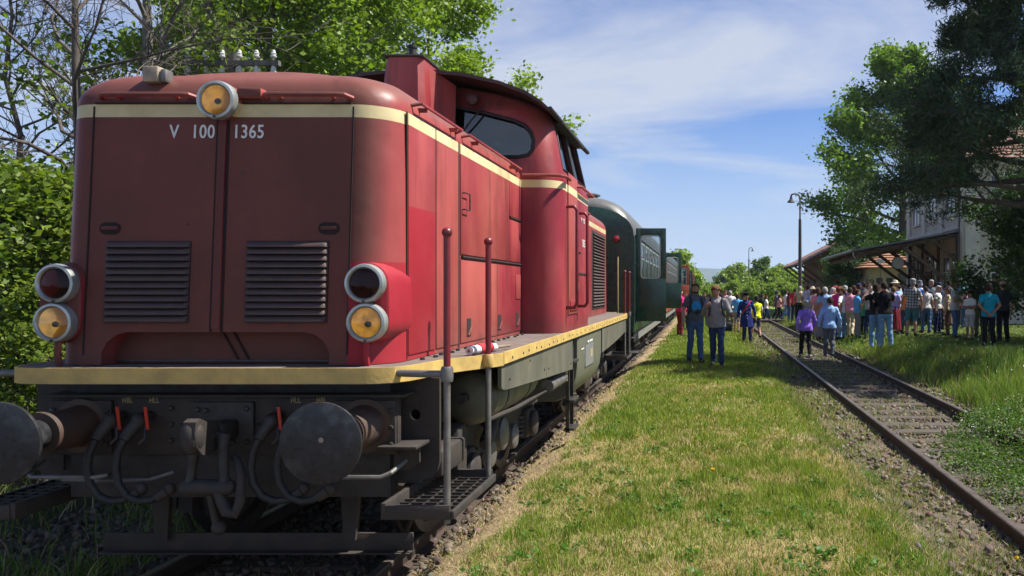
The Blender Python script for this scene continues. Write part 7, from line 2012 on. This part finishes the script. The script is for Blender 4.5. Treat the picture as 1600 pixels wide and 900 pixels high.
# along the train
row = [
 (1063, 452, 31, 120, 'stand', 'magenta', 'long', 'maroon', 'long', 'dark', 'person in magenta stepping down beside the second open green door', {}),
 (1070, 456, 36, 60, 'relax', 'red', 'short', 'charcoal', 'long', 'brown', 'person in red shirt standing by the orange coach door', {}),
 (1101, 457, 40, 10, 'stand', 'charcoal', 'long', 'jeans', 'long', 'brown', 'person in charcoal seen between the bearded man and the young man', {}),
 (1110, 459, 46, 170, 'relax', 'red', 'short', 'navy', 'long', 'dark', 'distant person in red T-shirt beside the third coach', {}),
 (1128, 458, 38, 190, 'stand', 'black', 'short', 'black', 'long', 'dark', 'person in black behind the shoulder of the man in the hoodie', {}),
 (1133, 453, 42, 20, 'folded', 'dusty', 'short', 'jeans', 'long', 'brown', 'person in dusty pink top with folded arms on the grass', {}),
 (1141, 454, 40, 185, 'relax', 'white', 'short', 'olive', 'long', 'grey', 'grey-haired man in white T-shirt standing on the grass with his back turned', {}),
 (1161, 460, 45, 150, 'stand', 'slate', 'short', 'charcoal', 'long', 'brown', 'person in slate top beside the conductor, further down the grass', {}),
 (1146, 461, 52, 0, 'stand', 'navy', 'long', 'navy', 'long', 'dark', 'distant person in navy further along the grass', {}),
 (1119, 460, 55, 0, 'relax', 'beige', 'short', 'jeans', 'long', 'blond', 'distant fair-haired person in beige by the tail of the train', {}),
 (1190, 460, 48, 95, 'walk', 'dkgreen', 'long', 'dkgreen', 'long', 'brown', 'hiker in dark green with black backpack stepping over the crossing', dict(extra=('pack:black',))),
 (1198, 462, 47.6, 90, 'walk', 'white', 'short', 'navy', 'long', 'brown', 'woman in white blouse and navy trousers crossing the track', dict(hair_style='long')),
 (1214, 454, 49.2, 92, 'walk', 'slate', 'short', 'charcoal', 'long', 'dark', 'man in slate shirt and dark cap crossing the track', dict(hat=('cap', 'navy'))),
 (1218, 460, 48.0, 95, 'walk', 'dusty', 'short', 'black', 'long', 'dark', 'woman in salmon top and black trousers stepping off the crossing', dict(hair_style='long')),
 (1228, 454, 47.5, 100, 'walk', 'white', 'short', 'ltjeans', 'long', 'brown', 'person in white shirt and pale jeans beyond the crossing', {}),
 (1233, 456, 46.5, 110, 'relax', 'maroon', 'short', 'jeans', 'long', 'dark', 'woman in maroon top with jeans before the lamp post', dict(hair_style='long')),
 (1241, 450, 45, 150, 'stand', 'red', 'short', 'charcoal', 'long', 'dark', 'man in red shirt and dark trousers standing by the lamp post', {}),
 (1249, 447, 44, 172, 'stand', 'beige', 'short', 'black', 'long', 'grey', 'grey-haired man in beige shirt standing with his back turned', {}),
 (1263, 446, 41, 165, 'relax', 'lav', 'short', 'charcoal', 'long', 'dark', 'dark-haired man in pale lavender shirt', {}),
 (1271, 447, 42, 20, 'stand', 'cream', 'short', 'jeans', 'long', 'grey', 'man in cream shirt with a pale brimmed hat', dict(hat=('brim', 'cream'))),
 (1269, 455, 38, 10, 'folded', 'sky', 'short', 'navy', 'long', 'brown', 'boy in blue T-shirt with folded arms', {}),
 (1279, 449, 40, 200, 'stand', 'pink', 'short', 'white', 'long', 'brown', 'woman in pink top and white trousers behind the boy', dict(hair_style='long')),
 (1282, 456, 34, 160, 'phone', 'dusty', 'short', 'grey', 'longskirt', 'brown', 'woman in dusty pink top with long grey skirt', {}),
 (1292, 448, 33.5, 180, 'stand', 'ltblue', 'short', 'beige', 'long', 'grey', 'grey-haired man in pale blue shirt before the crowd', {}),
 (1302, 446, 38, 150, 'relax', 'maroon', 'short', 'charcoal', 'long', 'dark', 'woman in dark red top deep in the crowd', dict(hat=('cap', 'maroon'))),
 (1309, 448, 31.5, 190, 'stand', 'magenta', 'short', 'royal', 'long', 'red', 'red-haired woman in magenta top and bright blue trousers', dict(extra=('tunic',))),
 (1316, 447, 35, 190, 'relax', 'pink', 'short', 'white', 'long', 'blond', 'fair woman in pale pink beside the red-haired woman', {}),
 (1323, 446, 31, 150, 'phone', 'navy', 'short', 'tan', 'skirt', 'grey', 'older woman in navy top and tan skirt', {}),
 (1334, 446, 29.5, 175, 'stand', 'maroon', 'short', 'black', 'long', 'brown', 'long-haired woman in maroon top and black trousers', dict(hair_style='long')),
 (1341, 442, 33, 185, 'relax', 'navy', 'short', 'jeans', 'long', 'brown', 'man in navy with cap beside the man in grey-blue T-shirt', dict(hat=('cap', 'navy'))),
 (1347, 440, 29, 200, 'folded', 'slate', 'short', 'ltjeans', 'long', 'dark', 'dark-haired man in grey-blue T-shirt and pale jeans', {}),
 (1350, 466, 28, 170, 'stand', 'green', 'short', 'black', 'long', 'dark', 'small child in green T-shirt and black trousers', {}),
 (1357, 444, 32, 160, 'stand', 'lav', 'short', 'charcoal', 'long', 'brown', 'person in pale lavender behind the couple in black', {}),
 (1368, 443, 23.4, 200, 'shade', 'black', 'short', 'ltjeans', 'long', 'dark', 'woman in black T-shirt and pale jeans shading her eyes', dict(hair_style='long')),
 (1385, 440, 22.8, 175, 'camera', 'black', 'short', 'ltjeans', 'long', 'dark', 'man in black T-shirt and pale blue jeans taking a picture', {}),
 (1398, 448, 26, 150, 'phone', 'lilac', 'short', 'maroon', 'longskirt', 'blond', 'woman in lilac top and long dark red skirt', {}),
 (1400, 437, 31, 10, 'stand', 'white', 'short', 'charcoal', 'long', 'grey', 'man in white shirt with a straw hat facing the train', dict(hat=('brim', 'cream'))),
 (1410, 442, 34, 0, 'stand', 'navy', 'short', 'jeans', 'long', 'brown', 'person in navy between the straw hat and the plaid shirt', {}),
 (1423, 434, 25.2, 165, 'stand', 'plaid', 'short', 'teal', 'short', 'grey', 'man in plaid shirt and teal shorts wearing a grey cap', dict(hat=('cap', 'grey'), extra=('tunic',))),
 (1437, 437, 27.5, 190, 'relax', 'white', 'short', 'jeans', 'long', 'grey', 'man with bright blue backpack and jeans', dict(hat=('cap', 'slate'), extra=('pack:royal',))),
 (1447, 446, 33, 200, 'stand', 'maroon', 'short', 'black', 'long', 'dark', 'dark-haired woman in dark red behind the blue backpack', dict(hair_style='long')),
 (1457, 437, 29, 30, 'folded', 'slate', 'long', 'jeans', 'long', 'grey', 'man in grey pullover and jeans facing the train with folded arms', {}),
 (1470, 440, 28, 220, 'hip', 'navy', 'short', 'charcoal', 'long', 'dark', 'man in navy T-shirt and dark cap with a hand on his hip', dict(hat=('cap', 'navy'))),
 (1481, 437, 31, 190, 'stand', 'slate', 'short', 'olive', 'short', 'dark', 'man in slate top and olive shorts behind the woman photographing', dict(hat=('cap', 'charcoal'))),
 (1492, 438, 23.6, 60, 'shade', 'ltgrey', 'short', 'jeans', 'long', 'blond', 'woman in pale grey top and jeans raising a hand to her head', dict(extra=('tunic',), hair_style='thick')),
 (1502, 435, 30, 10, 'stand', 'teal', 'short', 'charcoal', 'long', 'grey', 'grey-haired person in teal standing back by the station wall', {}),
 (1508, 452, 29, 320, 'stand', 'dusty', 'short', 'jeans', 'long', 'brown', 'person in salmon top half hidden by the woman with raised hand', {}),
 (1515, 453, 22.6, 300, 'folded', 'white', 'short', 'ltgrey', 'short', 'dark', 'boy in black cap, white T-shirt and pale shorts', dict(hat=('cap', 'black'))),
 (1530, 436, 24.0, 200, 'stand', 'olive', 'short', 'olive', 'long', 'grey', 'man in olive clothes and cap behind the boy', dict(hat=('cap', 'olive'))),
 (1545, 444, 20.3, 172, 'behind', 'turq', 'short', 'black', 'long', 'dark', 'woman in turquoise T-shirt with hands clasped behind her back', dict(extra=('tunic',), hair_style='thick')),
 (1554, 430, 24.5, 350, 'phone', 'charcoal', 'long', 'charcoal', 'long', 'bald', 'tall bald man in charcoal jacket under the shrub', {}),
 (1567, 438, 21.5, 190, 'stand', 'charcoal', 'short', 'black', 'long', 'brown', 'man in charcoal T-shirt and tan cap beside the turquoise T-shirt', dict(hat=('cap', 'tan'))),
]
for r in row:
    px, top, Y, rz, pose, sh, sl, pa, pt, ha, lab, kw = r
    if 1278 < px < 1362 and Y > 30.4: Y = 28.8 + (Y - 30.4) * .25
    person(px, top, Y, rz, pose, sh, sl, pa, pt, ha, lab, skin='skin' if (px * 7) % 3 else 'skin_tan', **kw)
# heads further back in the crowd, told apart by shirt and hair
rg = random.Random(17)
back = [('red', 'grey'), ('white', 'dark'), ('blue', 'brown'), ('cream', 'grey'), ('black', 'blond'), ('pink', 'grey'), ('ltblue', 'dark'), ('olive', 'brown'), ('lilac', 'brown'), ('navy', 'grey'), ('beige', 'dark'), ('green', 'brown'), ('maroon', 'blond'), ('slate', 'grey'), ('orange', 'dark'), ('white', 'grey'), ('charcoal', 'brown'), ('sky', 'grey')]
pxs = [1275, 1287, 1297, 1306, 1312, 1320, 1328, 1338, 1353, 1362, 1376, 1392, 1405, 1416, 1430, 1444, 1464, 1476]
nm = dict(red='red', white='white', blue='blue', cream='cream', black='black', pink='pink', ltblue='light blue', olive='olive', lilac='lilac', navy='navy', beige='beige', green='green', maroon='dark red', slate='slate', orange='orange', charcoal='charcoal', sky='bright blue')
for px, (c, hr) in zip(pxs, back):
    person(px, rg.uniform(440, 447), rg.uniform(35, 38.5), rg.uniform(130, 230), rg.choice(['stand', 'relax', 'folded', 'front']), c, 'short', rg.choice(['charcoal', 'jeans', 'navy', 'beige']), 'long', hr, '%s-haired person in %s at the back of the crowd under the canopy edge' % (dict(dark='dark', brown='brown', grey='grey', blond='fair')[hr], nm[c]), H=rg.uniform(1.58, 1.78))

# more visitors in the sunny part of the crowd
more = [
 (1259, 450, 42.5, 60, 'walk', 'ltblue', 'jeans', 'grey', 'grey-haired man in light blue walking towards the lamp post'),
 (1276, 451, 33.0, 140, 'camera', 'white', 'beige', 'brown', 'person in white holding up a camera behind the woman with the grey skirt'),
 (1287, 450, 30.2, 200, 'relax', 'lav', 'charcoal', 'blond', 'fair-haired person in lavender beside the man in pale blue'),
 (1299, 449, 29.8, 120, 'phone', 'cream', 'jeans', 'grey', 'grey-haired person in cream looking down at a phone'),
 (1317, 450, 28.6, 230, 'hip', 'white', 'ltjeans', 'brown', 'brown-haired person in white T-shirt with hand on hip'),
 (1329, 449, 28.4, 160, 'walk', 'pink', 'beige', 'dark', 'dark-haired person in pink and beige walking into the crowd'),
 (1341, 452, 27.6, 100, 'folded', 'sky', 'grey', 'brown', 'brown-haired person in bright blue with folded arms near the child in green'),
 (1358, 447, 27.4, 210, 'relax', 'ltgrey', 'navy', 'grey', 'grey-haired person in light grey just behind the woman shading her eyes'),
 (1376, 446, 27.0, 150, 'front', 'cream', 'olive', 'blond', 'fair-haired person in cream seen between the couple in black'),
 (1405, 444, 27.2, 240, 'phone', 'ltblue', 'charcoal', 'dark', 'dark-haired person in light blue beside the woman in lilac'),
 (1413, 450, 26.4, 130, 'stand', 'orange', 'jeans', 'brown', 'brown-haired person in orange standing left of the plaid shirt'),
 (1448, 447, 26.6, 190, 'hip', 'ltgrey', 'jeans', 'dark', 'dark-haired person in light grey next to the blue backpack'),
 (1464, 446, 26.0, 60, 'relax', 'white', 'navy', 'grey', 'grey-haired person in white beside the man in navy T-shirt'),
 (1480, 450, 25.0, 250, 'stand', 'beige', 'brown', 'brown', 'brown-haired person in beige at the shoulder of the woman in pale grey'),
]
for px, top, Y, rz, pose, sh, pa, ha, lab in more:
    person(px, top, Y, rz, pose, sh, 'short', pa, 'long', ha, lab)
# ------------------------------------------------------------------ thin summer haze over the whole place
def build_haze():
    mb = MB(); mb.box(-4800, 4900, -60, 6100, -14, 130)
    m = bpy.data.materials.new('haze_air'); m.use_nodes = True
    nt = m.node_tree; nt.nodes.clear()
    out = nt.nodes.new('ShaderNodeOutputMaterial'); pv = nt.nodes.new('ShaderNodeVolumePrincipled')
    pv.inputs['Color'].default_value = (.62, .78, 1.0, 1); pv.inputs['Density'].default_value = .00022; pv.inputs['Anisotropy'].default_value = .0
    nt.links.new(pv.outputs[0], out.inputs['Volume'])
    o = mb.build('haze', m, None, 0); tag(o, 'thin bluish summer haze in the air', 'haze', kind='stuff')
build_haze()
